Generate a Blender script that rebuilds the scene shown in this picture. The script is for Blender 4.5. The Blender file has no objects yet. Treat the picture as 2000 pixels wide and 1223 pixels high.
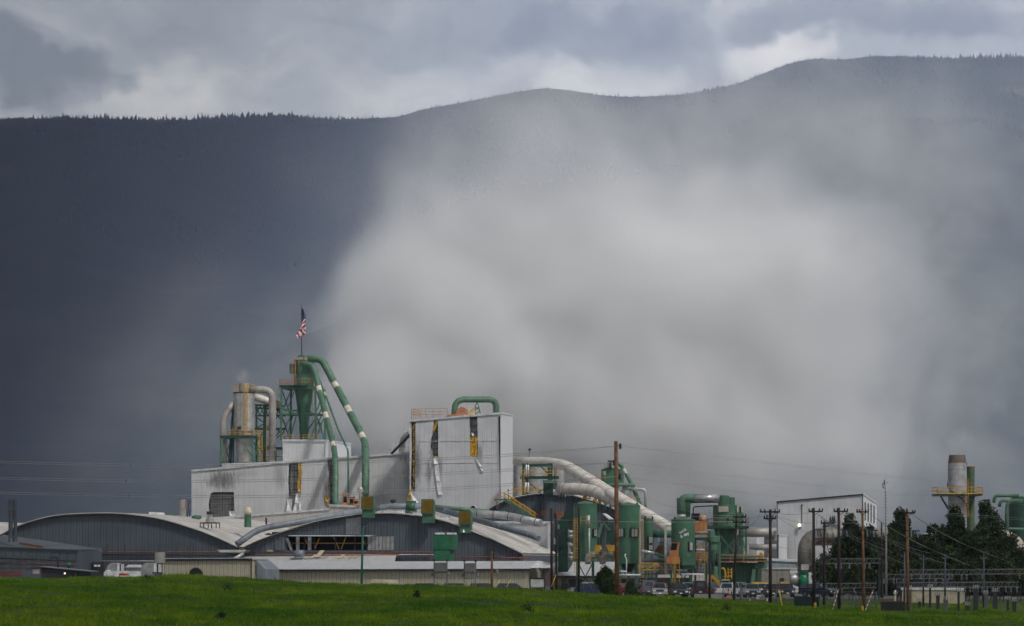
import bpy, math, random
import numpy as np
from mathutils import Vector, Matrix, geometry
random.seed(7)
SC = bpy.context.scene
COL = SC.collection
F, HY, CZ = 6000.0, 1110.0, 3.7          # focal length in photo pixels, horizon row, eye height
A = math.radians(14)                      # the plant stands turned by this angle
U = Vector((math.cos(A), -math.sin(A), 0)); V = Vector((math.sin(A), math.cos(A), 0)); Z = Vector((0, 0, 1))

def P(px, py, Y): return Vector(((px - 1000) * Y / F, Y, CZ + (HY - py) * Y / F))
def M(px, Y): return px * Y / F
def G(px, Y, z=0.0): return Vector(((px - 1000) * Y / F, Y, z))

# ------------------------------------------------------------------ materials
def _n(nt, t, **kw):
    n = nt.nodes.new(t)
    for k, v in kw.items(): setattr(n, k, v)
    return n
def _math(nt, op, a, b=None, c=None, clamp=False):
    n = nt.nodes.new('ShaderNodeMath'); n.operation = op; n.use_clamp = clamp
    for i, s in enumerate((a, b, c)):
        if s is None: continue
        if isinstance(s, (int, float)): n.inputs[i].default_value = s
        else: nt.links.new(s, n.inputs[i])
    return n.outputs[0]
def _mix(nt, fac, a, b, mode='MIX'):
    n = nt.nodes.new('ShaderNodeMix'); n.data_type = 'RGBA'; n.blend_type = mode
    for i, s in ((0, fac), (6, a), (7, b)):
        if isinstance(s, (int, float)): n.inputs[i].default_value = s
        elif isinstance(s, tuple): n.inputs[i].default_value = (*s[:3], 1)
        else: nt.links.new(s, n.inputs[i])
    return n.outputs[2]
def _noise(nt, vec, scale, detail=4, rough=0.55, stretch=None):
    if stretch:
        mp = nt.nodes.new('ShaderNodeMapping'); mp.inputs['Scale'].default_value = stretch
        nt.links.new(vec, mp.inputs['Vector']); vec = mp.outputs[0]
    n = nt.nodes.new('ShaderNodeTexNoise'); n.inputs['Scale'].default_value = scale
    n.inputs['Detail'].default_value = detail; n.inputs['Roughness'].default_value = rough
    nt.links.new(vec, n.inputs['Vector']); return n.outputs['Fac']
def _ramp(nt, fac, lo, hi):
    n = nt.nodes.new('ShaderNodeMapRange'); n.interpolation_type = 'SMOOTHSTEP'
    n.inputs['From Min'].default_value = lo; n.inputs['From Max'].default_value = hi
    nt.links.new(fac, n.inputs['Value']); return n.outputs['Result']

_mats = {}
def mat(name, col, rough=0.6, metal=0.0, var=0.25, scale=1.2, streak=0.25, seam=None, axis=0, seam_w=0.06, seam_d=0.45,
        dirt=(0.12, 0.1, 0.08), rust=0.0, soot=None, bump=0.0, emit=None, spec=0.4, rib=0.0, hseam=None):
    """painted or bare surface: blotches, vertical streaks, joint lines, rust and soot marks, all in the part's own coordinates"""
    if name in _mats: return _mats[name]
    m = bpy.data.materials.new(name); m.use_nodes = True; nt = m.node_tree
    b = nt.nodes['Principled BSDF']
    tc = nt.nodes.new('ShaderNodeTexCoord'); o = tc.outputs['Object']
    sep = nt.nodes.new('ShaderNodeSeparateXYZ'); nt.links.new(o, sep.inputs[0])
    base = _mix(nt, 0.0, col, col)
    n1 = _noise(nt, o, scale, 5, 0.6)
    dark = tuple(c * (1 - var) for c in col); light = tuple(min(0.95, c * (1 + var * 0.7)) for c in col)
    base = _mix(nt, _ramp(nt, n1, 0.3, 0.7), dark, light)
    if streak:
        n2 = _noise(nt, o, 1.0, 4, 0.6, (2.2, 2.2, 0.12))
        base = _mix(nt, _math(nt, 'MULTIPLY', _ramp(nt, n2, 0.5, 0.78), streak), base, dirt)
    if rust:
        n3 = _noise(nt, o, scale * 2.3, 6, 0.7, (1.4, 1.4, 0.5))
        base = _mix(nt, _math(nt, 'MULTIPLY', _ramp(nt, n3, 0.56, 0.7), rust), base, (0.16, 0.06, 0.025))
    if soot:
        for (sx, sz, rx, rz, st) in soot:
            dx = _math(nt, 'DIVIDE', _math(nt, 'SUBTRACT', sep.outputs[0], sx), rx)
            dz = _math(nt, 'DIVIDE', _math(nt, 'SUBTRACT', sep.outputs[2], sz), rz)
            d = _math(nt, 'SQRT', _math(nt, 'ADD', _math(nt, 'MULTIPLY', dx, dx), _math(nt, 'MULTIPLY', dz, dz)))
            nn = _noise(nt, o, 1.3, 5, 0.7, (1.6, 1, 0.4))
            d = _math(nt, 'ADD', d, _math(nt, 'MULTIPLY', _math(nt, 'SUBTRACT', nn, 0.5), 1.6))
            base = _mix(nt, _math(nt, 'MULTIPLY', _ramp(nt, d, 1.0, 0.15), st), base, (0.035, 0.032, 0.03))
    hgt = None
    if seam:
        fr = _math(nt, 'FRACT', _math(nt, 'DIVIDE', sep.outputs[axis], seam))
        line = _math(nt, 'LESS_THAN', fr, seam_w)
        base = _mix(nt, _math(nt, 'MULTIPLY', line, seam_d), base, tuple(c * 0.25 for c in col))
        cell = _math(nt, 'FLOOR', _math(nt, 'DIVIDE', sep.outputs[axis], seam))
        wn = nt.nodes.new('ShaderNodeTexWhiteNoise'); wn.noise_dimensions = '1D'; nt.links.new(cell, wn.inputs['W'])
        base = _mix(nt, _math(nt, 'MULTIPLY', wn.outputs['Value'], 0.16), base, dark)
        if rib:
            s = _math(nt, 'SINE', _math(nt, 'MULTIPLY', sep.outputs[axis], 2 * math.pi / (seam / 2)))
            hgt = _math(nt, 'MULTIPLY', s, rib)
    if hseam:
        fr = _math(nt, 'FRACT', _math(nt, 'DIVIDE', sep.outputs[2], hseam))
        base = _mix(nt, _math(nt, 'MULTIPLY', _math(nt, 'LESS_THAN', fr, 0.05), 0.4), base, tuple(c * 0.3 for c in col))
    nt.links.new(base, b.inputs['Base Color'])
    r = _mix(nt, n1, (rough * 0.85,) * 3, (min(1, rough * 1.15),) * 3); nt.links.new(r, b.inputs['Roughness'])
    b.inputs['Metallic'].default_value = metal; b.inputs['Specular IOR Level'].default_value = spec
    if bump or hgt is not None:
        h = _math(nt, 'MULTIPLY', _noise(nt, o, 3.0, 4), bump)
        if hgt is not None: h = _math(nt, 'ADD', h, hgt)
        bp = nt.nodes.new('ShaderNodeBump'); bp.inputs['Strength'].default_value = 1.0; bp.inputs['Distance'].default_value = 1.0
        nt.links.new(h, bp.inputs['Height']); nt.links.new(bp.outputs[0], b.inputs['Normal'])
    if emit:
        b.inputs['Emission Color'].default_value = (*emit[:3], 1); b.inputs['Emission Strength'].default_value = emit[3]
    _mats[name] = m; return m

GREEN = mat('green_paint', (0.055, 0.15, 0.09), 0.42, streak=0.35, var=0.25, scale=0.5, rust=0.25)
GREEN_D = mat('dark_green_steel', (0.012, 0.052, 0.03), 0.5, streak=0.2)
GREEN_L = mat('weathered_green_paint', (0.075, 0.165, 0.105), 0.55, streak=0.4, rust=0.3, scale=0.7)
YEL = mat('yellow_paint', (0.55, 0.31, 0.02), 0.5, streak=0.1)
ORG = mat('faded_orange_paint', (0.50, 0.20, 0.07), 0.6, streak=0.3, rust=0.4)
SILV = mat('galvanised_sheet', (0.44, 0.43, 0.41), 0.42, 0.45, var=0.25, scale=0.8, streak=0.3)
DULL = mat('weathered_duct_sheet', (0.36, 0.345, 0.325), 0.55, 0.25, var=0.2, scale=0.6, streak=0.35, rust=0.12)
PALE = mat('pale_insulated_cladding', (0.62, 0.585, 0.54), 0.5, 0.1, var=0.15, scale=0.5, streak=0.3)
GREYP = mat('blue_grey_duct_paint', (0.22, 0.25, 0.29), 0.5, 0.1, var=0.25, scale=0.5, streak=0.35)
DARKM = mat('dark_steel', (0.025, 0.027, 0.03), 0.6, streak=0.0)
BLACK = mat('flat_black', (0.010, 0.009, 0.008), 0.9, streak=0.0)  # also stands in for the unlit depth of openings drawn as flat faces
WHITE = mat('white_paint', (0.72, 0.73, 0.74), 0.5, streak=0.25)
CREAM = mat('cream_ribbed_cladding', (0.47, 0.44, 0.33), 0.6, seam=0.62, seam_w=0.12, seam_d=0.5, rib=0.02, streak=0.15, var=0.08)
CREAM_S = mat('cream_ribbed_cladding_end', (0.47, 0.44, 0.33), 0.6, seam=0.62, axis=1, seam_w=0.12, seam_d=0.5, streak=0.15, var=0.08)
VAULT = mat('slate_blue_cladding', (0.085, 0.105, 0.128), 0.55, seam=0.98, seam_w=0.07, seam_d=0.75, rib=0.015, streak=0.25, var=0.18, scale=0.15)
ROOFW = mat('pale_roof_membrane', (0.52, 0.50, 0.47), 0.7, streak=0.22, dirt=(0.22, 0.21, 0.19), var=0.22, scale=0.3, seam=3.0, axis=1, seam_w=0.03, seam_d=0.25)
ROOFM = mat('ribbed_metal_roof', (0.58, 0.59, 0.61), 0.5, 0.1, streak=0.0, var=0.12, seam=0.5, seam_w=0.14, seam_d=0.35, rib=0.02)
RUSTY = mat('rusty_steel', (0.20, 0.085, 0.035), 0.8, streak=0.3)
INS = mat('yellow_insulation', (0.52, 0.30, 0.03), 0.95, var=0.5, scale=2.5, streak=0.3, dirt=(0.05, 0.03, 0.01), bump=0.15)
WOOD = mat('weathered_pole_wood', (0.19, 0.095, 0.045), 0.9, var=0.5, scale=2.0, streak=0.6, dirt=(0.05, 0.03, 0.015), bump=0.03)
WOODD = mat('dark_creosote_wood', (0.030, 0.020, 0.016), 0.85, var=0.4, streak=0.3)
GLASS = mat('dark_window_glass', (0.02, 0.025, 0.03), 0.08, streak=0, var=0.1, spec=0.8)
REDP = mat('red_pipe_paint', (0.26, 0.06, 0.04), 0.6)
CONC = mat('stained_concrete', (0.27, 0.255, 0.235), 0.85, seam=1.6, seam_w=0.03, streak=0.5, var=0.2)
RUBBER = mat('black_rubber', (0.015, 0.015, 0.015), 0.8, streak=0)
CHROME = mat('bright_trim', (0.6, 0.6, 0.6), 0.2, 0.9, streak=0, var=0.05)
LIGHTC = mat('clear_lens', (0.7, 0.72, 0.74), 0.15, streak=0, var=0.05)
TAIL = mat('red_lens', (0.35, 0.01, 0.01), 0.2, streak=0, var=0.05)
WIREM = mat('aluminium_cable', (0.30, 0.30, 0.30), 0.5, 0.3, streak=0)
WIRED = mat('dark_cable', (0.05, 0.05, 0.05), 0.6, streak=0)

# ------------------------------------------------------------------ mesh builder
class MB:
    def __init__(s, m=None):
        s.v = []; s.f = []; s.mi = []; s.sm = []; s.mats = []; s.cur = 0
        if m: s.use(m)
    def use(s, m):
        if m not in s.mats: s.mats.append(m)
        s.cur = s.mats.index(m); return s
    def add(s, vs, fs, smooth=False):
        o = len(s.v); s.v += [Vector(v) for v in vs]
        for f in fs: s.f.append([i + o for i in f]); s.mi.append(s.cur); s.sm.append(smooth)
        return s
    def box(s, c, sx, sy, sz, ux=None, uy=None):
        """box centred on c in x and y, standing on c.z"""
        ux = ux or Vector((1, 0, 0)); uy = uy or Vector((-ux.y, ux.x, 0))
        c = Vector(c); vs = []
        for z in (0, sz):
            for a, b in ((-1, -1), (1, -1), (1, 1), (-1, 1)): vs.append(c + ux * (a * sx / 2) + uy * (b * sy / 2) + Z * z)
        return s.add(vs, [(0, 3, 2, 1), (4, 5, 6, 7), (0, 1, 5, 4), (1, 2, 6, 5), (2, 3, 7, 6), (3, 0, 4, 7)])
    def bar(s, a, b, w, h=None):
        a, b = Vector(a), Vector(b); h = h or w; d = (b - a)
        if d.length < 1e-6: return s
        d.normalize(); up = Z if abs(d.z) < 0.95 else Vector((0, 1, 0))
        x = d.cross(up).normalized(); y = x.cross(d); vs = []
        for p in (a, b):
            for i, j in ((-1, -1), (1, -1), (1, 1), (-1, 1)): vs.append(p + x * (i * w / 2) + y * (j * h / 2))
        return s.add(vs, [(0, 1, 2, 3), (7, 6, 5, 4), (0, 4, 5, 1), (1, 5, 6, 2), (2, 6, 7, 3), (3, 7, 4, 0)])
    def tube(s, path, r, n=16, cap=True, smooth=True):
        path = [Vector(p) for p in path]; rs = r if isinstance(r, (list, tuple)) else [r] * len(path)
        t0 = (path[1] - path[0]).normalized(); up = Z if abs(t0.z) < 0.9 else Vector((0, 1, 0))
        x = t0.cross(up).normalized(); vs = []; prev = t0
        for i, p in enumerate(path):
            if i == 0: t = t0
            elif i == len(path) - 1: t = (path[-1] - path[-2]).normalized()
            else: t = ((path[i + 1] - p).normalized() + (p - path[i - 1]).normalized()).normalized()
            ax = prev.cross(t)
            if ax.length > 1e-7: x = Matrix.Rotation(prev.angle(t), 3, ax.normalized()) @ x
            prev = t; x = (x - t * x.dot(t)).normalized(); y = t.cross(x)
            for k in range(n):
                a = 2 * math.pi * k / n; vs.append(p + (x * math.cos(a) + y * math.sin(a)) * rs[i])
        fs = [(i * n + k, i * n + (k + 1) % n, (i + 1) * n + (k + 1) % n, (i + 1) * n + k) for i in range(len(path) - 1) for k in range(n)]
        s.add(vs, fs, smooth)
        if cap:
            m = len(vs); o = len(s.v) - m
            s.f.append([o + k for k in range(n)][::-1]); s.mi.append(s.cur); s.sm.append(False)
            s.f.append([o + m - n + k for k in range(n)]); s.mi.append(s.cur); s.sm.append(False)
        return s
    def cyl(s, a, b, r0, r1=None, n=20, cap=True): return s.tube([a, b], [r0, r0 if r1 is None else r1], n, cap)
    def lathe(s, c, prof, n=28, smooth=True):
        """prof: (radius, absolute z)"""
        c = Vector(c); vs = []
        for r, z in prof:
            for k in range(n): a = 2 * math.pi * k / n; vs.append(Vector((c.x + r * math.cos(a), c.y + r * math.sin(a), z)))
        # rings are doubled where the profile turns sharply, so edges stay crisp
        for i in range(len(prof) - 1):
            s.add(vs[i * n:(i + 2) * n], [(k, (k + 1) % n, n + (k + 1) % n, n + k) for k in range(n)], smooth)
        s.add(vs[:n], [list(range(n))[::-1]]); s.add(vs[-n:], [list(range(n))])
        return s
    def prism(s, pts, ext):
        pts = [Vector(p) for p in pts]; ext = Vector(ext); n = len(pts)
        tri = geometry.tessellate_polygon([pts])
        s.add(pts + [p + ext for p in pts], [tuple(t) for t in tri] + [tuple(n + i for i in t[::-1]) for t in tri] + [(i, (i + 1) % n, n + (i + 1) % n, n + i) for i in range(n)])
        return s
    def sheet(s, outer, holes=(), rim=None):
        """flat polygon with holes; rim = vector for the depth of the reveals"""
        polys = [[Vector(p) for p in outer]] + [[Vector(p) for p in h] for h in holes]
        flat = [p for q in polys for p in q]
        s.add(flat, [tuple(t) for t in geometry.tessellate_polygon(polys)])
        if rim is not None:
            rim = Vector(rim)
            for h in polys[1:]:
                n = len(h); s.add(h + [p + rim for p in h], [(i, (i + 1) % n, n + (i + 1) % n, n + i) for i in range(n)])
        return s
    def quad(s, a, b, c, d): return s.add([a, b, c, d], [(0, 1, 2, 3)])
    def link(s, name, parent=None, label=None, inv=None):
        me = bpy.data.meshes.new(name)
        if inv is None and parent is not None: inv = INV[parent.name]
        vs = [inv @ v for v in s.v] if inv is not None else s.v
        me.from_pydata([tuple(v) for v in vs], [], s.f)
        for m in s.mats: me.materials.append(m)
        me.polygons.foreach_set('material_index', s.mi); me.polygons.foreach_set('use_smooth', s.sm)
        me.update()
        o = bpy.data.objects.new(name, me); COL.objects.link(o)
        if parent is not None: o.parent = parent; INV[o.name] = inv
        if label: o['label'] = label
        return o
    def solo(s, name, label, cat, group=None, rot=0.0, kind=None, base=None):
        """a thing made of one mesh; its origin goes to the middle of its base"""
        if base is None:
            zs = min(v.z for v in s.v); xs = [v.x for v in s.v]; ys = [v.y for v in s.v]
            base = Vector(((min(xs) + max(xs)) / 2, (min(ys) + max(ys)) / 2, zs))
        mw = Matrix.Translation(base) @ Matrix.Rotation(rot, 4, 'Z')
        o = s.link(name, None, None, mw.inverted()); o.location = base; o.rotation_euler = (0, 0, rot)
        INV[o.name] = mw.inverted()
        tag(o, label, cat, group, kind); return o
INV = {}
def tag(o, label=None, cat=None, group=None, kind=None):
    for k, v in (('label', label), ('category', cat), ('group', group), ('kind', kind)):
        if v: o[k] = v
    return o
def thing(name, label, cat, loc, rot=0.0, group=None):
    o = bpy.data.objects.new(name, None); COL.objects.link(o); o.empty_display_size = 0.5
    o.location = loc; o.rotation_euler = (0, 0, rot)
    INV[o.name] = (Matrix.Translation(Vector(loc)) @ Matrix.Rotation(rot, 4, 'Z')).inverted()
    return tag(o, label, cat, group)
def kids(o): return [c for c in COL.objects if c.parent == o]
def dup(root, loc, rotz=None, label=None):
    r = root.copy(); COL.objects.link(r); r.location = loc
    if rotz is not None: r.rotation_euler = (0, 0, rotz)
    if label: r['label'] = label
    for ch in kids(root):
        c = ch.copy(); COL.objects.link(c); c.parent = r
        for g in kids(ch):
            d = g.copy(); COL.objects.link(d); d.parent = c
    return r

def fillet(pts, r, n=7):
    pts = [Vector(p) for p in pts]; out = [pts[0]]
    rr = r if isinstance(r, (list, tuple)) else [r] * len(pts)
    for i in range(1, len(pts) - 1):
        a, b, c = pts[i - 1], pts[i], pts[i + 1]
        d = min(rr[i] if len(rr) > i else rr[-1], (a - b).length * 0.49, (c - b).length * 0.49)
        p, q = b + (a - b).normalized() * d, b + (c - b).normalized() * d
        for k in range(n + 1):
            t = k / n; out.append(p * (1 - t) ** 2 + b * 2 * t * (1 - t) + q * t * t)
    out.append(pts[-1]); return out
def along(path, step, start=0.5):
    """points and tangents every `step` metres"""
    res = []; d = start; acc = 0
    for a, b in zip(path[:-1], path[1:]):
        L = (b - a).length
        while d <= acc + L and L > 1e-6:
            res.append((a + (b - a) * ((d - acc) / L), (b - a).normalized())); d += step
        acc += L
    return res
def duct(pts, r, m, bend=2.0, ring=None, ring_m=None, n=18):
    """a round duct with raised joint rings"""
    path = fillet(pts, bend); mb = MB(m); mb.tube(path, r, n)
    if ring:
        mb.use(ring_m or m)
        for p, t in along(path, ring, ring * 0.4):
            mb.tube([p - t * 0.05, p + t * 0.05], r * 1.07 + 0.02, n)
    return mb
def railing(mb, pts, h=1.1, step=1.8, w=0.055, closed=False):
    pts = [Vector(p) for p in pts]
    if closed: pts = pts + [pts[0]]
    for a, b in zip(pts[:-1], pts[1:]):
        for hh in (h, h * 0.5): mb.bar(a + Z * hh, b + Z * hh, w)
        n = max(1, round((b - a).length / step))
        for k in range(n + 1): p = a + (b - a) * (k / n); mb.bar(p, p + Z * h, w)
    return mb
def ladder(mb, base, h, side=None, w=0.5, cage=True):
    side = side or U; n = int(h / 0.45)
    out = -V
    for s in (-1, 1): mb.bar(base + side * s * w / 2, base + side * s * w / 2 + Z * h, 0.07)
    for k in range(n): p = base + Z * (0.3 + k * 0.45); mb.bar(p - side * w / 2, p + side * w / 2, 0.045)
    if cage and h > 3:
        for k in range(int((h - 2.2) / 1.2) + 1):
            z = 2.2 + k * 1.2
            pts = [base + side * (w * 0.75 * math.cos(t)) + out * (0.75 * math.sin(t)) + Z * z for t in [i * math.pi / 5 for i in range(6)]]
            for a, b in zip(pts[:-1], pts[1:]): mb.bar(a, b, 0.05)
        for t in (0.6, math.pi / 2, math.pi - 0.6):
            p = base + side * (w * 0.75 * math.cos(t)) + out * (0.75 * math.sin(t)); mb.bar(p + Z * 2.2, p + Z * h, 0.05)
    return mb
def frame_tower(mb, c, w, d, z0, z1, levels, leg=0.3, brace=0.14, splay=0.0, front=True):
    """four-legged braced steel tower on centre c, w across U and d across V"""
    cn = []
    for i, j in ((-1, -1), (1, -1), (1, 1), (-1, 1)):
        cn.append((Vector((c.x, c.y, 0)) + U * (i * (w / 2 + splay)) + V * (j * (d / 2 + splay * 0.5)), Vector((c.x, c.y, 0)) + U * (i * w / 2) + V * (j * d / 2)))
    def at(k, t): a, b = cn[k]; return (a + (b - a) * t) + Z * (z0 + (z1 - z0) * t)
    for k in range(4): mb.bar(at(k, 0), at(k, 1), leg)
    for l in range(levels):
        t0, t1 = l / levels, (l + 1) / levels
        for k in range(4):
            q = (k + 1) % 4
            mb.bar(at(k, t1), at(q, t1), brace * 1.3)
            if not front and k in (0, 2): continue
            mb.bar(at(k, t0), at(q, t1), brace); mb.bar(at(q, t0), at(k, t1), brace)
    return mb

class Face:
    """front plane of a building: right corner seen at pxR at depth Y, running away to the left"""
    def __init__(s, pxR, Y): s.Y = Y; s.XR = (pxR - 1000) * Y / F
    def at(s, px, py=None, out=0.0, z=None):
        k = (px - 1000) / F; L = (s.XR - k * s.Y) / (math.cos(A) + k * math.sin(A))
        x, y = s.XR - L * math.cos(A), s.Y + L * math.sin(A)
        zz = z if z is not None else CZ + (HY - py) * y / F
        return Vector((x, y, zz)) - V * out

# ------------------------------------------------------------------ camera, light, sky
cam = bpy.data.cameras.new('camera'); co = bpy.data.objects.new('camera', cam); COL.objects.link(co)
cam.sensor_width = 36; cam.lens = 36 * F / 2000; cam.shift_y = (HY - 611.5) / 2000
cam.clip_start = 1; cam.clip_end = 30000
co.location = (0, 0, CZ); co.rotation_euler = (math.radians(90), 0, 0); SC.camera = co
SUN_AZ, SUN_EL = math.radians(142), math.radians(48)     # azimuth clockwise from the view direction
sun = bpy.data.lights.new('sun', 'SUN'); so = bpy.data.objects.new('sun', sun); COL.objects.link(so)
sun.energy = 3.8; sun.angle = math.radians(9); sun.color = (1.0, 0.965, 0.91)
sd = Vector((math.sin(SUN_AZ) * math.cos(SUN_EL), math.cos(SUN_AZ) * math.cos(SUN_EL), math.sin(SUN_EL)))
so.rotation_euler = sd.to_track_quat('Z', 'Y').to_euler(); so.location = sd * 500
w = bpy.data.worlds.new('World'); SC.world = w; w.use_nodes = True; nt = w.node_tree
bg = nt.nodes['Background']; bg.inputs['Strength'].default_value = 0.11
sky = _n(nt, 'ShaderNodeTexSky', sky_type='NISHITA', sun_disc=False); sky.sun_elevation = SUN_EL; sky.sun_rotation = SUN_AZ
sky.dust_density = 3.0; sky.ozone_density = 1.5
tc = _n(nt, 'ShaderNodeTexCoord'); sp = _n(nt, 'ShaderNodeSeparateXYZ'); nt.links.new(tc.outputs['Generated'], sp.inputs[0])
# cloud deck: noise in azimuth / elevation, with the broad bright breaks the sky has low over the ridge
ysafe = _math(nt, 'ADD', _math(nt, 'ABSOLUTE', sp.outputs[1]), 0.25)
uu = _math(nt, 'DIVIDE', sp.outputs[0], ysafe); vv = _math(nt, 'DIVIDE', sp.outputs[2], ysafe)
cb = _n(nt, 'ShaderNodeCombineXYZ'); nt.links.new(uu, cb.inputs[0]); nt.links.new(vv, cb.inputs[1])
wn_ = _n(nt, 'ShaderNodeTexNoise'); wn_.inputs['Scale'].default_value = 22.0; wn_.inputs['Detail'].default_value = 6; wn_.inputs['Roughness'].default_value = 0.62; nt.links.new(cb.outputs[0], wn_.inputs['Vector'])
wv_ = _n(nt, 'ShaderNodeVectorMath', operation='MULTIPLY_ADD'); nt.links.new(wn_.outputs['Color'], wv_.inputs[0]); wv_.inputs[1].default_value = (.055, .038, 0); wv_.inputs[2].default_value = (-.0275, -.019, 0)
wa_ = _n(nt, 'ShaderNodeVectorMath', operation='ADD'); nt.links.new(wv_.outputs[0], wa_.inputs[0]); nt.links.new(cb.outputs[0], wa_.inputs[1]); ws_ = _n(nt, 'ShaderNodeSeparateXYZ'); nt.links.new(wa_.outputs[0], ws_.inputs[0])
uu, vv = ws_.outputs[0], ws_.outputs[1]
big = _noise(nt, wa_.outputs[0], 13.0, 6, 0.55, (1.0, 2.2, 1.0)); fine = _noise(nt, wa_.outputs[0], 45.0, 6, 0.62, (1.0, 1.8, 1.0))
k = 1 / 1.25
def spot(px, py, rx, ry, amp):
    u0 = (px - 1000) / F * k; v0 = (HY - py) / F * k
    dx = _math(nt, 'DIVIDE', _math(nt, 'SUBTRACT', uu, u0), rx / F * k); dy = _math(nt, 'DIVIDE', _math(nt, 'SUBTRACT', vv, v0), ry / F * k)
    wob = _math(nt, 'MULTIPLY', _math(nt, 'SUBTRACT', fine, 0.5), 1.2)
    d = _math(nt, 'ADD', _math(nt, 'ADD', _math(nt, 'MULTIPLY', dx, dx), _math(nt, 'MULTIPLY', dy, dy)), wob)
    return _math(nt, 'MULTIPLY', _ramp(nt, d, 1.3, 0.1), amp)
val = _math(nt, 'ADD', _math(nt, 'MULTIPLY', _math(nt, 'SUBTRACT', big, 0.5), 1.5), 0.42)
val = _math(nt, 'ADD', val, _math(nt, 'MULTIPLY', _math(nt, 'SUBTRACT', fine, 0.5), 0.5))
for a in ((1520, 90, 120, 42, .6), (1190, 150, 170, 50, .36), (300, 165, 180, 80, .22), (620, 190, 330, 70, .16), (1430, 20, 40, 50, .2),
          (80, 130, 150, 75, -.7), (1720, 30, 320, 50, -.34), (1180, 55, 260, 42, -.3), (700, 60, 420, 50, -.12), (1900, 60, 200, 60, -.12)):
    val = _math(nt, 'ADD', val, spot(*a))
cr = _n(nt, 'ShaderNodeValToRGB'); nt.links.new(val, cr.inputs[0])
el = cr.color_ramp.elements; el[0].position = 0.0; el[0].color = (1.10, 1.11, 1.13, 1); el[1].position = 1.0; el[1].color = (5.2, 4.85, 4.3, 1)
e = el.new(0.45); e.color = (2.25, 2.25, 2.22, 1)
mx = _mix(nt, 0.86, sky.outputs[0], cr.outputs[0]); nt.links.new(mx, bg.inputs['Color'])
SC.view_settings.view_transform = 'Standard'; SC.view_settings.look = 'None'; SC.view_settings.exposure = 0.82; SC.view_settings.gamma = 1.0
SC.render.engine = 'CYCLES'; cy = SC.cycles
cy.use_denoising = True; cy.max_bounces = 8; cy.diffuse_bounces = 2; cy.glossy_bounces = 2; cy.transparent_max_bounces = 12
cy.volume_bounces = 1; cy.volume_step_rate = 1.0; cy.volume_max_steps = 256
cy.use_adaptive_sampling = True; cy.adaptive_threshold = 0.05
# ================================================================== land, mountain, air, smoke
def arr_mesh(name, verts, faces, m, smooth=True):
    me = bpy.data.meshes.new(name); nv, nf = len(verts), len(faces); k = faces.shape[1]
    me.vertices.add(nv); me.vertices.foreach_set('co', verts.astype(np.float32).ravel())
    me.loops.add(nf * k); me.loops.foreach_set('vertex_index', faces.astype(np.int32).ravel())
    me.polygons.add(nf); me.polygons.foreach_set('loop_start', np.arange(nf, dtype=np.int32) * k)
    me.polygons.foreach_set('use_smooth', np.full(nf, smooth)); me.materials.append(m)
    me.update(calc_edges=True); me.validate()
    o = bpy.data.objects.new(name, me); COL.objects.link(o); return o
rng = np.random.default_rng(11)
_perm = rng.random((256, 256))
def vnoise(x, y):
    xi, yi = np.floor(x).astype(int), np.floor(y).astype(int); fx, fy = x - xi, y - yi
    fx, fy = fx * fx * (3 - 2 * fx), fy * fy * (3 - 2 * fy)
    g = lambda i, j: _perm[(xi + i) % 256, (yi + j) % 256]
    return (g(0, 0) * (1 - fx) + g(1, 0) * fx) * (1 - fy) + (g(0, 1) * (1 - fx) + g(1, 1) * fx) * fy
def fbm(x, y, o=4):
    r = 0; a = 1; t = 0
    for i in range(o): r = r + a * vnoise(x * 2 ** i + 17 * i, y * 2 ** i + 5 * i); t += a; a *= 0.5
    return r / t - 0.5
CREST_Y = 330.0
_cx = np.array([-400, 0, 200, 330, 500, 700, 900, 1100, 1200, 1300, 1450, 1560, 1700, 2000, 2400.]); _cy = np.array([1130, 1128, 1124, 1121, 1127, 1138, 1144, 1153, 1160, 1163, 1176, 1186, 1193, 1201, 1206.])
def field_z(X, Yv):
    px = 1000 + X * F / CREST_Y; crest = CZ - (np.interp(px, _cx, _cy) - HY) * CREST_Y / F
    crest = crest - 0.3; t = np.clip((Yv - 110) / (CREST_Y - 110), 0, 1); near = -0.2 + 0.0 * X
    z = near + (crest - near) * (t ** 0.8)
    s = np.clip((Yv - CREST_Y) / 42, 0, 1); s = s * s * (3 - 2 * s)
    z = z * (1 - s) + 0.0 * s
    bumps = fbm(X / 11, Yv / 17, 4) * 1.25 + fbm(X / 2.5 + 50, Yv / 4, 3) * 0.22
    fade = np.clip((372 - Yv) / 45, 0, 1) * np.where(Yv > CREST_Y, 0.5, 1.0)
    return z + bumps * fade * 0.75
def grid(xs, ys, fn, name, m):
    X, Yv = np.meshgrid(xs, ys); Zv = fn(X, Yv); n, k = X.shape
    v = np.stack([X.ravel(), Yv.ravel(), Zv.ravel()], 1)
    i = (np.arange(n - 1)[:, None] * k + np.arange(k - 1)[None]).ravel()
    return arr_mesh(name, v, np.stack([i, i + 1, i + k + 1, i + k], 1), m)

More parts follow.
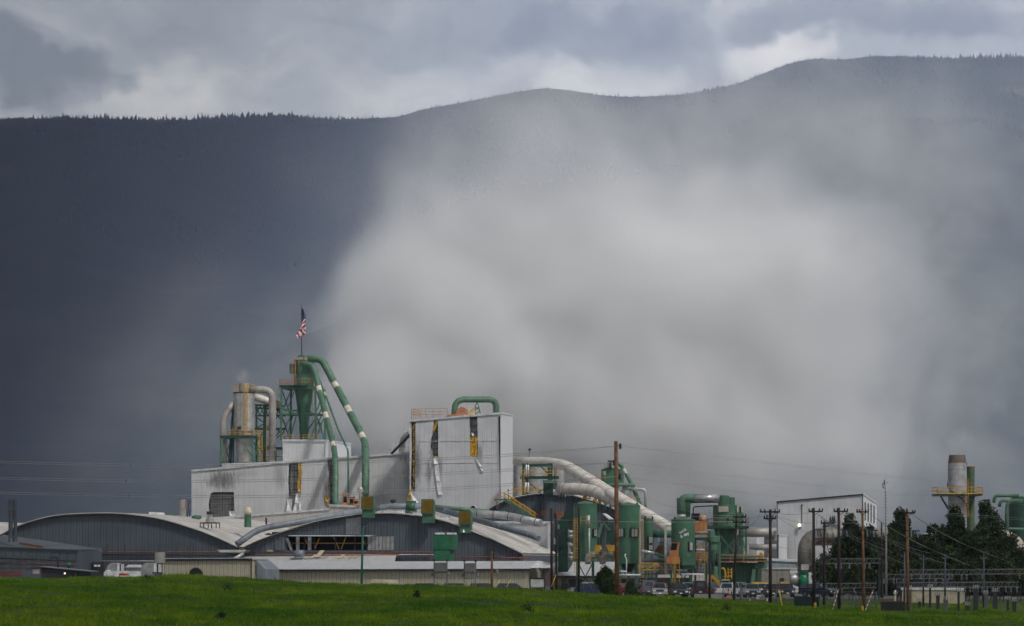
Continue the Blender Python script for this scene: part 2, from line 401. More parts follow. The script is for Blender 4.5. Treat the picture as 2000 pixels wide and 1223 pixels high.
def soil(name, c1, c2, c3, s1, s2, rough=0.95, bump=0.4):
    m = bpy.data.materials.new(name); m.use_nodes = True; nt = m.node_tree; b = nt.nodes['Principled BSDF']
    o = nt.nodes.new('ShaderNodeTexCoord').outputs['Object']
    a = _ramp(nt, _noise(nt, o, s1, 6, 0.6), 0.35, 0.65); d = _ramp(nt, _noise(nt, o, s2, 6, 0.65), 0.4, 0.7)
    c = _mix(nt, d, _mix(nt, a, c1, c2), c3); nt.links.new(c, b.inputs['Base Color'])
    b.inputs['Roughness'].default_value = rough; b.inputs['Specular IOR Level'].default_value = 0.15
    bp = nt.nodes.new('ShaderNodeBump'); bp.inputs['Strength'].default_value = bump; bp.inputs['Distance'].default_value = 0.2
    nt.links.new(_noise(nt, o, s2 * 3, 5), bp.inputs['Height']); nt.links.new(bp.outputs[0], b.inputs['Normal'])
    return m
soil_m = soil('turf_soil', (0.035, 0.075, 0.010), (0.055, 0.095, 0.014), (0.07, 0.085, 0.02), 0.06, 0.4)
gravel_m = soil('yard_gravel', (0.12, 0.115, 0.10), (0.17, 0.16, 0.14), (0.09, 0.09, 0.075), 0.05, 0.9)
asph_m = soil('lot_asphalt', (0.16, 0.155, 0.15), (0.20, 0.19, 0.185), (0.12, 0.118, 0.115), 0.08, 0.7, 0.9, 0.1)
verge_m = soil('rough_verge', (0.075, 0.08, 0.035), (0.11, 0.105, 0.06), (0.05, 0.07, 0.02), 0.15, 0.8)

# ground: one sheet from behind the camera to the foot of the mountain
def ground_z(X, Yv):
    r = np.clip((Yv - 1200) / 2200, 0, 1); return -0.35 - 3 * np.clip((370 - Yv) / 40, 0, 1) + r * 4 + fbm(X / 300, Yv / 300, 3) * 3 * r
g = grid(np.linspace(-4200, 4200, 85), np.concatenate([np.linspace(-300, 320, 12), np.linspace(332, 372, 6), np.linspace(400, 7600, 60)]), ground_z, 'ground', gravel_m); tag(g, kind='structure')
yard = grid(np.linspace(-240, 240, 60), np.concatenate([np.linspace(366, 374, 3), np.linspace(380, 760, 20)]), lambda X, Yv: X * 0, 'yard_ground', gravel_m); tag(yard, kind='structure')
fld = grid(np.linspace(-75, 75, 300), np.concatenate([np.linspace(-60, 110, 30), np.linspace(111, 372, 420)]), field_z, 'grass_field', soil_m); tag(fld, kind='structure')
lot = MB(asph_m); a0, a1 = G(1215, 376), G(1600, 376); lot.quad(a0 + Z * .03, a1 + Z * .03, G(1640, 470, .03), G(1190, 470, .03)); tag(lot.link('parking_lot'), kind='structure')

# blades of grass, one object nobody could count
def grass_mat():
    m = bpy.data.materials.new('grass_blades'); m.use_nodes = True; nt = m.node_tree; b = nt.nodes['Principled BSDF']
    o = nt.nodes.new('ShaderNodeTexCoord').outputs['Object']
    n1 = _ramp(nt, _noise(nt, o, 0.09, 6, 0.65, (1, 0.4, 1)), 0.36, 0.64); n2 = _ramp(nt, _noise(nt, o, 0.5, 4, 0.6), 0.35, 0.65)
    n3 = _ramp(nt, _noise(nt, o, 5.0, 2, 0.5), 0.55, 0.7)
    c = _mix(nt, n1, (0.07, 0.20, 0.007), (0.27, 0.39, 0.014)); c = _mix(nt, _math(nt, 'MULTIPLY', n2, 0.6), c, (0.045, 0.12, 0.008))
    c = _mix(nt, _math(nt, 'MULTIPLY', n3, 0.35), c, (0.26, 0.29, 0.04))
    n4 = _ramp(nt, _noise(nt, o, 0.16, 5, 0.6, (1, 0.3, 1)), 0.58, 0.72); c = _mix(nt, _math(nt, 'MULTIPLY', n4, 0.4), c, (0.20, 0.17, 0.05))
    nt.links.new(c, b.inputs['Base Color']); b.inputs['Roughness'].default_value = 0.7; b.inputs['Specular IOR Level'].default_value = 0.2
    tr = nt.nodes.new('ShaderNodeBsdfTranslucent'); nt.links.new(c, tr.inputs['Color']); ms = nt.nodes.new('ShaderNodeMixShader'); ms.inputs[0].default_value = .45
    nt.links.new(b.outputs[0], ms.inputs[1]); nt.links.new(tr.outputs[0], ms.inputs[2]); nt.links.new(ms.outputs[0], nt.nodes['Material Output'].inputs['Surface'])
    return m
def make_grass(N=150000):
    u = rng.random(N); Yv = 125 + (352 - 125) * u ** 0.9
    X = (rng.random(N) * 2 - 1) * (Yv * 0.175 + 2)
    cl = fbm(X / 1.6, Yv / 3.2, 3); keep = rng.random(N) < np.clip(0.75 + cl * 2.2, 0.15, 1); X, Yv, cl = X[keep], Yv[keep], cl[keep]; N = len(X)
    z = field_z(X, Yv) - 0.03
    h = (0.13 + 0.14 * rng.random(N)) * np.clip(1 + cl * 2.2, .5, 1.8); tall = rng.random(N) < 0.012; h[tall] *= 2.0
    vs = []; fs = []; o = 0
    for b in range(4):
        a = rng.random(N) * 6.283; wd = 0.035 + 0.035 * rng.random(N); lean = h * (0.25 + 0.5 * rng.random(N)); a2 = rng.random(N) * 6.283
        ox, oy = (rng.random(N) - .5) * .35, (rng.random(N) - .5) * .35
        bx, by = X + ox, Yv + oy; dx, dy = np.cos(a) * wd, np.sin(a) * wd
        hh = h * (0.6 + 0.6 * rng.random(N))
        p = np.stack([np.stack([bx - dx, by - dy, z], 1), np.stack([bx + dx, by + dy, z], 1), np.stack([bx + np.cos(a2) * lean, by + np.sin(a2) * lean, z + hh], 1)], 1)
        vs.append(p.reshape(-1, 3)); fs.append(np.arange(3 * N).reshape(-1, 3) + o); o += 3 * N
    ob = arr_mesh('grass', np.concatenate(vs), np.concatenate(fs), grass_mat(), False); tag(ob, 'long green pasture grass over the low rise in front of the plant', 'grass', kind='stuff')
make_grass()
def yellow_flowers(N=900):
    Yv = 140 + 190 * rng.random(N); X = (rng.random(N) * 2 - 1) * Yv * 0.17; z = field_z(X, Yv) + 0.16 + 0.1 * rng.random(N); r = 0.028
    c = np.stack([X, Yv, z], 1); off = np.array([[-r, 0, 0], [0, -r, 0], [r, 0, 0], [0, r, 0], [0, 0, r], [0, 0, -r]])
    v = (c[:, None] + off[None]).reshape(-1, 3); f0 = np.array([[0, 1, 4], [1, 2, 4], [2, 3, 4], [3, 0, 4], [1, 0, 5], [2, 1, 5], [3, 2, 5], [0, 3, 5]])
    f = (np.arange(N)[:, None, None] * 6 + f0[None]).reshape(-1, 3)
    ob = arr_mesh('wild_flowers', v, f, mat('dandelion_yellow', (0.6, 0.5, 0.03), 0.8, streak=0)); tag(ob, 'tiny yellow wild flowers dotted through the pasture grass', 'flowers', kind='stuff')
yellow_flowers()

# mountain with its forest
RIDGE = np.array([(-1500, 300), (-600, 262), (-200, 245), (0, 235), (180, 233), (330, 238), (450, 233), (560, 231), (650, 236), (770, 232), (830, 215), (900, 203), (980, 188), (1040, 177), (1070, 174), (1110, 178), (1170, 188),
                  (1230, 192), (1330, 188), (1400, 176), (1450, 163), (1500, 142), (1550, 124), (1590, 117), (1650, 119), (1700, 112), (1760, 112), (1850, 116), (1920, 116), (2000, 112), (2300, 100), (3500, 150)], float)
YR = 6200.0
def mount_z(X, Yv):
    # each column of the slope climbs towards a ridge line at YR
    pxr = 1000 + X * F / Yv; rz = CZ + (HY - np.interp(pxr, RIDGE[:, 0], RIDGE[:, 1])) * YR / F
    t = (Yv - 3300) / (YR - 3300); up = np.clip(t, 0, 1)
    prof = 0.62 * up + 0.38 * up * up * (3 - 2 * up)
    spur = (np.abs(fbm(X / 900 + 3, Yv / 1700, 4)) * -1 + 0.12) * 700 * np.sin(np.pi * np.clip(up, 0, 1)) ** 1.0
    z = 2 + rz * prof + spur * (1 - up * 0.2)
    cap = CZ + (HY - np.interp(pxr, RIDGE[:, 0], RIDGE[:, 1]) - 5) * Yv / F      # nothing in front pokes above the ridge
    z = np.where(up < 1, np.minimum(z, cap - 22 * (1 - up)), z)
    back = np.clip((Yv - YR) / 1200, 0, 1); z = np.where(Yv > YR, rz - 30 * back - 420 * back ** 1.5, z)
    return z
def mount_mat():
    m = bpy.data.materials.new('forested_slope'); m.use_nodes = True; nt = m.node_tree; b = nt.nodes['Principled BSDF']
    o = nt.nodes.new('ShaderNodeTexCoord').outputs['Object']
    a = _ramp(nt, _noise(nt, o, 0.004, 6, 0.6), 0.35, 0.65); d = _ramp(nt, _noise(nt, o, 0.03, 5, 0.65), 0.3, 0.7)
    c = _mix(nt, a, (0.010, 0.016, 0.018), (0.034, 0.043, 0.038)); c = _mix(nt, _math(nt, 'MULTIPLY', d, 0.6), c, (0.006, 0.011, 0.010))
    r = _ramp(nt, _noise(nt, o, 0.0045, 5, 0.7, (1.6, 1, .6)), 0.66, 0.75); c = _mix(nt, _math(nt, 'MULTIPLY', r, 0.5), c, (0.10, 0.10, 0.08))
    nt.links.new(c, b.inputs['Base Color']); b.inputs['Roughness'].default_value = 1; b.inputs['Specular IOR Level'].default_value = 0
    return m
mm = mount_mat()
mt = grid(np.linspace(-3600, 3600, 360), np.concatenate([np.linspace(3300, YR, 150), np.linspace(YR + 40, YR + 1200, 16)]), mount_z, 'mountain', mm); tag(mt, kind='structure')
def forest():
    N1 = 13000; X1 = (rng.random(N1) * 2 - 1) * 1350; Y1 = YR - 140 + 200 * rng.random(N1)
    N2 = 34000; Y2 = YR - 1100 + 1050 * rng.random(N2) ** 0.6; X2 = (rng.random(N2) * 2 - 1) * Y2 * 0.2
    k1 = rng.random(N1) < np.clip(.75 + 1.6 * fbm(X1 / 70 + 9, Y1 / 90, 3), .3, 1); X1, Y1 = X1[k1], Y1[k1]; N1 = len(X1)
    k2 = rng.random(N2) < np.clip(.4 + 3 * fbm(X2 / 140, Y2 / 200, 4), 0, 1); X2, Y2 = X2[k2], Y2[k2]
    X = np.concatenate([X1, X2]); Yv = np.concatenate([Y1, Y2]); z = mount_z(X, Yv) - 2; N = len(X)
    h = 5 + 5 * rng.random(N) ** 1.4; h[:N1] = (6 + 9 * rng.random(N1) ** 2.0) * np.clip(1 + 1.2 * fbm(X1 / 160, Y1 / 200, 3), .5, 1.6); h[rng.random(N) < 0.03] *= 1.3; r = h * (0.34 + 0.1 * rng.random(N)); r[:N1] = h[:N1] * (0.16 + 0.06 * rng.random(N1))
    k = 5; vs = []; fs = []
    ang = np.arange(k) * 2 * np.pi / k
    v = np.zeros((N, 2 * (k + 1), 3))
    for tier, (zb, zt, rr) in enumerate(((0.0, 0.72, 1.0), (0.45, 1.0, 0.62))):
        b = tier * (k + 1); rot = rng.random(N) * 6.28
        for j in range(k): v[:, b + j, 0] = X + np.cos(ang[j] + rot) * r * rr; v[:, b + j, 1] = Yv + np.sin(ang[j] + rot) * r * rr; v[:, b + j, 2] = z + h * zb
        v[:, b + k, 0] = X; v[:, b + k, 1] = Yv; v[:, b + k, 2] = z + h * zt
    f0 = [(b + j, b + (j + 1) % k, b + k) for b in (0, k + 1) for j in range(k)]
    f = (np.arange(N)[:, None, None] * (2 * (k + 1)) + np.array(f0)[None]).reshape(-1, 3)
    ob = arr_mesh('forest', v.reshape(-1, 3), f, mm, False); tag(ob, 'dark conifer forest over the far mountain and its ridge', 'forest', kind='stuff')
forest()

def vol_mat(name, build):
    m = bpy.data.materials.new(name); m.use_nodes = True; nt = m.node_tree; nt.nodes.remove(nt.nodes['Principled BSDF'])
    out = nt.nodes['Material Output']; v = nt.nodes.new('ShaderNodeVolumePrincipled'); nt.links.new(v.outputs[0], out.inputs['Volume']); build(nt, v, m); return m
HAZE_D = 0.00007
def hz(nt, v, m): v.inputs['Color'].default_value = (0.52, 0.62, 0.90, 1); v.inputs['Density'].default_value = HAZE_D; v.inputs['Anisotropy'].default_value = 0.0
mb = MB(vol_mat('haze_air', hz)); mb.box(Vector((0, 3640, -6)), 8600, 8200, 1500); h = mb.link('haze'); tag(h, 'pale blue air between the plant and the mountain', 'haze', kind='stuff')

# smoke: soft clumps inside one closed domain behind the plant
BLOBS = [  # photo column, row, depth, radius across / deep / up (m), strength
    (765, 790, 665, 17, 20, 15, 1.1), (860, 640, 680, 24, 24, 23, 0.75), (1010, 770, 686, 40, 24, 28, 1.0), (920, 500, 695, 25, 24, 19, 0.42), (1090, 590, 700, 42, 28, 28, 0.7), (1240, 680, 705, 46, 28, 34, 0.75),
    (1380, 560, 715, 36, 26, 30, 0.5), (1130, 390, 705, 50, 26, 22, 0.13), (1230, 860, 700, 58, 24, 20, 0.6), (1330, 330, 710, 84, 26, 30, 0.11), (540, 740, 700, 50, 30, 34, 0.06), (1720, 600, 720, 80, 26, 85, 0.09), (1500, 800, 715, 60, 26, 40, 0.12)]
def smk(nt, v, m):
    tc = nt.nodes.new('ShaderNodeTexCoord'); o = tc.outputs['Object']
    w2v = o
    for sc, am, de in ((0.020, 40, 2), (0.075, 11, 2)):
        warp = nt.nodes.new('ShaderNodeTexNoise'); warp.inputs['Scale'].default_value = sc; warp.inputs['Detail'].default_value = de; nt.links.new(w2v, warp.inputs['Vector'])
        w1 = nt.nodes.new('ShaderNodeVectorMath'); w1.operation = 'MULTIPLY_ADD'; nt.links.new(warp.outputs['Color'], w1.inputs[0]); w1.inputs[1].default_value = (am,) * 3; w1.inputs[2].default_value = (-am / 2,) * 3
        w2 = nt.nodes.new('ShaderNodeVectorMath'); w2.operation = 'ADD'; nt.links.new(w1.outputs[0], w2.inputs[0]); nt.links.new(w2v, w2.inputs[1]); w2v = w2.outputs[0]
    tot = None
    for (px, py, Y, rx, ry, rz, st) in BLOBS:
        c = P(px, py, Y) - SMC
        a = nt.nodes.new('ShaderNodeVectorMath'); a.operation = 'SUBTRACT'; nt.links.new(w2.outputs[0], a.inputs[0]); a.inputs[1].default_value = c
        b = nt.nodes.new('ShaderNodeVectorMath'); b.operation = 'DIVIDE'; nt.links.new(a.outputs[0], b.inputs[0]); b.inputs[1].default_value = (rx, ry, rz)
        l = nt.nodes.new('ShaderNodeVectorMath'); l.operation = 'LENGTH'; nt.links.new(b.outputs[0], l.inputs[0])
        q = _math(nt, 'MULTIPLY', _ramp(nt, l.outputs['Value'], 1.30, 0.5), st)
        tot = q if tot is None else _math(nt, 'ADD', tot, q)
    tot = _math(nt, 'MINIMUM', tot, 1.25); fine = _noise(nt, w2.outputs[0], 0.05, 4, 0.62)
    f = _math(nt, 'ADD', _math(nt, 'MULTIPLY', _math(nt, 'SUBTRACT', fine, 0.5), 1.7), 1.0); tot = _math(nt, 'MULTIPLY', _math(nt, 'MULTIPLY', tot, f), _ramp(nt, _math(nt, 'ADD', tot, _math(nt, 'MULTIPLY', _math(nt, 'SUBTRACT', fine, 0.5), 0.8)), -0.14, 0.3))
    nt.links.new(_math(nt, 'MULTIPLY', _math(nt, 'MAXIMUM', tot, 0.0), SMOKE_D), v.inputs['Density'])
    v.inputs['Color'].default_value = (0.94, 0.96, 1.0, 1); v.inputs['Anisotropy'].default_value = -0.28
SMOKE_D = 0.068
SMC = Vector((P(1150, 700, 700).x, 700, 0))
mb = MB(vol_mat('smoke_cloud', smk)); c0 = Vector((SMC.x + 20, 703, 1)); mb.box(c0, 350, 132, 150)
mb.solo('smoke', 'grey white smoke rising behind the burnt tower and drifting right', 'smoke', kind='stuff', base=SMC)

def puff(px, py, Y, rx, rz, dens, name, label):
    c = P(px, py, Y)
    def bld(nt, v, m):
        o = nt.nodes.new('ShaderNodeTexCoord').outputs['Object']; d = nt.nodes.new('ShaderNodeVectorMath'); d.operation = 'DIVIDE'; nt.links.new(o, d.inputs[0]); d.inputs[1].default_value = (rx, rx, rz)
        q = nt.nodes.new('ShaderNodeVectorMath'); q.operation = 'LENGTH'; nt.links.new(d.outputs[0], q.inputs[0]); n = _noise(nt, o, .5, 3, .6)
        nt.links.new(_math(nt, 'MULTIPLY', _math(nt, 'MULTIPLY', _ramp(nt, q.outputs['Value'], 1.0, 0.1), _ramp(nt, n, .35, .65)), dens), v.inputs['Density']); v.inputs['Color'].default_value = (.98, .98, .98, 1)
    mb = MB(vol_mat(name + '_vapour', bld)); mb.box(Vector((c.x, c.y, c.z - rz)), rx * 2, rx * 2, rz * 2); o = mb.link(name, None, None, Matrix.Translation(c).inverted()); o.location = c; tag(o, label, 'steam', kind='stuff')
puff(1876, 862, 521, 3.2, 3.4, 0.10, 'stack_steam', 'faint steam drifting off the top of the banded stack')
puff(474, 735, 560, 2.0, 2.0, 0.16, 'cyclone_steam', 'faint steam above the silver cyclone outlet')
# unseen grey decks added overhead to darken the mountain's sides and both near corners
def shade_deck(name, label, ring, H, thick, seed):
    """ring = where on the ground the shade should fall; the deck hangs up-sun of it"""
    off = sd * (H / sd.z); pts = []
    n = len(ring); r = random.Random(seed)
    for i in range(n):
        a, b = Vector((*ring[i], 0)), Vector((*ring[(i + 1) % n], 0)); k = max(1, int((b - a).length / 90)); k = min(k, 30)
        for j in range(k): pts.append(a.lerp(b, j / k) + Vector((r.uniform(-1, 1), r.uniform(-1, 1), 0)) * min(16, (b - a).length / k * .12))
    c = sum(pts, Vector()) / len(pts); cm = mat('shade_deck', (.78, .79, .81), 1, streak=0, var=.1, scale=.004, spec=0); mb = MB(cm); N = len(pts); vs = []
    tri = geometry.tessellate_polygon([pts]); lo = [p + off + Z * r.uniform(-4, 14) for p in pts]; mid = [c + (p - c) * 1.004 + off + Z * thick * r.uniform(.35, .6) for p in pts]; hi = [c + (p - c) * .985 + off + Z * thick * r.uniform(.85, 1.1) for p in pts]
    mb.add(lo + mid + hi, [tuple(t) for t in tri] + [tuple(2 * N + i for i in t[::-1]) for t in tri] + [(l * N + i, l * N + (i + 1) % N, (l + 1) * N + (i + 1) % N, (l + 1) * N + i) for l in (0, 1) for i in range(N)], True)
    o = mb.link(name); tag(o, label, 'shade_cloud', kind='structure'); return o
shade_deck('shade_cloud', 'unseen grey deck added to shade the left side', [(-36, 100), (-50, 220), (-76, 400), (-90, 480), (-108, 560), (-230, 1500), (-520, 3300), (-620, 5200), (-700, 7400), (-3600, 7400), (-3600, -1500), (-600, -1500), (-90, -300)], 1700, 160, 3)
shade_deck('shade_cloud', 'unseen grey deck added to shade the right side', [(700, 2600), (1050, 5200), (1300, 7400), (3600, 7400), (3600, 2600)], 1700, 150, 8)
shade_deck('shade_cloud', 'unseen grey deck added to shade the right corner', [(44, 100), (56, 210), (76, 330), (96, 430), (140, 520), (300, 620), (1200, 700), (1500, -600), (300, -900), (70, -300)], 1700, 150, 4)
# ================================================================== buildings
WALLW = lambda name, soot=None, seam=0.9, col=(0.60, 0.605, 0.62), **k: mat(name, col, 0.45, 0.12, seam=seam, seam_w=0.09, seam_d=0.2, rib=0.008, streak=0.12, var=0.10, scale=0.25, soot=soot, **k)
SIDEW = mat('white_cladding_side', (0.60, 0.61, 0.63), 0.45, 0.1, seam=0.9, axis=1, seam_w=0.06, seam_d=0.18, streak=0.08, var=0.05, scale=0.2)
LINER = mat('grey_liner_sheet', (0.36, 0.36, 0.35), 0.7, seam=0.45, seam_w=0.2, seam_d=0.6, streak=0.5, dirt=(0.03, 0.03, 0.03))
TRIMW = mat('pale_trim', (0.5, 0.51, 0.53), 0.5, streak=0)
TRIMD = mat('dark_trim', (0.02, 0.022, 0.022), 0.6, streak=0)

def building(name, label, cat, face, pxL, pxR, top, D, wall, side=None, roof=None, holes=(), base=0.0, group=None, back_drop=0.0, trim=None, roof_t=0.25, over=0.12, soot_px=None, liner=LINER):
    """box-like shed with a shaped front top line; top = [(px, py)...] left to right; holes = pixel polygons"""
    c = face.at((pxL + pxR) / 2, HY, z=base)
    t = thing(name, label, cat, c, -A, group)
    tops = [face.at(x, y) for x, y in top]; bl, br = face.at(pxL, z=base), face.at(pxR, z=base)
    mb = MB(wall); hp = [[face.at(x, y) for x, y in h] for h in holes]
    mb.sheet([bl] + tops + [br], [], None) if not hp else mb.sheet([bl] + tops + [br], hp, V * 0.22)
    mb.link('wall', t)
    mb = MB(side or SIDEW); d = V * D; dz = Z * -back_drop
    mb.quad(br, br + d, tops[-1] + d + dz, tops[-1]); mb.link('side_wall', t)
    mb = MB(side or SIDEW); mb.quad(bl + d, bl, tops[0], tops[0] + d + dz); mb.link('side_wall', t)
    mb = MB(wall); mb.sheet([br + d] + [p + d + dz for p in tops[::-1]] + [bl + d]); mb.link('back_wall', t)
    mb = MB(roof or ROOFM); e = U * over; f = V * -over
    ring = [tops[0] - e] + tops[1:-1] + [tops[-1] + e]
    for a, b in zip(ring[:-1], ring[1:]):
        lo = [a + f, b + f, b + d + dz, a + d + dz]; hi = [p + Z * roof_t for p in lo]
        mb.add(lo + hi, [(0, 3, 2, 1), (4, 5, 6, 7), (0, 1, 5, 4), (1, 2, 6, 5), (2, 3, 7, 6), (3, 0, 4, 7)])
    mb.link('roof', t)
    if trim:
        mb = MB(trim)
        for a, b in zip(ring[:-1], ring[1:]): mb.bar(a + f * 1.3 + Z * 0.02, b + f * 1.3 + Z * 0.02, 0.1, 0.28)
        mb.bar(br - V * .03, tops[-1] - V * .03, 0.14); mb.bar(bl - V * .03, tops[0] - V * .03, 0.14); mb.link('trim', t)
    return t

def opening(t, face, px0, px1, py0, py1, studs=5, girts=4, liner=True, depth=.8, dark=BLACK):
    """framing and inner liner seen through a torn opening"""
    a, b = face.at(px0, py1), face.at(px1, py0); zb, zt = a.z, b.z
    mb = MB(mat('scorched_girt', (.10, .10, .10), .8))
    L = face.at(px0, z=zb); R = face.at(px1, z=zb)
    for k in range(girts):
        z = (zt - zb) * (k + 0.7) / girts; mb.bar(L + V * .5 + Z * z, R + V * .5 + Z * z, 0.10, 0.16)
    for k in range(studs):
        p = L + (R - L) * ((k + 0.5) / studs) + V * .62; mb.bar(p, p + Z * (zt - zb), 0.09)
    mb.link('girts', t)
    if liner:
        mb = MB(LINER); q = V * depth
        for lo, hi, m_ in ((0.0, 0.55, LINER), (0.55, 1.0, LINER)):
            mb.use(m_).quad(L + q + Z * (zt - zb) * lo, R + q + Z * (zt - zb) * lo, R + q + Z * (zt - zb) * hi, L + q + Z * (zt - zb) * hi)
        mb.link('inner_lining', t)

def loc_x(face, px, pc): return -(face.at(pc, HY, z=0) - face.at(px, HY, z=0)).dot(U)
def loc_z(face, px, py): return face.at(px, py).z
def jag(x0, x1, y0, y1, seed, amp=3, n=6, sides='LR'):
    r = random.Random(seed); L = [(x0 + (r.uniform(-amp, amp) if 'L' in sides and 0 < k < n else 0), y1 + (y0 - y1) * k / n) for k in range(n + 1)]
    R = [(x1 + (r.uniform(-amp, amp) if 'R' in sides and 0 < k < n else 0), y0 + (y1 - y0) * k / n) for k in range(n + 1)]
    return L + R
def rb(t, name, m, face, *it):
    mb = MB(m); ribbon(mb, face, *it); mb.link(name, t)
def ribbon(mb, face, pts, w, out=0.1, fold=0.12):
    """loose sheet or batt hanging over a wall, following pixel points"""
    for (x0, y0), (x1, y1) in zip(pts[:-1], pts[1:]):
        a, b = face.at(x0, y0, out), face.at(x1, y1, out * 1.4); s = U * (w / 2)
        mb.prism([a - s, a + s - V * fold, b + s, b - s - V * fold], -V * 0.06)

# long burnt mill building: face split in two depths
fB = Face(806, 540)
pc = (375 + 806) / 2
lx = lambda px: loc_x(fB, px, pc)
zz = lambda px, py: loc_z(fB, px, py)
soot = [(lx(433), zz(433, 938), 4.5, 2.4, 0.75), (lx(470), zz(470, 925), 6, 1.0, 0.25), (lx(545), zz(545, 930), 1.6, 3.5, 0.4), (lx(640), zz(640, 960), 1.3, 4.2, 0.7),
        (lx(735), zz(735, 975), 3.5, 1.6, 0.35), (lx(780), zz(780, 892), 4, 1.0, 0.5), (lx(798), zz(798, 930), 1.6, 6, 0.6), (lx(690), zz(690, 895), 4, .8, 0.3), (lx(570), zz(570, 985), 1.4, 2.5, 0.6)]
WB = WALLW('scorched_white_cladding', soot, 1.0)
h1 = [(409, 1012), (407, 985), (411, 964), (418, 961), (457, 961), (458, 1008), (445, 1013), (425, 1014)]
h2 = [(564, 970), (562.5, 940), (564, 906), (588, 903.5), (588.5, 940), (586, 972), (575, 976)]
h3 = [(641, 975), (640, 955), (642, 930), (639.5, 898.5), (652, 897.5), (652, 985), (643, 990), (636, 976)]
bB = building('mill_building', 'long white metal mill building with scorched torn siding and a square burnt opening', 'mill building', fB, 375, 806,
              [(375, 920.5), (450, 914), (560, 903.5), (613, 898.5), (640, 897), (660, 896), (806, 885)], 26, WB, holes=[h1, h2, h3], trim=TRIMW)
opening(bB, fB, 407, 459, 960, 1015, 9, 5); opening(bB, fB, 562, 590, 903, 977, 4, 6); opening(bB, fB, 636, 654, 897, 990, 3, 6)
rb(bB, 'torn_insulation', INS, fB, [(585, 903), (587, 925), (584, 945), (586, 962)], 0.55, 0.05); rb(bB, 'torn_insulation', INS, fB, [(566, 972), (576, 974), (586, 973)], .5, .05)
rb(bB, 'torn_insulation', INS, fB, [(638, 968), (640, 980), (644, 987)], .5, .1); rb(bB, 'torn_insulation', INS, fB, [(440, 1012), (448, 1009)], .6, .1)
rb(bB, 'bent_siding', WHITE, fB, [(583, 964), (581, 982), (577, 998)], 0.7, 0.2, .2); rb(bB, 'bent_siding', WHITE, fB, [(590, 975), (588, 1000)], 0.7, 0.2, .2); rb(bB, 'bent_siding', WHITE, fB, [(567, 975), (566, 1000)], 0.9, 0.2, .2)
rb(bB, 'bent_siding', WHITE, fB, [(452, 998), (456, 1012)], 0.9, 0.2, .15); rb(bB, 'bent_siding', WHITE, fB, [(460, 999), (459, 1011)], 0.6, 0.2, .15)
# low parapet block on the mill roof with the grey lip
fK = Face(645, 546)
building('roof_lip_block', 'low white box edge behind the silver cyclone on the mill roof', 'roof block', Face(640, 549), 434, 640, [(434, 908.5), (505, 906), (640, 899)], 9, WHITE, base=18, trim=None)
# white box at the foot of the green cyclone
building('penthouse', 'white ribbed metal box at the foot of the green cyclone tower', 'roof house', Face(635, 556), 553, 635, [(553, 861), (635, 861.5)], 16, WALLW('penthouse_cladding', None, 0.75), base=18, trim=TRIMW)

# burnt tower
fT = Face(978, 528); pc = (803 + 978) / 2; lx = lambda px: loc_x(fT, px, pc); zz = lambda px, py: loc_z(fT, px, py)
soot = [(lx(815), zz(815, 905), 1.2, 6, 0.75), (lx(838), zz(838, 925), .7, 3.5, 0.65), (lx(845), zz(845, 880), .8, 2.6, .6), (lx(858), zz(858, 915), 1.0, 3.2, 0.5), (lx(938), zz(938, 885), .8, 2.4, 0.5), (lx(818), zz(818, 822), 2.5, .6, .5),
        (lx(975), zz(975, 870), .5, 7, 0.4)]
WT = WALLW('tower_cladding', soot, 0.8, (0.55, 0.56, 0.585))
g1 = [(803, 960), (802, 940), (804, 880), (803, 824), (811.5, 823), (811, 880), (810.5, 965), (806, 975)]
g2 = [(845, 891), (844, 880), (841, 876), (842, 858), (845, 845), (847, 828), (848, 820), (855.5, 819.5), (856, 855), (855.5, 892), (850, 893)]
g3 = [(918, 891), (917.5, 850), (917, 814.5), (932, 813), (933, 855), (934, 892), (926, 892.5)]
g4 = [(976, 950), (975, 880), (974, 812), (978, 809.5), (977.9, 960)]
bT = building('tower_building', 'tall grey white metal tower block torn open in vertical strips', 'tower', fT, 801, 978, [(801, 823), (890, 815), (978, 808)], 8.5, WT, holes=[g1, g2, g3], trim=TRIMW)
opening(bT, fT, 802, 812, 822, 975, 2, 12, depth=1.6); opening(bT, fT, 841, 857, 818, 895, 2, 7, depth=.9); opening(bT, fT, 916, 935, 813, 894, 2, 6)
mb = MB(INS)
for k in range(9): y = 828 + k * 14; rb(bT, 'torn_insulation', INS, fT, [(809 + random.uniform(-1.5, 1), y), (808 + random.uniform(-2, 1), y + 11)], 0.22 + 0.2 * random.random() * (1 if k < 6 else .5), -0.3)
rb(bT, 'torn_insulation', INS, fT, [(853, 821), (850, 834), (846, 845)], 0.42, -0.1); rb(bT, 'torn_insulation', INS, fT, [(922, 852), (921, 870), (922, 891)], 0.75, -0.12); rb(bT, 'torn_insulation', INS, fT, [(930, 853), (929, 870), (930, 891)], 0.55, -0.15)
rb(bT, 'torn_insulation', INS, fT, [(806, 955), (801, 968), (799, 978)], .55, .15); rb(bT, 'torn_insulation', INS, fT, [(850, 891), (855, 893)], .5, .1)
rb(bT, 'bent_siding', WHITE, fT, [(852, 894), (853, 906)], 0.7, 0.25, .2); rb(bT, 'bent_siding', WHITE, fT, [(853, 908), (857, 940), (861, 966)], 0.75, 0.14, .1); rb(bT, 'bent_siding', WHITE, fT, [(808, 960), (820, 988)], 0.95, .6, .3)
rb(bT, 'bent_siding', WHITE, fT, [(923, 845), (925, 851)], .35, .1); rb(bT, 'bent_siding', WHITE, fT, [(931, 893), (940, 912), (944, 920)], .4, .12, .12)
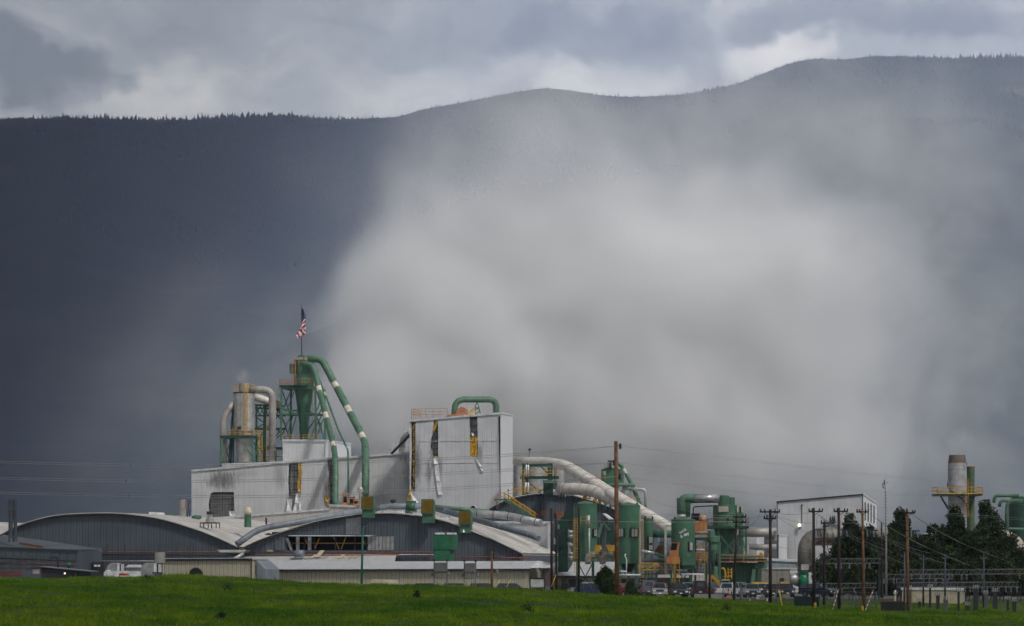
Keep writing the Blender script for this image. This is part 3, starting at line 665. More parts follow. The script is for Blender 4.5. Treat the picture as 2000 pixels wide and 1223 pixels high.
mb = MB(BLACK); mb.sheet([fT.at(973.5, 815, .04), fT.at(977.6, 812, .04), fT.at(977.6, 900, .04), fT.at(978, 962, .04), fT.at(976.5, 962, .04), fT.at(975.5, 900, .04)]); mb.link('scorched_gap', bT)
mb = MB(TRIMW)
for py in (905, 862): mb.bar(fT.at(812, py, .06), fT.at(974, py - 1, .06), 0.05)
mb.link('lap_joint', bT)

# arched sheds
VAULT_S = mat('slate_blue_cladding_side', (0.085, 0.105, 0.128), 0.55, seam=0.98, axis=1, seam_w=0.07, seam_d=0.75, streak=0.25, var=0.18, scale=0.15)
def vault(name, label, pts, base_py, face, D, front=VAULT, holes=(), roof_over=0.5, group='barrel roofed warehouse sheds', roof=ROOFW, bays=True):
    P0, P1 = pts[0][0], pts[-1][0]
    t = thing(name, label, 'warehouse', face.at((P0 + P1) / 2, z=0), -A, group)
    # smooth the outline with a Catmull-Rom pass
    q = [pts[0]]
    for i in range(len(pts) - 1):
        p0, p1, p2, p3 = pts[max(i - 1, 0)], pts[i], pts[i + 1], pts[min(i + 2, len(pts) - 1)]
        for k in range(1, 6):
            u = k / 5; q.append(tuple(0.5 * (2 * p1[j] + (p2[j] - p0[j]) * u + (2 * p0[j] - 5 * p1[j] + 4 * p2[j] - p3[j]) * u * u + (3 * p1[j] - p0[j] - 3 * p2[j] + p3[j]) * u ** 3) for j in (0, 1)))
    arc = [face.at(x, y) for x, y in q]; bl, br = face.at(P0, z=0), face.at(P1, z=0)
    mb = MB(front); hp = [[face.at(x, y) for x, y in h] for h in holes]
    mb.sheet([bl] + arc + [br], hp, V * 0.3 if hp else None); mb.link('gable_wall', t)
    mb = MB(front); mb.sheet([p + V * D for p in [bl] + arc + [br]]); mb.link('back_wall', t)
    mb = MB(SIDEW)
    for e in (bl, br):
        top = arc[0] if e is bl else arc[-1]; mb = MB(VAULT_S); mb.quad(e, e + V * D, top + V * D, top); mb.link('side_wall', t)
    mb = MB(roof); n = len(arc); a = [p - V * roof_over + Z * .05 for p in arc]; b = [p + V * (D + .3) + Z * .05 for p in arc]
    up = [p + Z * .3 for p in a]; ub = [p + Z * .3 for p in b]
    mb.add(up + ub, [(i, i + 1, n + i + 1, n + i) for i in range(n - 1)], True); mb.add(a + b, [(i, n + i, n + i + 1, i + 1) for i in range(n - 1)], True)
    mb.add(a + up, [(i, i + 1, n + i + 1, n + i) for i in range(n - 1)]); mb.add(b + ub, [(i, n + i, n + i + 1, i + 1) for i in range(n - 1)])
    mb.link('roof', t)
    mb = MB(TRIMD)
    for p, r in zip(arc[:-1], arc[1:]): mb.bar(p - V * (roof_over + .06) + Z * .12, r - V * (roof_over + .06) + Z * .12, 0.09, 0.16)
    mb.link('eave_trim', t); return t
fV1 = Face(470, 470)
vault('barrel_roof_shed', 'slate blue barrel-roofed shed on the left with a plain curved gable', [(-30, 1060), (0, 1049), (34, 1032), (75, 1018), (120, 1009), (190, 1005.5), (240, 1006.5), (300, 1014), (345, 1025), (400, 1043), (440, 1060), (468, 1073)], 1073, fV1, 58)
fV2 = Face(1022, 462)
hV = [(560, 1075), (560, 1047), (640, 1046.5), (718, 1046.5), (718, 1075)]
v2 = vault('barrel_roof_shed', 'slate blue barrel-roofed shed in the middle with a ripped-open dark gap in its gable', [(466, 1077), (510, 1058), (560, 1040), (610, 1024), (660, 1014), (705, 1008), (740, 1006), (780, 1006.5), (830, 1013), (870, 1021), (910, 1036), (960, 1056), (1000, 1074), (1022, 1085)], 1085, fV2, 23, holes=[hV])
fV3 = Face(1215, 505)
vault('barrel_roof_shed', 'dark slate barrel-roofed shed behind the tanks with a yellow stair up its shoulder', [(930, 1015), (957, 997), (985, 982), (1010, 974), (1045, 968), (1080, 967), (1110, 970), (1145, 978), (1180, 989), (1215, 1006)], 1020, fV3, 30)
vault('barrel_roof_shed', 'barrel-roofed shed cut by the frame edge with only its pale roof slope showing', [(-420, 1065), (-330, 1038), (-220, 1022), (-140, 1019), (-60, 1030), (10, 1052)], 1060, Face(10, 492), 50)

# inside the torn gap of the middle shed
t = thing('wall_framing', 'row of bent grey wall sheets and yellow braces inside the dark gable gap', 'framing', fV2.at(650, z=5), -A)
mb = MB(BLACK); a, b, c, d = fV2.at(552, 1078, -5), fV2.at(726, 1078, -5), fV2.at(726, 1040, -5), fV2.at(552, 1040, -5); mb.prism([a, b, c, d], V * .2); mb.link('dark_backing', t)
PANEL = mat('stripped_grey_panel', (0.30, 0.31, 0.32), 0.6, streak=0.5, rust=0.5)
for x in (581, 604): mb = MB(PANEL); mb.prism([fV2.at(x - 3.3, 1074.5, -.12), fV2.at(x + 3.3, 1074.5, -.12), fV2.at(x + 3.3, 1047.5, -.12), fV2.at(x - 3.3, 1047.5, -.12)], V * .1); mb.link('wall_sheet', t)
mb = MB(PANEL); mb.prism([fV2.at(566, 1075, -.1), fV2.at(571, 1075, -.1), fV2.at(564, 1051, .1), fV2.at(558, 1051, .1)], V * .1); mb.link('wall_sheet', t, 'buckled grey sheet leaning out of line')
mb = MB(YEL)
for x0, y0, x1, y1 in ((592, 1052, 602, 1073), (611, 1073, 620, 1052), (648, 1049, 659, 1073), (672, 1049, 663, 1073), (704, 1049, 714, 1073)): mb.bar(fV2.at(x0, y0, -.9), fV2.at(x1, y1, -.9), 0.11)
mb.bar(fV2.at(560, 1061, -1.0), fV2.at(718, 1061, -1.0), 0.1); mb.link('brace', t)
mb = MB(DARKM)
for x in (592, 611, 652, 690, 712): mb.bar(fV2.at(x, 1075, -.8), fV2.at(x, 1047, -.8), 0.2)
mb.link('stud', t)
t = thing('siding_panel_row', 'row of grey siding sheets with rusty joints to the right of the dark gap', 'siding', fV2.at(745, z=5), -A)
for k in range(7): x = 719 + k * 7.3; mb = MB(PANEL); mb.prism([fV2.at(x, 1075, .05), fV2.at(x + 6.2, 1075, .05), fV2.at(x + 6.2, 1048, .05), fV2.at(x, 1048, .05)], -V * .08); mb.link('siding_sheet', t)
for k in range(3): x = 538 + k * 6.5; mb = MB(mat('panel_blue_grey', (0.13, 0.15, 0.17), .6, streak=.3)); mb.prism([fV2.at(x, 1075, .05), fV2.at(x + 5.6, 1075, .05), fV2.at(x + 5.6, 1049, .05), fV2.at(x, 1049, .05)], -V * .08); mb.link('siding_sheet', t)
mb = MB(WHITE); mb.prism([fV2.at(565, 1047.5, .3), fV2.at(722, 1047.5, .3), fV2.at(738, 1045.6, .3), fV2.at(568, 1045.6, .3)], -V * .5); mb.solo('flashing_strip', 'white flashing strip bent out over the dark gable gap', 'flashing', rot=-A)
mb = MB(mat('pale_panel_patch', (0.36, 0.375, 0.39), .6, seam=.98)); mb.prism([fV2.at(676, 1044, .06), fV2.at(705, 1044, .06), fV2.at(705, 1010, .06), fV2.at(676, 1013, .06)], -V * .05); mb.link('pale_panel', v2)

# buildings behind and between
building('annex_wall', 'beige low annex with a rising white parapet in front of the burnt mill building', 'annex', Face(735, 520), 424, 735, [(424, 1013), (520, 1005), (644, 995), (645, 988), (735, 992)], 12, WALLW('annex_cladding', None, 1.1, (0.46, 0.445, 0.42)), roof=ROOFW, trim=TRIMW)
building('white_annex', 'white ribbed annex behind the right end of the middle barrel shed', 'annex', Face(1070, 484), 925, 1070, [(925, 1021), (1070, 1021.5)], 3, WALLW('white_annex_cladding', None, 0.7, (0.42, 0.43, 0.45)), trim=TRIMW)
def shed(name, label, face, pxL, pxR, eave, rise, D, wall, side, roof=ROOFM, holes=(), over=0.5, group=None, left_gable=False):
    """low shed with a double-pitched roof whose ridge runs along the front"""
    c = face.at((pxL + pxR) / 2, z=0); t = thing(name, label, 'shed', c, -A, group)
    bl, br = face.at(pxL, z=0), face.at(pxR, z=0); tl, tr = face.at(pxL, eave[0]), face.at(pxR, eave[1]); h = Z * rise; m = V * (D / 2)
    mb = MB(wall); hp = [[face.at(x, y) for x, y in q] for q in holes]; mb.sheet([bl, tl, tr, br], hp, V * .3 if hp else None); mb.link('wall', t)
    for b, tt in ((br, tr), (bl, tl)): mb = MB(side); mb.sheet([b, tt, tt + m + h, tt + m * 2, b + m * 2]); mb.link('gable_wall', t)
    mb = MB(wall); mb.quad(bl + m * 2, br + m * 2, tr + m * 2, tl + m * 2); mb.link('back_wall', t)
    mb = MB(roof); o = U * over; f = V * over; dz = Z * (rise / (D / 2) * over)
    for s in (-1, 1):
        e0 = (tl - o - f - dz) if s < 0 else (tl - o + m * 2 + f - dz); e1 = (tr + o - f - dz) if s < 0 else (tr + o + m * 2 + f - dz)
        r0, r1 = tl - o + m + h, tr + o + m + h; k = Z * .12
        mb.add([e0, e1, r1, r0, e0 + k, e1 + k, r1 + k, r0 + k], [(0, 3, 2, 1), (4, 5, 6, 7), (0, 1, 5, 4), (1, 2, 6, 5), (2, 3, 7, 6), (3, 0, 4, 7)])
    mb.link('roof', t)
    mb = MB(TRIMD); e0, e1 = tl - o - f - dz, tr + o - f - dz; mb.bar(e0 - V * .08 - Z * .06, e1 - V * .08 - Z * .06, 0.14, 0.24); mb.link('gutter', t); return t
fS = Face(1031, 430)
sh = shed('cream_shed', 'long low cream ribbed shed with a bright metal roof along the pasture', fS, 512, 1031, (1112, 1110.5), 0.95, 9, CREAM, CREAM_S)
mb = MB(WHITE); a = fS.at(700, z=0.05, out=.0)
e = [fS.at(1031, 1110) + U * .4 - V * .4, fS.at(1031, 1110) + U * 3.2 - V * .4, fS.at(1031, 1110) + U * 3.2 + V * 4.5 + Z * .4, fS.at(1031, 1110) + U * .4 + V * 4.5 + Z * .95]
mb.prism([p + Z * .02 for p in e], Z * .1); mb.link('porch_roof', sh)
mb = MB(mat('brown_porch_cladding', (0.16, 0.12, 0.11), .7, seam=.3)); q = fS.at(1031, z=0) + U * 1.6 + V * .6; mb.prism([q + Z * 1.2, q + U * 1.9 + Z * 1.2, q + U * 1.9 + Z * 3.6, q + U * .4 + Z * 3.6], V * .1); mb.link('porch_screen', sh)
hole = [(383 + 12.5 * math.cos(t), 1124 - 14.5 * math.sin(t)) for t in [math.pi * k / 10 for k in range(11)]]; hole = [(395.5, 1150)] + hole + [(370.5, 1150)]
fC = Face(491, 425)
cs = building('cream_utility_shed', 'taller cream ribbed shed with a round black vent opening low in its wall', 'shed', fC, 316, 491, [(316, 1094), (491, 1093)], 7, CREAM, CREAM_S, trim=TRIMD, holes=[], over=.2)
mb = MB(BLACK); mb.prism([fC.at(x, min(y, 1140), .05) for x, y in hole], -V * .1); mb.link('vent_opening', cs)
mb = MB(DARKM); r0 = [fC.at(x, y, .08) for x, y in hole[1:-1]]
for a, b in zip(r0[:-1], r0[1:]): mb.bar(a, b, .16)
mb.link('vent_rim', cs)
mb = MB(GREYP); mb.prism([fC.at(494, 1094.5, -1.5), fC.at(512, 1112, -1.5), fC.at(512, 1145, -1.5), fC.at(494, 1145, -1.5)], V * 6); mb.solo('connecting_wall', 'small grey wall filling the corner between the two cream sheds', 'wall', rot=-A)
# roof step strips behind the cream shed
mb = MB(ROOFM); a, b = fV2.at(455, 1103, 4), fV2.at(785, 1100, 4); a2, b2 = fV2.at(480, 1088, .2), fV2.at(775, 1085, .2); mb.prism([a, b, b2, a2], Z * .12)
lr = mb.solo('lean_to_roof', 'grey lean-to roof below the torn gable gap, strewn with boards', 'lean-to', rot=-A)
mb = MB(mat('orange_rust_flashing', (0.35, 0.15, 0.04), .8, streak=.5)); mb.bar(fV2.at(470, 1089, .4), fV2.at(780, 1084.5, .4), .25, .3); mb.solo('rusty_flashing', 'orange rusted flashing where the lean-to roof meets the gable', 'flashing', rot=-A)
for px0, pxw, py, an, lb in ((603, 5, 1090, .35, 'pale board lying at the left of the roof litter'), (612, 7, 1089, .5, 'short pale board beside the leftmost litter'), (625, 9, 1085, .9, 'tallest tilted pale panel among the litter'), (634, 6, 1090, .3, 'small grey board right of the tilted panel'),
                      (655, 7, 1091, .4, 'pale board left in the right-hand cluster of litter'), (666, 8, 1089, .5, 'broad pale board in the middle of the litter'), (676, 7, 1090, .35, 'flat pale board right of the broad one'), (687, 6, 1090, .4, 'pale board near the right end of the litter'), (697, 6, 1090, .45, 'last pale board next to the green pole')):
    c = fV2.at(px0, py + 2, 2.2); w_ = M(pxw, 465); mb = MB(mat('torn_board', (0.55, 0.46, 0.33), .8, streak=.4) if pxw > 6 else mat('torn_board_b', (0.42, 0.36, 0.28), .8, streak=.5))
    up = (Z * math.sin(an) + V * math.cos(an)) * 1.1; s = U * w_; k = U * .5; mb.prism([c, c + s, c + s + k + up, c + k + up], Z * .06)
    mb.solo('loose_board', lb, 'board', 'boards blown onto the lean-to roof', rot=-A)
mb = MB(GREYP); q = fV2.at(584, 1089, 2.2); mb.cyl(q + Z * .55, q + U * 1.5 + Z * .6, .55, n=20); mb.solo('steel_drum', 'dark grey drum lying on its side on the lean-to roof', 'drum', rot=-A)

fW = Face(1186, 432)
ws = shed('cream_office', 'small cream office with a ribbed roof and one dark window near the bush', fW, 1075, 1186, (1123.5, 1123), 1.75, 9, CREAM, CREAM_S)
mb = MB(DARKM); mb.prism([fW.at(1111, 1148, .04), fW.at(1137, 1148, .04), fW.at(1137, 1131, .04), fW.at(1111, 1131, .04)], -V * .06); wf = mb.link('window', ws)
mb = MB(GLASS); mb.prism([fW.at(1113, 1147, .12), fW.at(1123, 1147, .12), fW.at(1123, 1132, .12), fW.at(1113, 1132, .12)], -V * .03); mb.prism([fW.at(1125, 1147, .12), fW.at(1135, 1147, .12), fW.at(1135, 1132, .12), fW.at(1125, 1132, .12)], -V * .03); mb.link('pane', wf)

# far left low shed with its sloping roof
fL = Face(153, 440)
t = thing('low_grey_shed', 'low blue-grey shed at the frame edge carrying the twin flues', 'shed', fL.at(60, z=0), -A)
mb = MB(mat('blue_grey_sheet', (0.10, 0.12, 0.145), .6, seam=1.5, seam_w=.04, streak=.2, var=.2)); mb.sheet([fL.at(-40, z=0), fL.at(-40, 1066), fL.at(153, 1075), fL.at(153, z=0)]); mb.link('wall', t)
mb = MB(mat('dull_blue_roof', (0.13, 0.145, 0.165), .45, .2, rust=.5, scale=.2, streak=0)); a, b = fL.at(-42, 1067, .3), fL.at(154, 1075.5, .3); a2, b2 = fL.at(-42, 1046, -9), fL.at(154, 1074, -9); mb.prism([a, b, b2, a2], Z * .2); mb.link('roof', t)
mb = MB(VAULT_S); mb.sheet([fL.at(153, z=0), fL.at(153, 1075), fL.at(153, 1075) + V * 9, fL.at(153, z=0) + V * 9]); mb.link('side_wall', t)
mb = MB(RUSTY); mb.bar(fL.at(30, 1061, -1.5), fL.at(85, 1069, .2), .12, .3); mb.link('rusty_ridge', t)

# far right: tall pale building with the company lettering
fR = Face(1685, 556); pcR = (1518 + 1685) / 2
WP = WALLW('pale_grey_cladding', None, 1.15, (0.47, 0.48, 0.50))
bR = building('headquarters_building', 'tall pale ribbed building bearing three dark tree emblems', 'building', fR, 1518, 1685, [(1518, 981), (1600, 973.5), (1685, 966)], 20, WP, mat('pale_side_cladding', (0.60, 0.61, 0.63), .5, seam=.9, axis=1, seam_d=.2, streak=.1), trim=TRIMD, back_drop=1.4)
for k in range(4):
    q = fR.at(1685, 980 + k * 1.2) + V * (2.6 + k * 4.2) + U * .05; mb = MB(DARKM); mb.prism([q, q + V * 1.1, q + V * 1.1 - Z * 3.4, q - Z * 3.4], -U * .08 + U * .0); w_ = mb.link('window', bR)
    mb = MB(GLASS); q2 = q + V * .15 - Z * .15 + U * .03; mb.prism([q2, q2 + V * .8, q2 + V * .8 - Z * 3.1, q2 - Z * 3.1], U * .02); mb.link('pane', w_)
LETT = mat('dark_sign_letters', (0.02, 0.022, 0.022), .5, streak=0)
for k, x in enumerate((1622, 1626.5, 1630)):
    mb = MB(LETT); y0, y1 = 1007, 1017.5; pts = [(x - 2.2, y1), (x - 1.3, 1013.5), (x - 1.7, 1013.2), (x - .2, y0), (x + .3, y0), (x + 1.5, 1013.2), (x + 1.1, 1013.5), (x + 2.2, y1)]
    mb.prism([fR.at(a, b, .16) for a, b in pts], V * .1); mb.link('tree_emblem', bR)
def text3d(s, size, m, mw, name, parent=None, extrude=0.03, align='CENTER', bold=0.0):
    cu = bpy.data.curves.new(name, 'FONT'); cu.body = s; cu.size = size; cu.extrude = extrude; cu.align_x = align; cu.align_y = 'CENTER'; cu.offset = bold
    o = bpy.data.objects.new('tmp_text', cu); COL.objects.link(o); dg = bpy.context.evaluated_depsgraph_get(); me = bpy.data.meshes.new_from_object(o.evaluated_get(dg)); bpy.data.objects.remove(o)
    me.name = name; me.transform(mw if parent is None else INV[parent.name] @ mw); me.materials.clear(); me.materials.append(m)
    q = bpy.data.objects.new(name, me); COL.objects.link(q)
    if parent: q.parent = parent; INV[q.name] = INV[parent.name]
    return q
def wallmat(p, tilt=0.0): return Matrix.Translation(p) @ Matrix.Rotation(-A, 4, 'Z') @ Matrix.Rotation(math.pi / 2, 4, 'X') @ Matrix.Rotation(tilt, 4, 'Z')
text3d('Plum Creek', .62, LETT, wallmat(fR.at(1624, 1026.5, .14)), 'sign_lettering', bR, .05, bold=.02)
mb = MB(LETT); mb.bar(fR.at(1617, 1020.5, .1), fR.at(1634, 1020, .1), .12, .25); mb.link('emblem_bar', bR)
mb = MB(DARKM); mb.bar(fR.at(1566.5, 984, .1), fR.at(1566.5, 1022, .1), .08); mb.bar(fR.at(1566.5, 988, .15), fR.at(1566.5, 986, .15), .3); mb.link('conduit', bR)
t = thing('wall_lamp', 'lit round lamp on a bracket against the pale ribbed building', 'lamp', fR.at(1562, 1033, .6), -A)
mb = MB(DARKM); mb.bar(fR.at(1563, 1034, .5), fR.at(1563.5, 1029, .5), .25); mb.bar(fR.at(1563, 1030, .0), fR.at(1563, 1030, .5), .12); mb.link('bracket', t)
mb = MB(mat('lit_lamp', (0.9, 0.85, .6), .4, emit=(1, .93, .6, 1.0), streak=0)); c = fR.at(1562, 1026, .5); mb.lathe(c, [(.1, c.z - .28), (.27, c.z - .15), (.3, c.z), (.22, c.z + .2), (.1, c.z + .28)], 12); mb.link('lens', t)

building('grey_side_building', 'dark slate block behind the silver cross ducts right of the double cyclone', 'building', Face(1520, 548), 1440, 1520, [(1440, 1046), (1520, 1046)], 10, mat('slate_block', (0.10, 0.105, 0.115), .6, seam=1.2), trim=TRIMD)
building('pale_block', 'narrow pale block standing behind the green double cyclone legs', 'building', Face(1478, 540), 1452, 1478, [(1452, 1046), (1478, 1046)], 8, mat('pale_block_sheet', (0.40, 0.41, 0.42), .6, streak=.2))
building('blue_lean_to', 'pale blue ribbed lean-to at the foot of the tall pale building', 'shed', Face(1558, 530), 1488, 1558, [(1488, 1093), (1558, 1097)], 10, mat('pale_blue_sheet', (0.24, 0.30, 0.34), .5, seam=.7, streak=.15), trim=TRIMW)
bc = building('concrete_block', 'stained concrete block building behind the parked cars', 'building', Face(1543, 470), 1474, 1543, [(1474, 1112), (1543, 1112)], 9, CONC, trim=None, roof=ROOFW)
mb = MB(DARKM); f = Face(1543, 470); mb.prism([f.at(1523, 1139, .04), f.at(1532, 1139, .04), f.at(1532, 1129, .04), f.at(1523, 1129, .04)], -V * .05); mb.link('vent_panel', bc)
building('substation_house', 'cream control house behind the substation posts', 'building', Face(1876, 357), 1762, 1876, [(1762, 1152), (1876, 1153)], 5, mat('cream_sheet', (.55, .48, .34), .6, seam=1.1, streak=.1), CREAM_S, roof=WHITE, base=-3)
# ================================================================== process equipment
def col(px, Y, z): return G(px, Y, z)
def zof(py, Y): return CZ + (HY - py) * Y / F
def part(mb, name, t, label=None): return mb.link(name, t, label)
def ring_rail(mb, c, r, z, n=14, h=1.1, w=0.06, a0=0, a1=2 * math.pi):
    pts = [Vector((c.x + r * math.cos(a0 + (a1 - a0) * k / n), c.y + r * math.sin(a0 + (a1 - a0) * k / n), z)) for k in range(n + 1)]
    for a, b in zip(pts[:-1], pts[1:]):
        mb.bar(a + Z * h, b + Z * h, w); mb.bar(a + Z * h * .5, b + Z * h * .5, w); mb.bar(a, a + Z * h, w)
def platform(t, cpx, Y, py, wpx, d, rail=YEL, floor=GREEN_D, h=1.1, off=0):
    c = col(cpx, Y, zof(py, Y)) + V * off; w_ = M(wpx, Y)
    mb = MB(floor); mb.box(c, w_, d, 0.35, U); part(mb, 'platform', t)
    q = [c - U * w_ / 2 - V * d / 2, c + U * w_ / 2 - V * d / 2, c + U * w_ / 2 + V * d / 2, c - U * w_ / 2 + V * d / 2]
    mb = MB(rail); railing(mb, [p + Z * .35 for p in q], h, 1.6, 0.07, True); part(mb, 'railing', t); return c

# ---- silver cyclone
Y = 560; s = F / Y; c = col(476.5, Y, 0)
t = thing('silver_cyclone', 'silver cyclone separator with a yellow caged ladder on the mill roof', 'cyclone', col(476.5, Y, zof(903, Y)))
prof = lambda pts: [(M(r, Y), zof(y, Y)) for r, y in pts]
mb = MB(SILV); mb.lathe(c, prof([(20.3, 843), (20.3, 769)]), 32); part(mb, 'body', t)
mb = MB(DARKM); mb.lathe(c, prof([(21, 769), (21, 766.5)]), 32); part(mb, 'top_rim', t)
mb = MB(DULL); mb.lathe(c, prof([(10, 768), (10, 748.5)]), 24); part(mb, 'outlet_stack', t)
mb = MB(DULL); mb.lathe(c, prof([(17, 855), (17, 843)]), 28); part(mb, 'neck', t)
mb = MB(SILV); mb.lathe(c, prof([(13, 903), (13, 900), (12.6, 900), (18, 857), (18, 855)]), 28); part(mb, 'cone', t)
mb = MB(DARKM); q = c - V * M(20.4, Y) + U * -.3; mb.box(Vector((q.x, q.y, zof(841, Y))), M(8, Y), .1, M(7, Y), U); part(mb, 'access_door', t)
mb = MB(YEL); ladder(mb, Vector((c.x, c.y, zof(853, Y))) - V * M(20.6, Y) + U * M(11, Y), zof(752, Y) - zof(853, Y), w=.6); part(mb, 'ladder', t)
mb = MB(YEL); ring_rail(mb, c, M(20, Y), zof(766, Y), 12, 1.35); part(mb, 'railing', t)
mb = MB(GREEN_D); mb.box(Vector((c.x, c.y, zof(855.5, Y))) - U * .5, M(66, Y), 6.0, .35, U); part(mb, 'platform', t)
mb = MB(YEL); q = Vector((c.x, c.y, zof(855.5, Y) + .35)); railing(mb, [q - U * 2 - V * 3, q + U * 2.5 - V * 3, q + U * 2.5 + V * 3, q - U * 2 + V * 3], 1.0, 1.2, .07, True); part(mb, 'railing', t)
mb = MB(GREEN); frame_tower(mb, c - U * .4, 5.6, 5.4, zof(905, Y), zof(856, Y), 1, .32, .16, .3, front=False); mb.bar(P(470, 858, Y - 3), P(500, 903, Y - 3), .2); part(mb, 'support_frame', t)
mb = MB(GREEN)
for x0, x1 in ((447, 455), (456, 456)):
    mb.bar(col(x0, Y + 3, zof(903, Y)), col(x1, Y + 3, zof(792, Y)), .3)
mb.bar(col(453, Y + 3, zof(793, Y)), col(458, Y + 3, zof(793, Y)), .5); part(mb, 'pipe_support', t)
mb = MB(YEL); ladder(mb, col(509, Y - 3, zof(903, Y)), M(50, Y), w=.6); part(mb, 'lower_ladder', t)
duct([P(436, 914, Y), P(436, 815, Y), P(456, 787, Y)], M(6.6, Y), DULL, M(16, Y), 1.5).solo('elbow_duct', 'dull grey duct curving up to the left flank of the silver cyclone', 'duct')
duct([P(488, 761, Y), P(532, 761, Y), P(532, 903, Y)], M(7, Y), DULL, M(20, Y), 1.0).solo('looping_duct', 'banded grey duct looping over and down right of the silver cyclone', 'duct')
t = thing('pipe_bridge', 'green steel trestle carrying a short pale duct between the two cyclones', 'trestle', col(525, Y + 6, zof(903, Y)))
Yb = Y + 6; mb = MB(GREEN_D)
for x in (501, 514, 519): mb.bar(col(x, Yb, zof(903, Yb)), col(x + (3 if x == 514 else 0), Yb, zof(790, Yb)), .35)
for y in (791, 797, 812, 838, 876): mb.bar(P(498, y, Yb), P(558, y + (3 if y < 800 else 0), Yb), .3 if y < 838 else .42)
for a, b in (((498, 812), (514, 825)), ((498, 838), (519, 826)), ((519, 838), (541, 815)), ((541, 812), (558, 828)), ((541, 838), (558, 858)), ((498, 868), (519, 838)), ((500, 876), (519, 858)), ((536, 860), (556, 842)), ((520, 876), (546, 843)), ((540, 800), (558, 812))): mb.bar(P(*a, Yb), P(*b, Yb), .2)
for x in range(500, 544, 8): mb.bar(P(x, 791, Yb), P(x + 8, 812, Yb), .16); mb.bar(P(x, 812, Yb), P(x + 8, 791, Yb), .14)
part(mb, 'frame', t)
mb = duct([P(498, 776, Yb), P(510, 779, Yb), P(548, 792, Yb)], M(7.2, Yb), PALE, 1.0, 3); part(mb, 'short_duct', t)
mb = MB(YEL)
railing(mb, [P(536, 783, Yb - 2), P(545, 783, Yb - 2)], 2.2, .8, .08); railing(mb, [P(520, 900, Yb - 2), P(552, 900, Yb - 2)], 2.0, 1.0, .07); railing(mb, [P(540, 797, Yb - 2), P(549, 797, Yb - 2)], 1.2, .8, .1)
railing(mb, [P(510, 772, Yb - 2), P(518, 772, Yb - 2)], 1.6, .7, .08); ladder(mb, P(523, 898, Yb - 2), M(85, Yb), w=.5, cage=False); part(mb, 'railing', t)
mb = MB(GREEN_D); railing(mb, [P(505, 905, Yb - 4), P(552, 905, Yb - 4)], 2.4, 1.0, .09); mb.bar(P(498, 905, Yb - 4), P(552, 904, Yb - 4), .5); part(mb, 'lower_rail', t)

# ---- green cyclone with the flag
Y = 565; c = col(594, Y, 0)
t = thing('green_cyclone', 'tall green cyclone separator on a braced steel tower below the flag', 'cyclone', col(594, Y, zof(860, Y)))
mb = MB(GREEN); mb.lathe(c, prof([(19.3, 758), (19.3, 704), (17, 700), (17, 697.5)]), 32); part(mb, 'body', t)
mb = MB(GREEN); mb.lathe(c, prof([(8, 862), (8.5, 850), (10, 836), (9, 828), (18.6, 760), (18.6, 758)]), 30); part(mb, 'cone', t)
mb = MB(GREEN_L); mb.lathe(c, prof([(11.5, 703), (11.5, 694.5)]), 24); part(mb, 'top_cap', t)
mb = MB(mat('dirty_panel', (.35, .33, .3), .6, rust=.5)); q = c - V * M(19.4, Y); mb.box(Vector((q.x, q.y, zof(703.5, Y))) - U * .4, 1.4, .15, .45, U); mb.box(Vector((q.x, q.y, zof(705, Y))) + U * .8, .35, .15, .7, U); part(mb, 'pale_panel', t)
mb = MB(GREEN); mb.box(col(571.5, Y - 1, zof(731, Y)), M(7.5, Y), 1.6, M(19, Y), U); part(mb, 'side_box', t)
mb = MB(GREEN_D); mb.box(col(582.5, Y, zof(758.5, Y)), M(58, Y), 5.6, .45, U); part(mb, 'platform', t)
q = col(582.5, Y, zof(758.5, Y) + .45); a = M(29, Y); mb = MB(ORG); railing(mb, [q - U * a - V * 2.7, q + U * a - V * 2.7, q + U * a + V * 2.7, q - U * a + V * 2.7], 1.1, 1.1, .07, True); part(mb, 'railing', t)
mb = MB(ORG); ring_rail(mb, c, M(20, Y), zof(713, Y), 12, 1.1); part(mb, 'upper_railing', t)
mb = MB(GREEN); mb.lathe(c, prof([(20.5, 714), (20.5, 712.5)]), 24); part(mb, 'upper_platform', t)
mb = MB(ORG); ladder(mb, Vector((c.x, c.y, zof(758, Y))) - V * M(20, Y) - U * M(14, Y), M(52, Y), w=.6); part(mb, 'ladder', t)
mb = MB(GREEN); frame_tower(mb, col(592, Y, 0), M(69, Y), 5.6, zof(860, Y), zof(760, Y), 2, .36, .17, .1, front=False)
for a, b in (((560, 855), (575, 800)), ((560, 800), (575, 765)), ((566, 860), (582, 800)), ((604, 800), (628, 830)), ((628, 800), (602, 840)), ((604, 858), (628, 812))): mb.bar(P(*a, Y - 1), P(*b, Y - 1), .2)
mb.bar(P(556, 802, Y - 2), P(582, 802, Y - 2), .35); mb.bar(P(600, 811, Y - 2), P(631, 811, Y - 2), .35); part(mb, 'support_frame', t)
mb = MB(ORG); ladder(mb, P(613, 858, Y - 3), M(98, Y), w=.5, cage=False); part(mb, 'rusty_ladder', t)
mb = MB(YEL); q = P(593, 859, Y - 3.2); railing(mb, [q - U * 4, q + U * 3], .9, 1, .07); part(mb, 'lower_railing', t)
PATCH = mat('weathered_white_patch', (0.62, 0.56, 0.48), .6, rust=.5, scale=1.5)
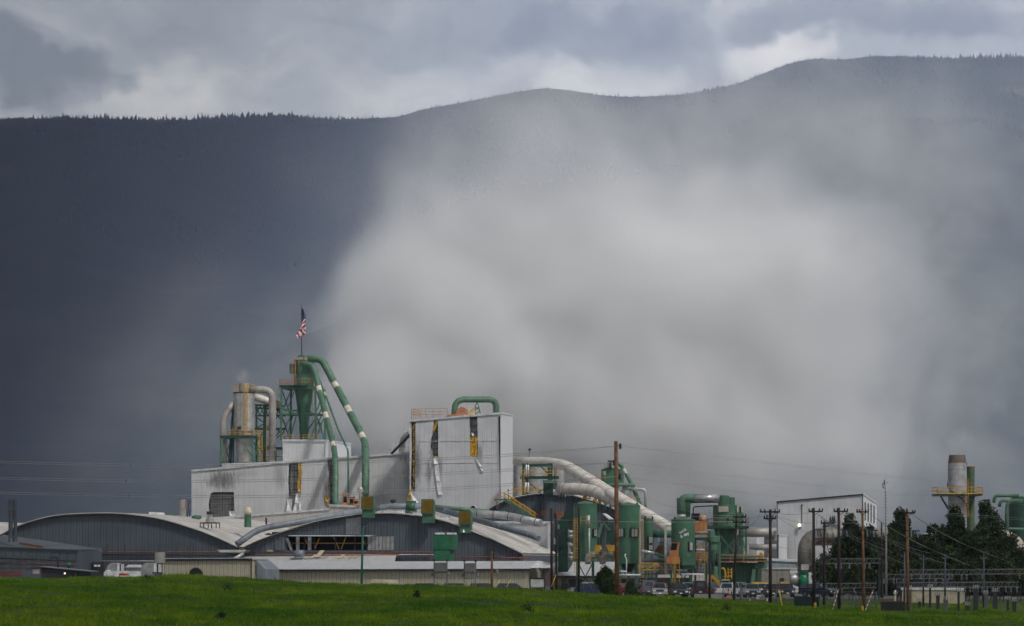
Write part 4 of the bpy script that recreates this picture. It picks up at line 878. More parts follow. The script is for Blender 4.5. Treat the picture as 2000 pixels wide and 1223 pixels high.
def patches(path, r, spots, t, m=PATCH):
    for (px, py, L) in spots:
        # a bolted plate wrapped over the side that faces the field
        best = min(range(len(path) - 1), key=lambda i: abs(((path[i] + path[i + 1]) / 2).z - zof(py, path[i].y)))
        a, b = path[best], path[best + 1]; u = (zof(py, a.y) - a.z) / ((b.z - a.z) or 1); p = a + (b - a) * u; d = (b - a).normalized()
        x = d.cross(Vector((0, -1, 0))).normalized(); y = x.cross(d).normalized(); y = y if y.y < 0 else -y; vs = []; n = 7
        for e in (-.5, .5):
            for k in range(n): g = -1.0 + 2.0 * k / (n - 1); vs.append(p + d * (L * e) + (x * math.sin(g) + y * math.cos(g)) * (r * 1.03 + .015))
        mb = MB(m); mb.add(vs, [(k, k + 1, n + k + 1, n + k) for k in range(n - 1)], True); mb.link('repair_plate', t)
def ductthing(name, label, pts, r, m, bend, ring, spots=(), cat='duct', ring_m=None, group=None):
    path = fillet(pts, bend); b = (pts[0] + pts[-1]) / 2; b.z = min(p.z for p in pts); t = thing(name, label, cat, b, 0, group)
    mb = MB(m); mb.tube(path, r, 18); mb.link('pipe', t)
    mb = MB(ring_m or m)
    if ring:
        for p, d in along(path, ring, ring * .4): mb = MB(ring_m or m); mb.tube([p - d * .05, p + d * .05], r * 1.07 + .02, 18); mb.link('joint_ring', t)
    if spots: patches(path, r, spots, t)
    return t
ductthing('slanting_duct', 'thick green duct slanting from the cyclone top down to the mill roof, rightmost of three', [P(602, 701, 562), P(628, 701, 562), P(655, 752, 560), P(713, 862, 548), P(714, 902, 536), P(714, 966, 533)], M(7.0, 560), GREEN_L, [0, 3.0, 1.5, 2.0, 2.0], 9, [(651, 753, 1.9), (683, 805, 1.9), (708, 855, 1.9)])
ductthing('slanting_duct', 'thick green duct slanting down from the cyclone front to the mill wall, leftmost of three', [P(590, 711, 560), P(611, 713, 559), P(624, 762, 558), P(652, 872, 545), P(655.5, 905, 536), P(655.5, 983, 533), P(664, 992, 532)], M(5.6, 560), GREEN_L, [0, 3.0, 1.5, 2.0, 1.0, 1.2], 9, [(621, 760, 1.8), (637, 817, 1.8), (651, 871, 1.8)])
ductthing('slanting_duct', 'thin green pipe slanting between the two thick green ducts', [P(618, 727, 562), P(636, 772, 560), P(660, 838, 553), P(680, 880, 536), P(680.5, 962, 534)], M(1.9, 560), GREEN_L, 1.0, 0, [(636, 770, .9), (657, 823, .9), (677, 876, .9)])
t = thing('flagpole', 'thin flagpole rising from the top of the green cyclone', 'flagpole', P(589.5, 695, Y))
mb = MB(DARKM); mb.tube([P(589.5, 695, Y), P(588.5, 596, Y)], [.09, .05], 8); part(mb, 'pole', t)
mb = MB(CHROME); q = P(588.4, 595.5, Y); mb.lathe(q, [(.02, q.z - .1), (.12, q.z), (.02, q.z + .1)], 8); part(mb, 'finial', t)
# flag: a cloth hanging in folds; rows run down the drop
FB, FR_, FW = mat('flag_blue', (0.012, 0.018, 0.10), .8, streak=0), mat('flag_red', (0.42, 0.015, 0.03), .8, streak=0), mat('flag_white', (0.72, 0.74, 0.78), .8, streak=0)
outl = [(602.5, 589, 590.3), (608, 589.2, 594), (614, 589.4, 596.3), (621, 589.6, 597.2), (627, 589.6, 597), (633, 586.5, 597), (640, 586, 597.2), (646, 584, 597.4), (651, 580, 597), (655, 578.5, 592), (660.5, 579.5, 583.5)]
mb = MB(FB); R, Cn = 44, 14; vs = []
for i in range(R + 1):
    y = 602.5 + (660.5 - 602.5) * i / R; l = np.interp(y, [o[0] for o in outl], [o[1] for o in outl]); r = np.interp(y, [o[0] for o in outl], [o[2] for o in outl])
    for j in range(Cn + 1):
        u = j / Cn; vs.append(P(l + (r - l) * u, y + 1.6 * math.sin(u * 5 + i * .1), Y - .25 * math.sin(u * 9 + i * .22) - .1))
mb.v = vs; mb.mats = [FB, FR_, FW]
for i in range(R):
    for j in range(Cn):
        d = (i + j * (0.55 if i < 30 else -0.5)); u = j / Cn
        if i + j * .25 < 19: mi = 2 if (i % 3 == 1 and (j + i // 3) % 3 == 1 and j < Cn - 1) else 0
        else: mi = 1 if int(d / 3.0) % 2 == 0 else 2
        o = i * (Cn + 1) + j; mb.f.append([o, o + 1, o + Cn + 2, o + Cn + 1]); mb.mi.append(mi); mb.sm.append(True)
mb.solo('flag', 'drooping red white and blue striped flag on the pole above the green cyclone', 'flag', base=P(589, 631, Y))

# ---- tower roof gear
Y = 532; t = thing('roof_loop_duct', 'green duct looping like a handle over the burnt tower roof', 'duct', P(930, 812, Y))
path = fillet([P(888, 822, Y), P(888, 780.5, Y), P(969, 780.5, Y + 2), P(969, 812, Y + 2)], M(21, Y)); mb = MB(GREEN_L); mb.tube(path, M(6, Y), 20); part(mb, 'pipe', t)
for p, d in along(path, 3.1, 1.8): mb = MB(GREEN); mb.tube([p - d * .06, p + d * .06], M(6.4, Y), 20); part(mb, 'joint_ring', t)
mb = MB(GREEN)
for a, b in (((924, 811), (931, 785)), ((939, 810), (932, 785)), ((926, 802), (936, 795)), ((937, 802), (929, 795)), ((925, 811), (938, 803))): mb.bar(P(*a, Y), P(*b, Y), .14)
part(mb, 'prop', t)
t = thing('roof_fan', 'faded orange round fan with a tan hood on the burnt tower roof', 'fan', P(905, 815, Y - 1))
q = P(903, 806, Y - 1); mb = MB(mat('salmon_fan_paint', (0.45, 0.20, 0.13), .6, rust=.3)); mb.cyl(q - V * .6, q + V * .6, M(10.5, Y), n=28); part(mb, 'scroll', t)
mb = MB(mat('tan_hood', (0.50, 0.36, 0.17), .6)); mb.prism([P(910, 808, Y - 1), P(925, 797, Y - 1), P(925, 810, Y - 1), P(912, 811, Y - 1)], V * 1.4); part(mb, 'hood', t)
mb = MB(ORG); mb.prism([P(872, 813, Y - 2), P(905, 810, Y - 2), P(905, 807.5, Y - 2), P(872, 810.5, Y - 2)], V * 2); part(mb, 'base_frame', t)
t = thing('roof_railing', 'rusty orange railing along the left edge of the burnt tower roof', 'railing', fT.at(840, 820)); mb = MB(ORG)
A0, B0, C0 = fT.at(803, 822, -.3), fT.at(873, 814, -.3), fT.at(803, 822, -6)
for a, b in ((A0, B0), (A0, C0)):
    n = 5; L = b - a
    for k in range(n + 1): mb.bar(a + L * k / n, Vector(((a + L * k / n).x, (a + L * k / n).y, fT.at(803, 801).z + .2)), .06)
    for y in (801, 807, 812): zt = fT.at(803, y).z + .2; mb.bar(Vector((a.x, a.y, zt)), Vector((b.x, b.y, zt)), .06)
part(mb, 'rail', t)
Y = 545; ductthing('roof_elbow', 'dull grey elbow duct bending into the burnt tower above the mill roof', [P(785, 890, Y), P(785, 858, Y), P(803, 845, Y - 2)], M(6, Y), DULL, M(15, Y), 1.2)
mb = MB(DARKM); mb.tube([P(765, 886, 538), P(801, 849, 535)], .22, 10); mb.solo('leaning_pole', 'black pole leaning from the mill roof up to the burnt tower', 'pole')
mb = MB(mat('faint_vent_sheet', (0.35, .36, .37), .6)); mb.box(P(773, 888, 560), 1.1, 1, 2.4); mb.solo('roof_vent_box', 'grey square vent box on the mill roof left of the burnt tower', 'vent')
t = thing('mill_roof_railing', 'thin pale railing along the mill roof beside the burnt tower', 'railing', fB.at(770, 885)); mb = MB(mat('thin_rail', (.4, .38, .33), .6)); railing(mb, [fB.at(732, 890, -2), fB.at(802, 884.5, -2)], 1.0, 1.6, .05); part(mb, 'rail', t)

# ---- roof hoods with yellow louvres
LOUV = mat('mustard_louvre', (0.36, 0.24, 0.025), .7, streak=.3)
def hood(px0, px1, py0, py1, Y, label, group='louvred hoods on the barrel roof'):
    c = G((px0 + px1) / 2, Y, zof(py1, Y)); t = thing('vent_hood', label, 'roof vent', c, -A, group); w_ = M(px1 - px0, Y); h = M(py1 - py0, Y); d = 1.3
    mb = MB(GREEN); mb.box(c - Z * .5, w_ * .93, d * .8, .5 + h * .30, U); part(mb, 'curb_box', t)
    B = c + Z * h * .30; l, r = -U * w_ / 2, U * w_ / 2
    f0, f1 = B - V * (d / 2), B + Z * h * .70 - V * (d / 2 - .15)
    side = lambda e: [B - V * (d / 2) + e, B + V * (d / 2) + e, B + V * (d / 2 - .3) + Z * h * .62 + e, B + Z * h * .70 - V * (d / 2 - .15) + e]
    mb = MB(GREEN_L); a, b = side(l), side(r)
    mb.add(a + b, [(0, 1, 2, 3), (7, 6, 5, 4), (1, 5, 6, 2), (3, 2, 6, 7), (0, 4, 5, 1)]); part(mb, 'hood', t)
    mb = MB(LOUV); n = 9
    for k in range(n):
        u0, u1 = k / n, (k + .82) / n; p0, p1 = f0 + (f1 - f0) * u0, f0 + (f1 - f0) * u1
        mb.add([p0 + l - V * .02, p0 + r - V * .02, p1 + r - V * .10, p1 + l - V * .10, p0 + l + V * .02, p0 + r + V * .02, p1 + r + V * .02, p1 + l + V * .02], [(0, 1, 2, 3), (3, 2, 6, 7), (0, 4, 5, 1), (0, 3, 7, 4), (1, 5, 6, 2)])
    part(mb, 'louvre', t)
    mb = MB(GREEN); 
    for e in (l, r): mb.bar(f0 + e - V * .05, f1 + e - V * .05, .14)
    mb.bar(f1 + l, f1 + r, .12); mb.bar(f0 + l - V * .05, f0 + r - V * .05, .14); part(mb, 'front_frame', t)
hood(708, 732, 970, 1005, 466, 'louvred yellow and green roof hood near the barrel roof peak, highest of three')
hood(825, 849, 976, 1015, 464, 'louvred yellow and green roof hood in the middle of the three')
hood(898, 922, 999, 1035, 464, 'louvred yellow and green roof hood lowest down the right slope')
# grey roof piping
ductthing('roof_duct', 'blue grey duct climbing from the roof valley to the highest yellow hood', [P(463, 1063, 468), P(505, 1033, 470), P(708, 998, 472)], M(6.2, 470), GREYP, 1.8, 4.0, ring_m=mat('duct_band', (.33, .36, .40), .5))
ductthing('roof_duct', 'blue grey duct running level between the first two yellow hoods', [P(733, 994, 474), P(762, 988.5, 474), P(826, 989, 474)], M(5.8, 470), GREYP, 1.4, 2.2, ring_m=mat('duct_band', (.33, .36, .40), .5))
ductthing('roof_duct', 'long blue grey duct descending right past the lowest yellow hood', [P(851, 993, 474), P(1040, 1046, 455), P(1052, 1052, 454)], M(6.0, 465), GREYP, 1.4, 7.0, ring_m=mat('duct_band', (.33, .36, .40), .5))
ductthing('roof_duct', 'light grey duct with a green collar sloping down behind the lowest hood', [P(918, 1003, 478), P(985, 1006, 478), P(1056, 1022, 474)], M(7.5, 478), mat('light_grey_duct', (.36, .37, .385), .5, .2, streak=.3), 2, 2.6, ring_m=GREEN_D)
mb = MB(GREEN_L); mb.cyl(P(977, 1005.6, 478), P(988, 1007, 478), M(8.3, 478), n=20); mb.solo('duct_collar', 'green collar around the light grey duct on the barrel roof', 'collar')
ductthing('roof_duct', 'slim green pipe lying along the foot of the burnt tower', [P(815, 986, 492), P(880, 993, 492), P(956, 999, 492)], M(4.2, 492), GREEN_L, 1, 5)
t = thing('inline_fan', 'green inline fan housing between two yellow hoods on its steel legs', 'fan', P(804, 1010, 474)); q = P(803.5, 989, 474)
mb = MB(GREEN); mb.cyl(q - U * M(9, 474), q + U * M(9, 474), M(9, 474), n=10); part(mb, 'housing', t); mb = MB(GREEN); mb.box(P(803, 983, 474), M(16, 474), 1, .35, U); part(mb, 'cover', t)
mb = MB(GREEN); frame_tower(mb, col(803, 474, 0), M(17, 474), 1.4, zof(1013, 474), zof(998, 474), 1, .14, .1); part(mb, 'stand', t)
for px, py, w_, h_, lb in ((779, 1006, 19, 11, 'white box hatch under the inline fan at its left'), (817, 1009, 16, 10, 'white box hatch left of the middle yellow hood'), (867, 1016, 19, 9, 'white box hatch between the middle and lowest hoods'), (752, 1003, 14, 7, 'white box hatch right of the highest yellow hood')):
    mb = MB(WHITE); c = P(px, py + 2, 470); mb.box(c, M(w_, 470), 1.5, M(h_, 470), U); mb.use(TRIMW).box(c + Z * (M(h_, 470) + .003), M(w_, 470) + .15, 1.65, .1, U); mb.solo('roof_hatch', lb, 'roof hatch', 'white hatches on the barrel roof', rot=-A)
def mushroom(px, py0, py1, Y, wpx, m, label, name='roof_ventilator', capm=None, group='round roof ventilators'):
    c = P(px, py1, Y); t = thing(name, label, 'ventilator', c, 0, group); r = M(wpx / 2, Y); z0, z1 = zof(py1, Y), zof(py0, Y); h = z1 - z0
    mb = MB(m); mb.lathe(c, [(r * .7, z0 - .8), (r * .7, z0 + h * .45)], 20); part(mb, 'base', t)
    mb = MB(capm or m); mb.lathe(c, [(r * .85, z0 + h * .35), (r, z0 + h * .45), (r, z0 + h * .85), (r * .55, z1), (.02, z1)], 20); part(mb, 'cap', t); return t
mushroom(334, 1003.5, 1013, 495, 20, GREEN, 'squat green round roof ventilator left of the rusty flue'); mushroom(384, 1006.5, 1017, 492, 20, GREEN, 'squat green round roof ventilator right of the rusty flue'); mushroom(360, 1006, 1014, 500, 20, GREEN, 'squat green round ventilator half hidden behind the rusty flue')
mushroom(768, 975.5, 984, 480, 11, DARKM, 'small black round ventilator beyond the level grey duct', group='round roof ventilators')
t = thing('rusty_flue', 'galvanised flue with rusty seams standing on the left barrel roof', 'flue', P(357, 1015, 494)); c = P(357, 1015, 494)
mb = MB(SILV); mb.lathe(c, [(M(6.6, 494), zof(1017, 494)), (M(6.6, 494), zof(975, 494))], 20); part(mb, 'pipe', t); mb = MB(mat('rust_band', (.32, .13, .06), .8))
for s_ in (-1, 1): mb = MB(mat('rust_band', (.32, .13, .06), .8)); mb.bar(P(357 + s_ * 5.2, 995, 493.2), P(357 + s_ * 5.2, 976, 493.2), .12); part(mb, 'rust_strip', t)
mb = MB(DARKM); mb.lathe(c, [(M(7, 494), zof(975.5, 494)), (M(7, 494), zof(974.3, 494))], 20); part(mb, 'rim', t)
mb = MB(DARKM); mb.bar(P(366, 1016, 494), P(366, 998, 494), .12); mb.bar(P(370, 1016, 494), P(370, 998, 494), .1); mb.bar(P(364, 998, 494), P(374, 998, 494), .1); mb.tube(fillet([P(368, 998, 494), P(368, 980, 494), P(371, 976, 494), P(373, 984, 494)], .5), .05, 6); mb.solo('flue_stand', 'thin dark steel stand beside the rusty flue', 'stand')
t = thing('green_pipe_vent', 'green vent pipe with a slanted cream mouth in the roof valley', 'vent', P(484, 1027, 482)); c = P(484, 1027, 482); r = M(7, 482)
mb = MB(GREEN); mb.lathe(c, [(r, zof(1030, 482)), (r, zof(1005, 482))], 22); part(mb, 'pipe', t); mb = MB(mat('cream_mouth', (.62, .57, .42), .6)); mb.tube([P(484, 1005, 482), P(484, 1000, 482), P(484, 994.5, 482.5)], [r, r * 1.03, r * .92], 22); part(mb, 'mouth', t)
t = thing('exhaust_fan', 'silver exhaust fan on a black leg frame on the left barrel roof', 'fan', P(410, 1025, 476)); c = P(410, 1020, 476)
mb = MB(SILV); mb.lathe(c, [(M(8.5, 476), zof(1021, 476)), (M(8, 476), zof(1014, 476)), (M(5.5, 476), zof(1011, 476)), (M(5.5, 476), zof(1006, 476))], 18); part(mb, 'body', t); mb = MB(DARKM); mb.lathe(c, [(M(6.5, 476), zof(1005, 476)), (M(6.5, 476), zof(999, 476))], 18); part(mb, 'motor_cap', t)
mb = MB(DARKM); q = P(410, 1021.5, 476); mb.bar(q - U * 1.3 - V * .8, q + U * 1.3 - V * .8, .18); mb.bar(q - U * 1.3 + V * .8, q + U * 1.3 + V * .8, .18)
for i in (-1, 0, 1):
    for j in (-1, 1): mb.bar(q + U * 1.3 * i + V * .8 * j, q + U * 1.3 * i + V * .8 * j - Z * .85, .14)
part(mb, 'leg_frame', t)
mb = MB(WHITE); mb.prism([P(290, 1012, 500), P(318, 1013, 500), P(312, 1001, 500), P(291, 1000, 500)], V * 2); mb.solo('roof_box', 'white tapered box on the crest of the left barrel roof', 'roof box')
mb = MB(DARKM); mb.tube([P(520, 1024, 492), P(520, 1012, 492)], .16, 8); mb.use(CHROME).tube([P(520, 1012, 492), P(520, 1010, 492)], .2, 8); mb.solo('small_vent_pipe', 'small dark vent pipe by the pale annex parapet', 'vent')
mb = MB(DARKM); mb.box(P(540, 1046, 482), 1.2, 1, .55, U); mb.prism([P(516, 1045, 482), P(530, 1045, 482), P(523, 1041, 482)], V * 1); mb.solo('roof_scuttle', 'low black box vents in the roof valley under the climbing duct', 'vent')
# orange and black rubble on the mill roof edge near the thick duct
t = thing('roof_fans', 'group of rusty orange framed fans at the foot of the thick green duct', 'fans', P(690, 990, 528))
for k, (x, y) in enumerate(((675, 987), (687, 988), (696, 989))):
    mb = MB(ORG if k != 1 else RUSTY); c = P(x, y, 528); mb.box(c, .9, .9, .45, U)
    for i in (-1, 1):
        for j in (-1, 1): q = c + U * .42 * i + V * .42 * j; mb.bar(q, q + Z * (2.0 - k * .3), .1)
    mb.box(c + Z * (1.6 - k * .3), 1.0, 1.0, .18, U); part(mb, 'fan_frame', t); mb = MB(BLACK); mb.cyl(c + Z * .46, c + Z * 1.5 - Z * k * .3, .38, n=12); part(mb, 'motor', t)
t = thing('roof_stack', 'short silver capped stack beside the thick green duct base', 'stack', P(704, 992, 520)); c = P(704, 992, 520); mb = MB(SILV); mb.lathe(c, [(M(3.6, 520), zof(992, 520)), (M(3.6, 520), zof(962, 520))], 16); part(mb, 'pipe', t)
mb = MB(SILV); mb.lathe(c, [(M(5.6, 520), zof(961, 520)), (M(5.6, 520), zof(955, 520)), (M(3, 520), zof(951, 520))], 16); part(mb, 'cap', t)
mb = MB(WHITE); ribbon(mb, fT, [(808, 962), (822, 988)], .9, 1.2, .3)
t = thing('gable_pipe', 'charred pipe end with a red lining at the foot of the burnt tower', 'pipe', P(924, 994, 500)); mb = MB(WHITE); mb.cyl(P(924, 993, 503), P(926, 993, 499), M(6, 500), n=18); part(mb, 'shell', t); mb = MB(BLACK); mb.cyl(P(924, 993, 499.2), P(924, 993, 498.6), M(5.2, 500), n=18); part(mb, 'mouth', t); mb = MB(mat('red_collar', (.45, .06, .02), .6)); mb.box(P(924, 998, 498.6), .9, .3, .25); part(mb, 'collar', t)

# green panelled cabinet in front of the middle gable
t = thing('green_filter_cabinet', 'stacked green filter cabinet with two white caps against the middle gable', 'cabinet', G(866, 445), -A); f = Face(884, 445)
def fbox(mb, f, x0, x1, y0, y1, out, d): mb.prism([f.at(x0, y1, out), f.at(x1, y1, out), f.at(x1, y0, out), f.at(x0, y0, out)], V * d); return mb
for x0, x1, y0, y1, out, d, nm in ((847, 884, 1044, 1073, 0, 3, 'upper_box'), (847, 878, 1073, 1081, -.1, 2.6, 'middle_box'), (847, 878, 1081.6, 1098, -.1, 2.6, 'lower_box')): mb = MB(mat('bright_green_paint', (0.018, 0.135, 0.062), .45, streak=.3, seam=.75, seam_d=.5)); fbox(mb, f, x0, x1, y0, y1, out, d); part(mb, nm, t)
for x in (850, 873): mb = MB(WHITE); fbox(mb, f, x, x + 14, 1040.5, 1044, .1, 1.5); part(mb, 'top_cap', t)

# red and grey pipe runs on the gables
def run(name, label, pts, r, m, cat='pipe', hang=None, group=None):
    b = sum(pts, Vector()) / len(pts); b.z = min(p.z for p in pts); t = thing(name, label, cat, b, 0, group); mb = MB(m); mb.tube(fillet(pts, .4), r, 8); mb.link('pipe', t)
    if hang:
        for p, d in along(pts, hang, hang * .5): mb = MB(GREEN_D); mb.bar(p - Z * .3 - V * .1, p + Z * 1.3 - V * .1, .09); mb.link('hanger', t)
    return t
run('sprinkler_pipe', 'long thin red pipe with green hangers on the left barrel gable', [fV1.at(156, 1105, .5), fV1.at(156, 1078, .5), fV1.at(455, 1078, .5)], .07, REDP, hang=2.8)
run('sprinkler_pipe', 'red pipe across the middle gable left of the green cabinet', [fV2.at(486, 1078.5, .5), fV2.at(845, 1078.5, .5)], .07, REDP)
run('sprinkler_pipe', 'red pipe dropping and running right of the green cabinet', [fV2.at(843, 1097, .7), fV2.at(843, 1087, .7), fV2.at(950, 1088, .7), fV2.at(1040, 1091, .7)], .09, REDP)
run('wall_pipe', 'dark pipe under the red pipe on the left barrel gable', [fV1.at(160, 1083.5, .4), fV1.at(470, 1084, .4)], .1, DARKM, hang=7)
run('wall_pipe', 'pale pipe low on the left barrel gable behind the blowers', [fV1.at(165, 1095.5, .4), fV1.at(310, 1096, .4)], .06, SILV)
run('wall_pipe', 'grey pipe across the middle gable below the torn gap', [fV2.at(500, 1083, .4), fV2.at(850, 1083.5, .4)], .06, SILV)
run('sprinkler_pipe', 'red pipe on the low grey shed at the frame edge', [fL.at(-10, 1100.5, .35), fL.at(152, 1103, .35)], .07, REDP)
run('wall_pipe', 'dark hanging pipe above the red one on the low grey shed', [fL.at(-10, 1090, .35), fL.at(152, 1096, .35)], .08, DARKM, hang=1.2)
mb = MB(YEL); ladder(mb, fV2.at(452, z=2.5), M(32, 462), w=.5, cage=False); mb.solo('wall_ladder', 'orange ladder in the corner between the two barrel gables', 'ladder')
mb = MB(SILV); mb.tube([P(438, 1103, 455), P(473, 1083, 455), P(474, 1080, 456)], .28, 10); mb.use(ROOFW).prism([P(424, 1074, 456), P(482, 1074, 456), P(476, 1079, 456), P(430, 1079, 456)], V * 2); mb.solo('valley_gutter', 'pale valley gutter and downpipe between the two barrel gables', 'gutter')
mb = MB(mat('cream_notice', (.5, .4, .28), .6)); fbox(mb, fV2, 522, 533, 1074, 1079, .1, .1); mb.solo('wall_vent_plate', 'small pale plate on the middle gable left of the torn gap', 'plate', rot=-A)
t = thing('flood_lamp', 'grey flood lamp on the right shoulder of the middle gable', 'lamp', fV2.at(907, 1040)); mb = MB(SILV); q = fV2.at(907, 1037, .6); mb.lathe(q, [(.35, q.z - .25), (.2, q.z + .1), (.05, q.z + .25)], 12); part(mb, 'shade', t); mb = MB(DARKM); mb.bar(q, q + V * .6, .08); part(mb, 'arm', t)
t = thing('flood_lamp', 'grey flood lamp on the left gable above the red pipe', 'lamp', fV1.at(198, 1078)); mb = MB(SILV); q = fV1.at(198, 1074, .7); mb.lathe(q, [(.35, q.z - .3), (.3, q.z + .1), (.05, q.z + .25)], 12); part(mb, 'shade', t); mb = MB(DARKM); mb.bar(q, q + V * .7, .08); part(mb, 'arm', t)
# ================================================================== right-hand plant: ducts, tanks, filters
ductthing('insulated_duct', 'long pale insulated duct leaving the tower and slanting down to the right, upper of two', [P(1007, 902, 524), P(1078, 902, 520), P(1105, 912, 515), P(1312, 1036, 462)], M(9.5, 505), PALE, [0, 2.4, 2.0], 4.5, ring_m=mat('duct_strap', (.4, .36, .32), .5))
ductthing('insulated_duct', 'second pale duct lying along the back of the upper slanting duct', [P(1090, 901, 530), P(1112, 908, 528), P(1330, 1040, 475)], M(6, 520), PALE, 2.0, 6)
ductthing('insulated_duct', 'thick pale duct curving from the green box down behind the tanks, lower of two', [P(1092, 955, 500), P(1150, 955, 497), P(1200, 978, 490), P(1250, 1008, 482)], M(11.5, 495), PALE, [0, 3.0, 3.0], 1.9, ring_m=mat('duct_strap', (.4, .36, .32), .5))
t = thing('stair', 'yellow railed green stair up the left shoulder of the right barrel shed', 'stair', P(1015, 1010, 500)); a, b = P(984, 975, 500), P(1044, 1014, 498)
mb = MB(GREEN); mb.bar(a, b, .2, .4); mb.bar(a + V * 1, b + V * 1, .2, .4); mb.bar(P(966, 976, 500), P(986, 976, 500), .3); part(mb, 'stringer', t)
mb = MB(DARKM)
for k in range(13): q = a + (b - a) * (k / 12); mb.bar(q, q + V * 1, .3, .06)
part(mb, 'tread', t)
mb = MB(YEL)
for o in (0, 1):
    mb.bar(a + Z * 1.0 + V * o, b + Z * 1.0 + V * o, .09); mb.bar(a + Z * .5 + V * o, b + Z * .5 + V * o, .06)
    for k in range(7): q = a + (b - a) * (k / 6) + V * o; mb.bar(q, q + Z * 1.0, .08)
part(mb, 'handrail', t)
t = thing('crest_railing', 'yellow railing following the crest of the right barrel shed', 'railing', P(1040, 975, 506)); mb = MB(YEL); pts = [P(965, 985, 507), P(985, 974, 507), P(1010, 967, 507), P(1045, 962, 507), P(1080, 962, 507), P(1120, 965, 507), P(1150, 972, 507)]; railing(mb, pts, 1.1, 1.5, .07); part(mb, 'rail', t)
run('elbow_pipe', 'small white gooseneck pipe at the top of the yellow stair', [P(972, 994, 501), P(972, 978, 501), P(967, 975.5, 501)], .22, SILV)
# grey silos behind the shed
for px, w_, top, lb in ((1014, 22, 906, 'grey steel silo nearest the burnt tower'), (1046, 40, 906, 'broad grey steel silo under the pale duct'), (1092, 20, 908, 'narrow pale silo right of the steel gantry')):
    c = G(px, 545); mb = MB(mat('grey_silo', (.33, .34, .355), .5, .2, streak=.5)); mb.lathe(c, [(M(w_ / 2, 545), 4), (M(w_ / 2, 545), zof(top, 545))], 28); mb.solo('silo', lb, 'silo', 'grey silos behind the right barrel shed')
t = thing('steel_gantry', 'dark green steel gantry with yellow platforms between the tower and the slanting ducts', 'gantry', G(1050, 512)); Yg = 512
mb = MB(GREEN_D)
for x in (1022, 1029, 1072, 1077): mb.bar(P(x, 975, Yg), P(x, 905, Yg), .4)
mb.bar(P(1016, 933, Yg), P(1092, 933, Yg), .5); mb.bar(P(1052, 907, Yg), P(1076, 931, Yg), .22); mb.bar(P(1030, 940, Yg), P(1062, 968, Yg), .18); mb.bar(P(1082, 940, Yg), P(1045, 968, Yg), .16); mb.bar(P(1020, 909, Yg), P(1078, 909, Yg), .5); part(mb, 'frame', t)
mb = MB(WHITE)
for x in (1028, 1032): mb.tube([P(x, 932, Yg - .5), P(x, 908, Yg - .5)], .12, 8)
for x in (1026, 1031): mb.tube([P(x, 962, Yg - .5), P(x + 1, 942, Yg - .5)], .16, 8)
part(mb, 'vertical_pipe', t)
mb = MB(YEL); railing(mb, [P(1017, 931, Yg - .6), P(1095, 931, Yg - .6)], 1.0, 1.3, .08); railing(mb, [P(1005, 966, Yg - .6), P(1050, 962, Yg - .6), P(1098, 962, Yg - .6)], 1.1, 1.2, .08); part(mb, 'railing', t)
mb = MB(YEL); ladder(mb, P(1021, 968, Yg - .8), M(46, Yg), w=.45, cage=False); part(mb, 'ladder', t)
mb = MB(YEL); mb.bar(P(1047, 962, Yg - .7), P(1057, 955, Yg - .7), .16); mb.bar(P(1057, 962, Yg - .7), P(1047, 955, Yg - .7), .16); part(mb, 'valve_wheel', t)
t = thing('green_filter_box', 'dark green filter box on the shed crest feeding the lower pale duct', 'filter box', P(1072, 963, 503), -A); f = Face(1080, 503); mb = MB(GREEN_D); fbox(mb, f, 1061, 1080, 939, 964, 0, 3); part(mb, 'box', t); mb = MB(GREEN_L); mb.bar(P(1060, 939.5, 502.5), P(1084, 941, 502.5), .35); part(mb, 'top_beam', t)
t = thing('white_frame_unit', 'small white framed machine on the crest of the right barrel shed', 'machine', P(1092, 968, 501)); mb = MB(WHITE); mb.box(P(1086, 967, 501), M(11, 501), 1, M(11, 501)); part(mb, 'cabinet', t)
mb = MB(WHITE)
for x in (1093, 1098, 1104): mb.bar(P(x, 970, 501), P(x, 957, 501), .16)
mb.bar(P(1091, 957, 501), P(1105, 957, 501), .16); part(mb, 'frame', t); mb = MB(YEL); mb.bar(P(1095, 963, 500.8), P(1103, 963, 500.8), .1); mb.bar(P(1099, 968, 500.8), P(1099, 958, 500.8), .1); part(mb, 'guard', t)
mb = MB(DARKM); mb.bar(P(1033, 894, 524), P(1034, 880, 524), .09); mb.box(P(1034.6, 880.5, 524), M(5, 524), .3, M(4.5, 524)); mb.solo('mast_lamp', 'small box lamp on a thin mast above the pale duct', 'lamp')
mb = MB(DARKM); mb.tube([P(993, 985, 505), P(992.5, 957, 505)], .05, 6); mb.tube([P(992.5, 958, 505), P(992.5, 956, 505)], .12, 8); mb.solo('whip_mast', 'thin whip mast with a knob before the tower side wall', 'mast')
run('conduit_pole', 'dark conduit with two joints down the right barrel gable', [fV3.at(1056, 1005, .4), fV3.at(1056, 955, .4)], .07, DARKM)
mb = MB(mat('orange_door', (.38, .13, .03), .6, rust=.5)); fbox(mb, fV3, 1056, 1067, 997, 1006, .1, .15); mb.solo('orange_hatch', 'orange square hatch in the right barrel gable', 'hatch', rot=-A)
t = thing('gable_doorway', 'dark doorway with an orange frame at the foot of the yellow stair', 'doorway', fV3.at(1046, 1020), -A); mb = MB(BLACK); fbox(mb, fV3, 1041, 1051, 1005, 1018, .08, .1); part(mb, 'opening', t); mb = MB(mat('orange_door', (.38, .13, .03), .6, rust=.5))
for a, b in (((1041, 1018), (1041, 1005)), ((1041, 1005), (1051, 1005)), ((1051, 1005), (1051, 1018))): mb.bar(fV3.at(*a, .15), fV3.at(*b, .15), .14)
part(mb, 'frame', t)
mb = MB(RUSTY); fbox(mb, Face(1100, 480), 1086, 1099, 998, 1014, 0, .8); mb.solo('rusty_hopper', 'rusty hopper leaning against the shouldered green tank', 'hopper', rot=-A)
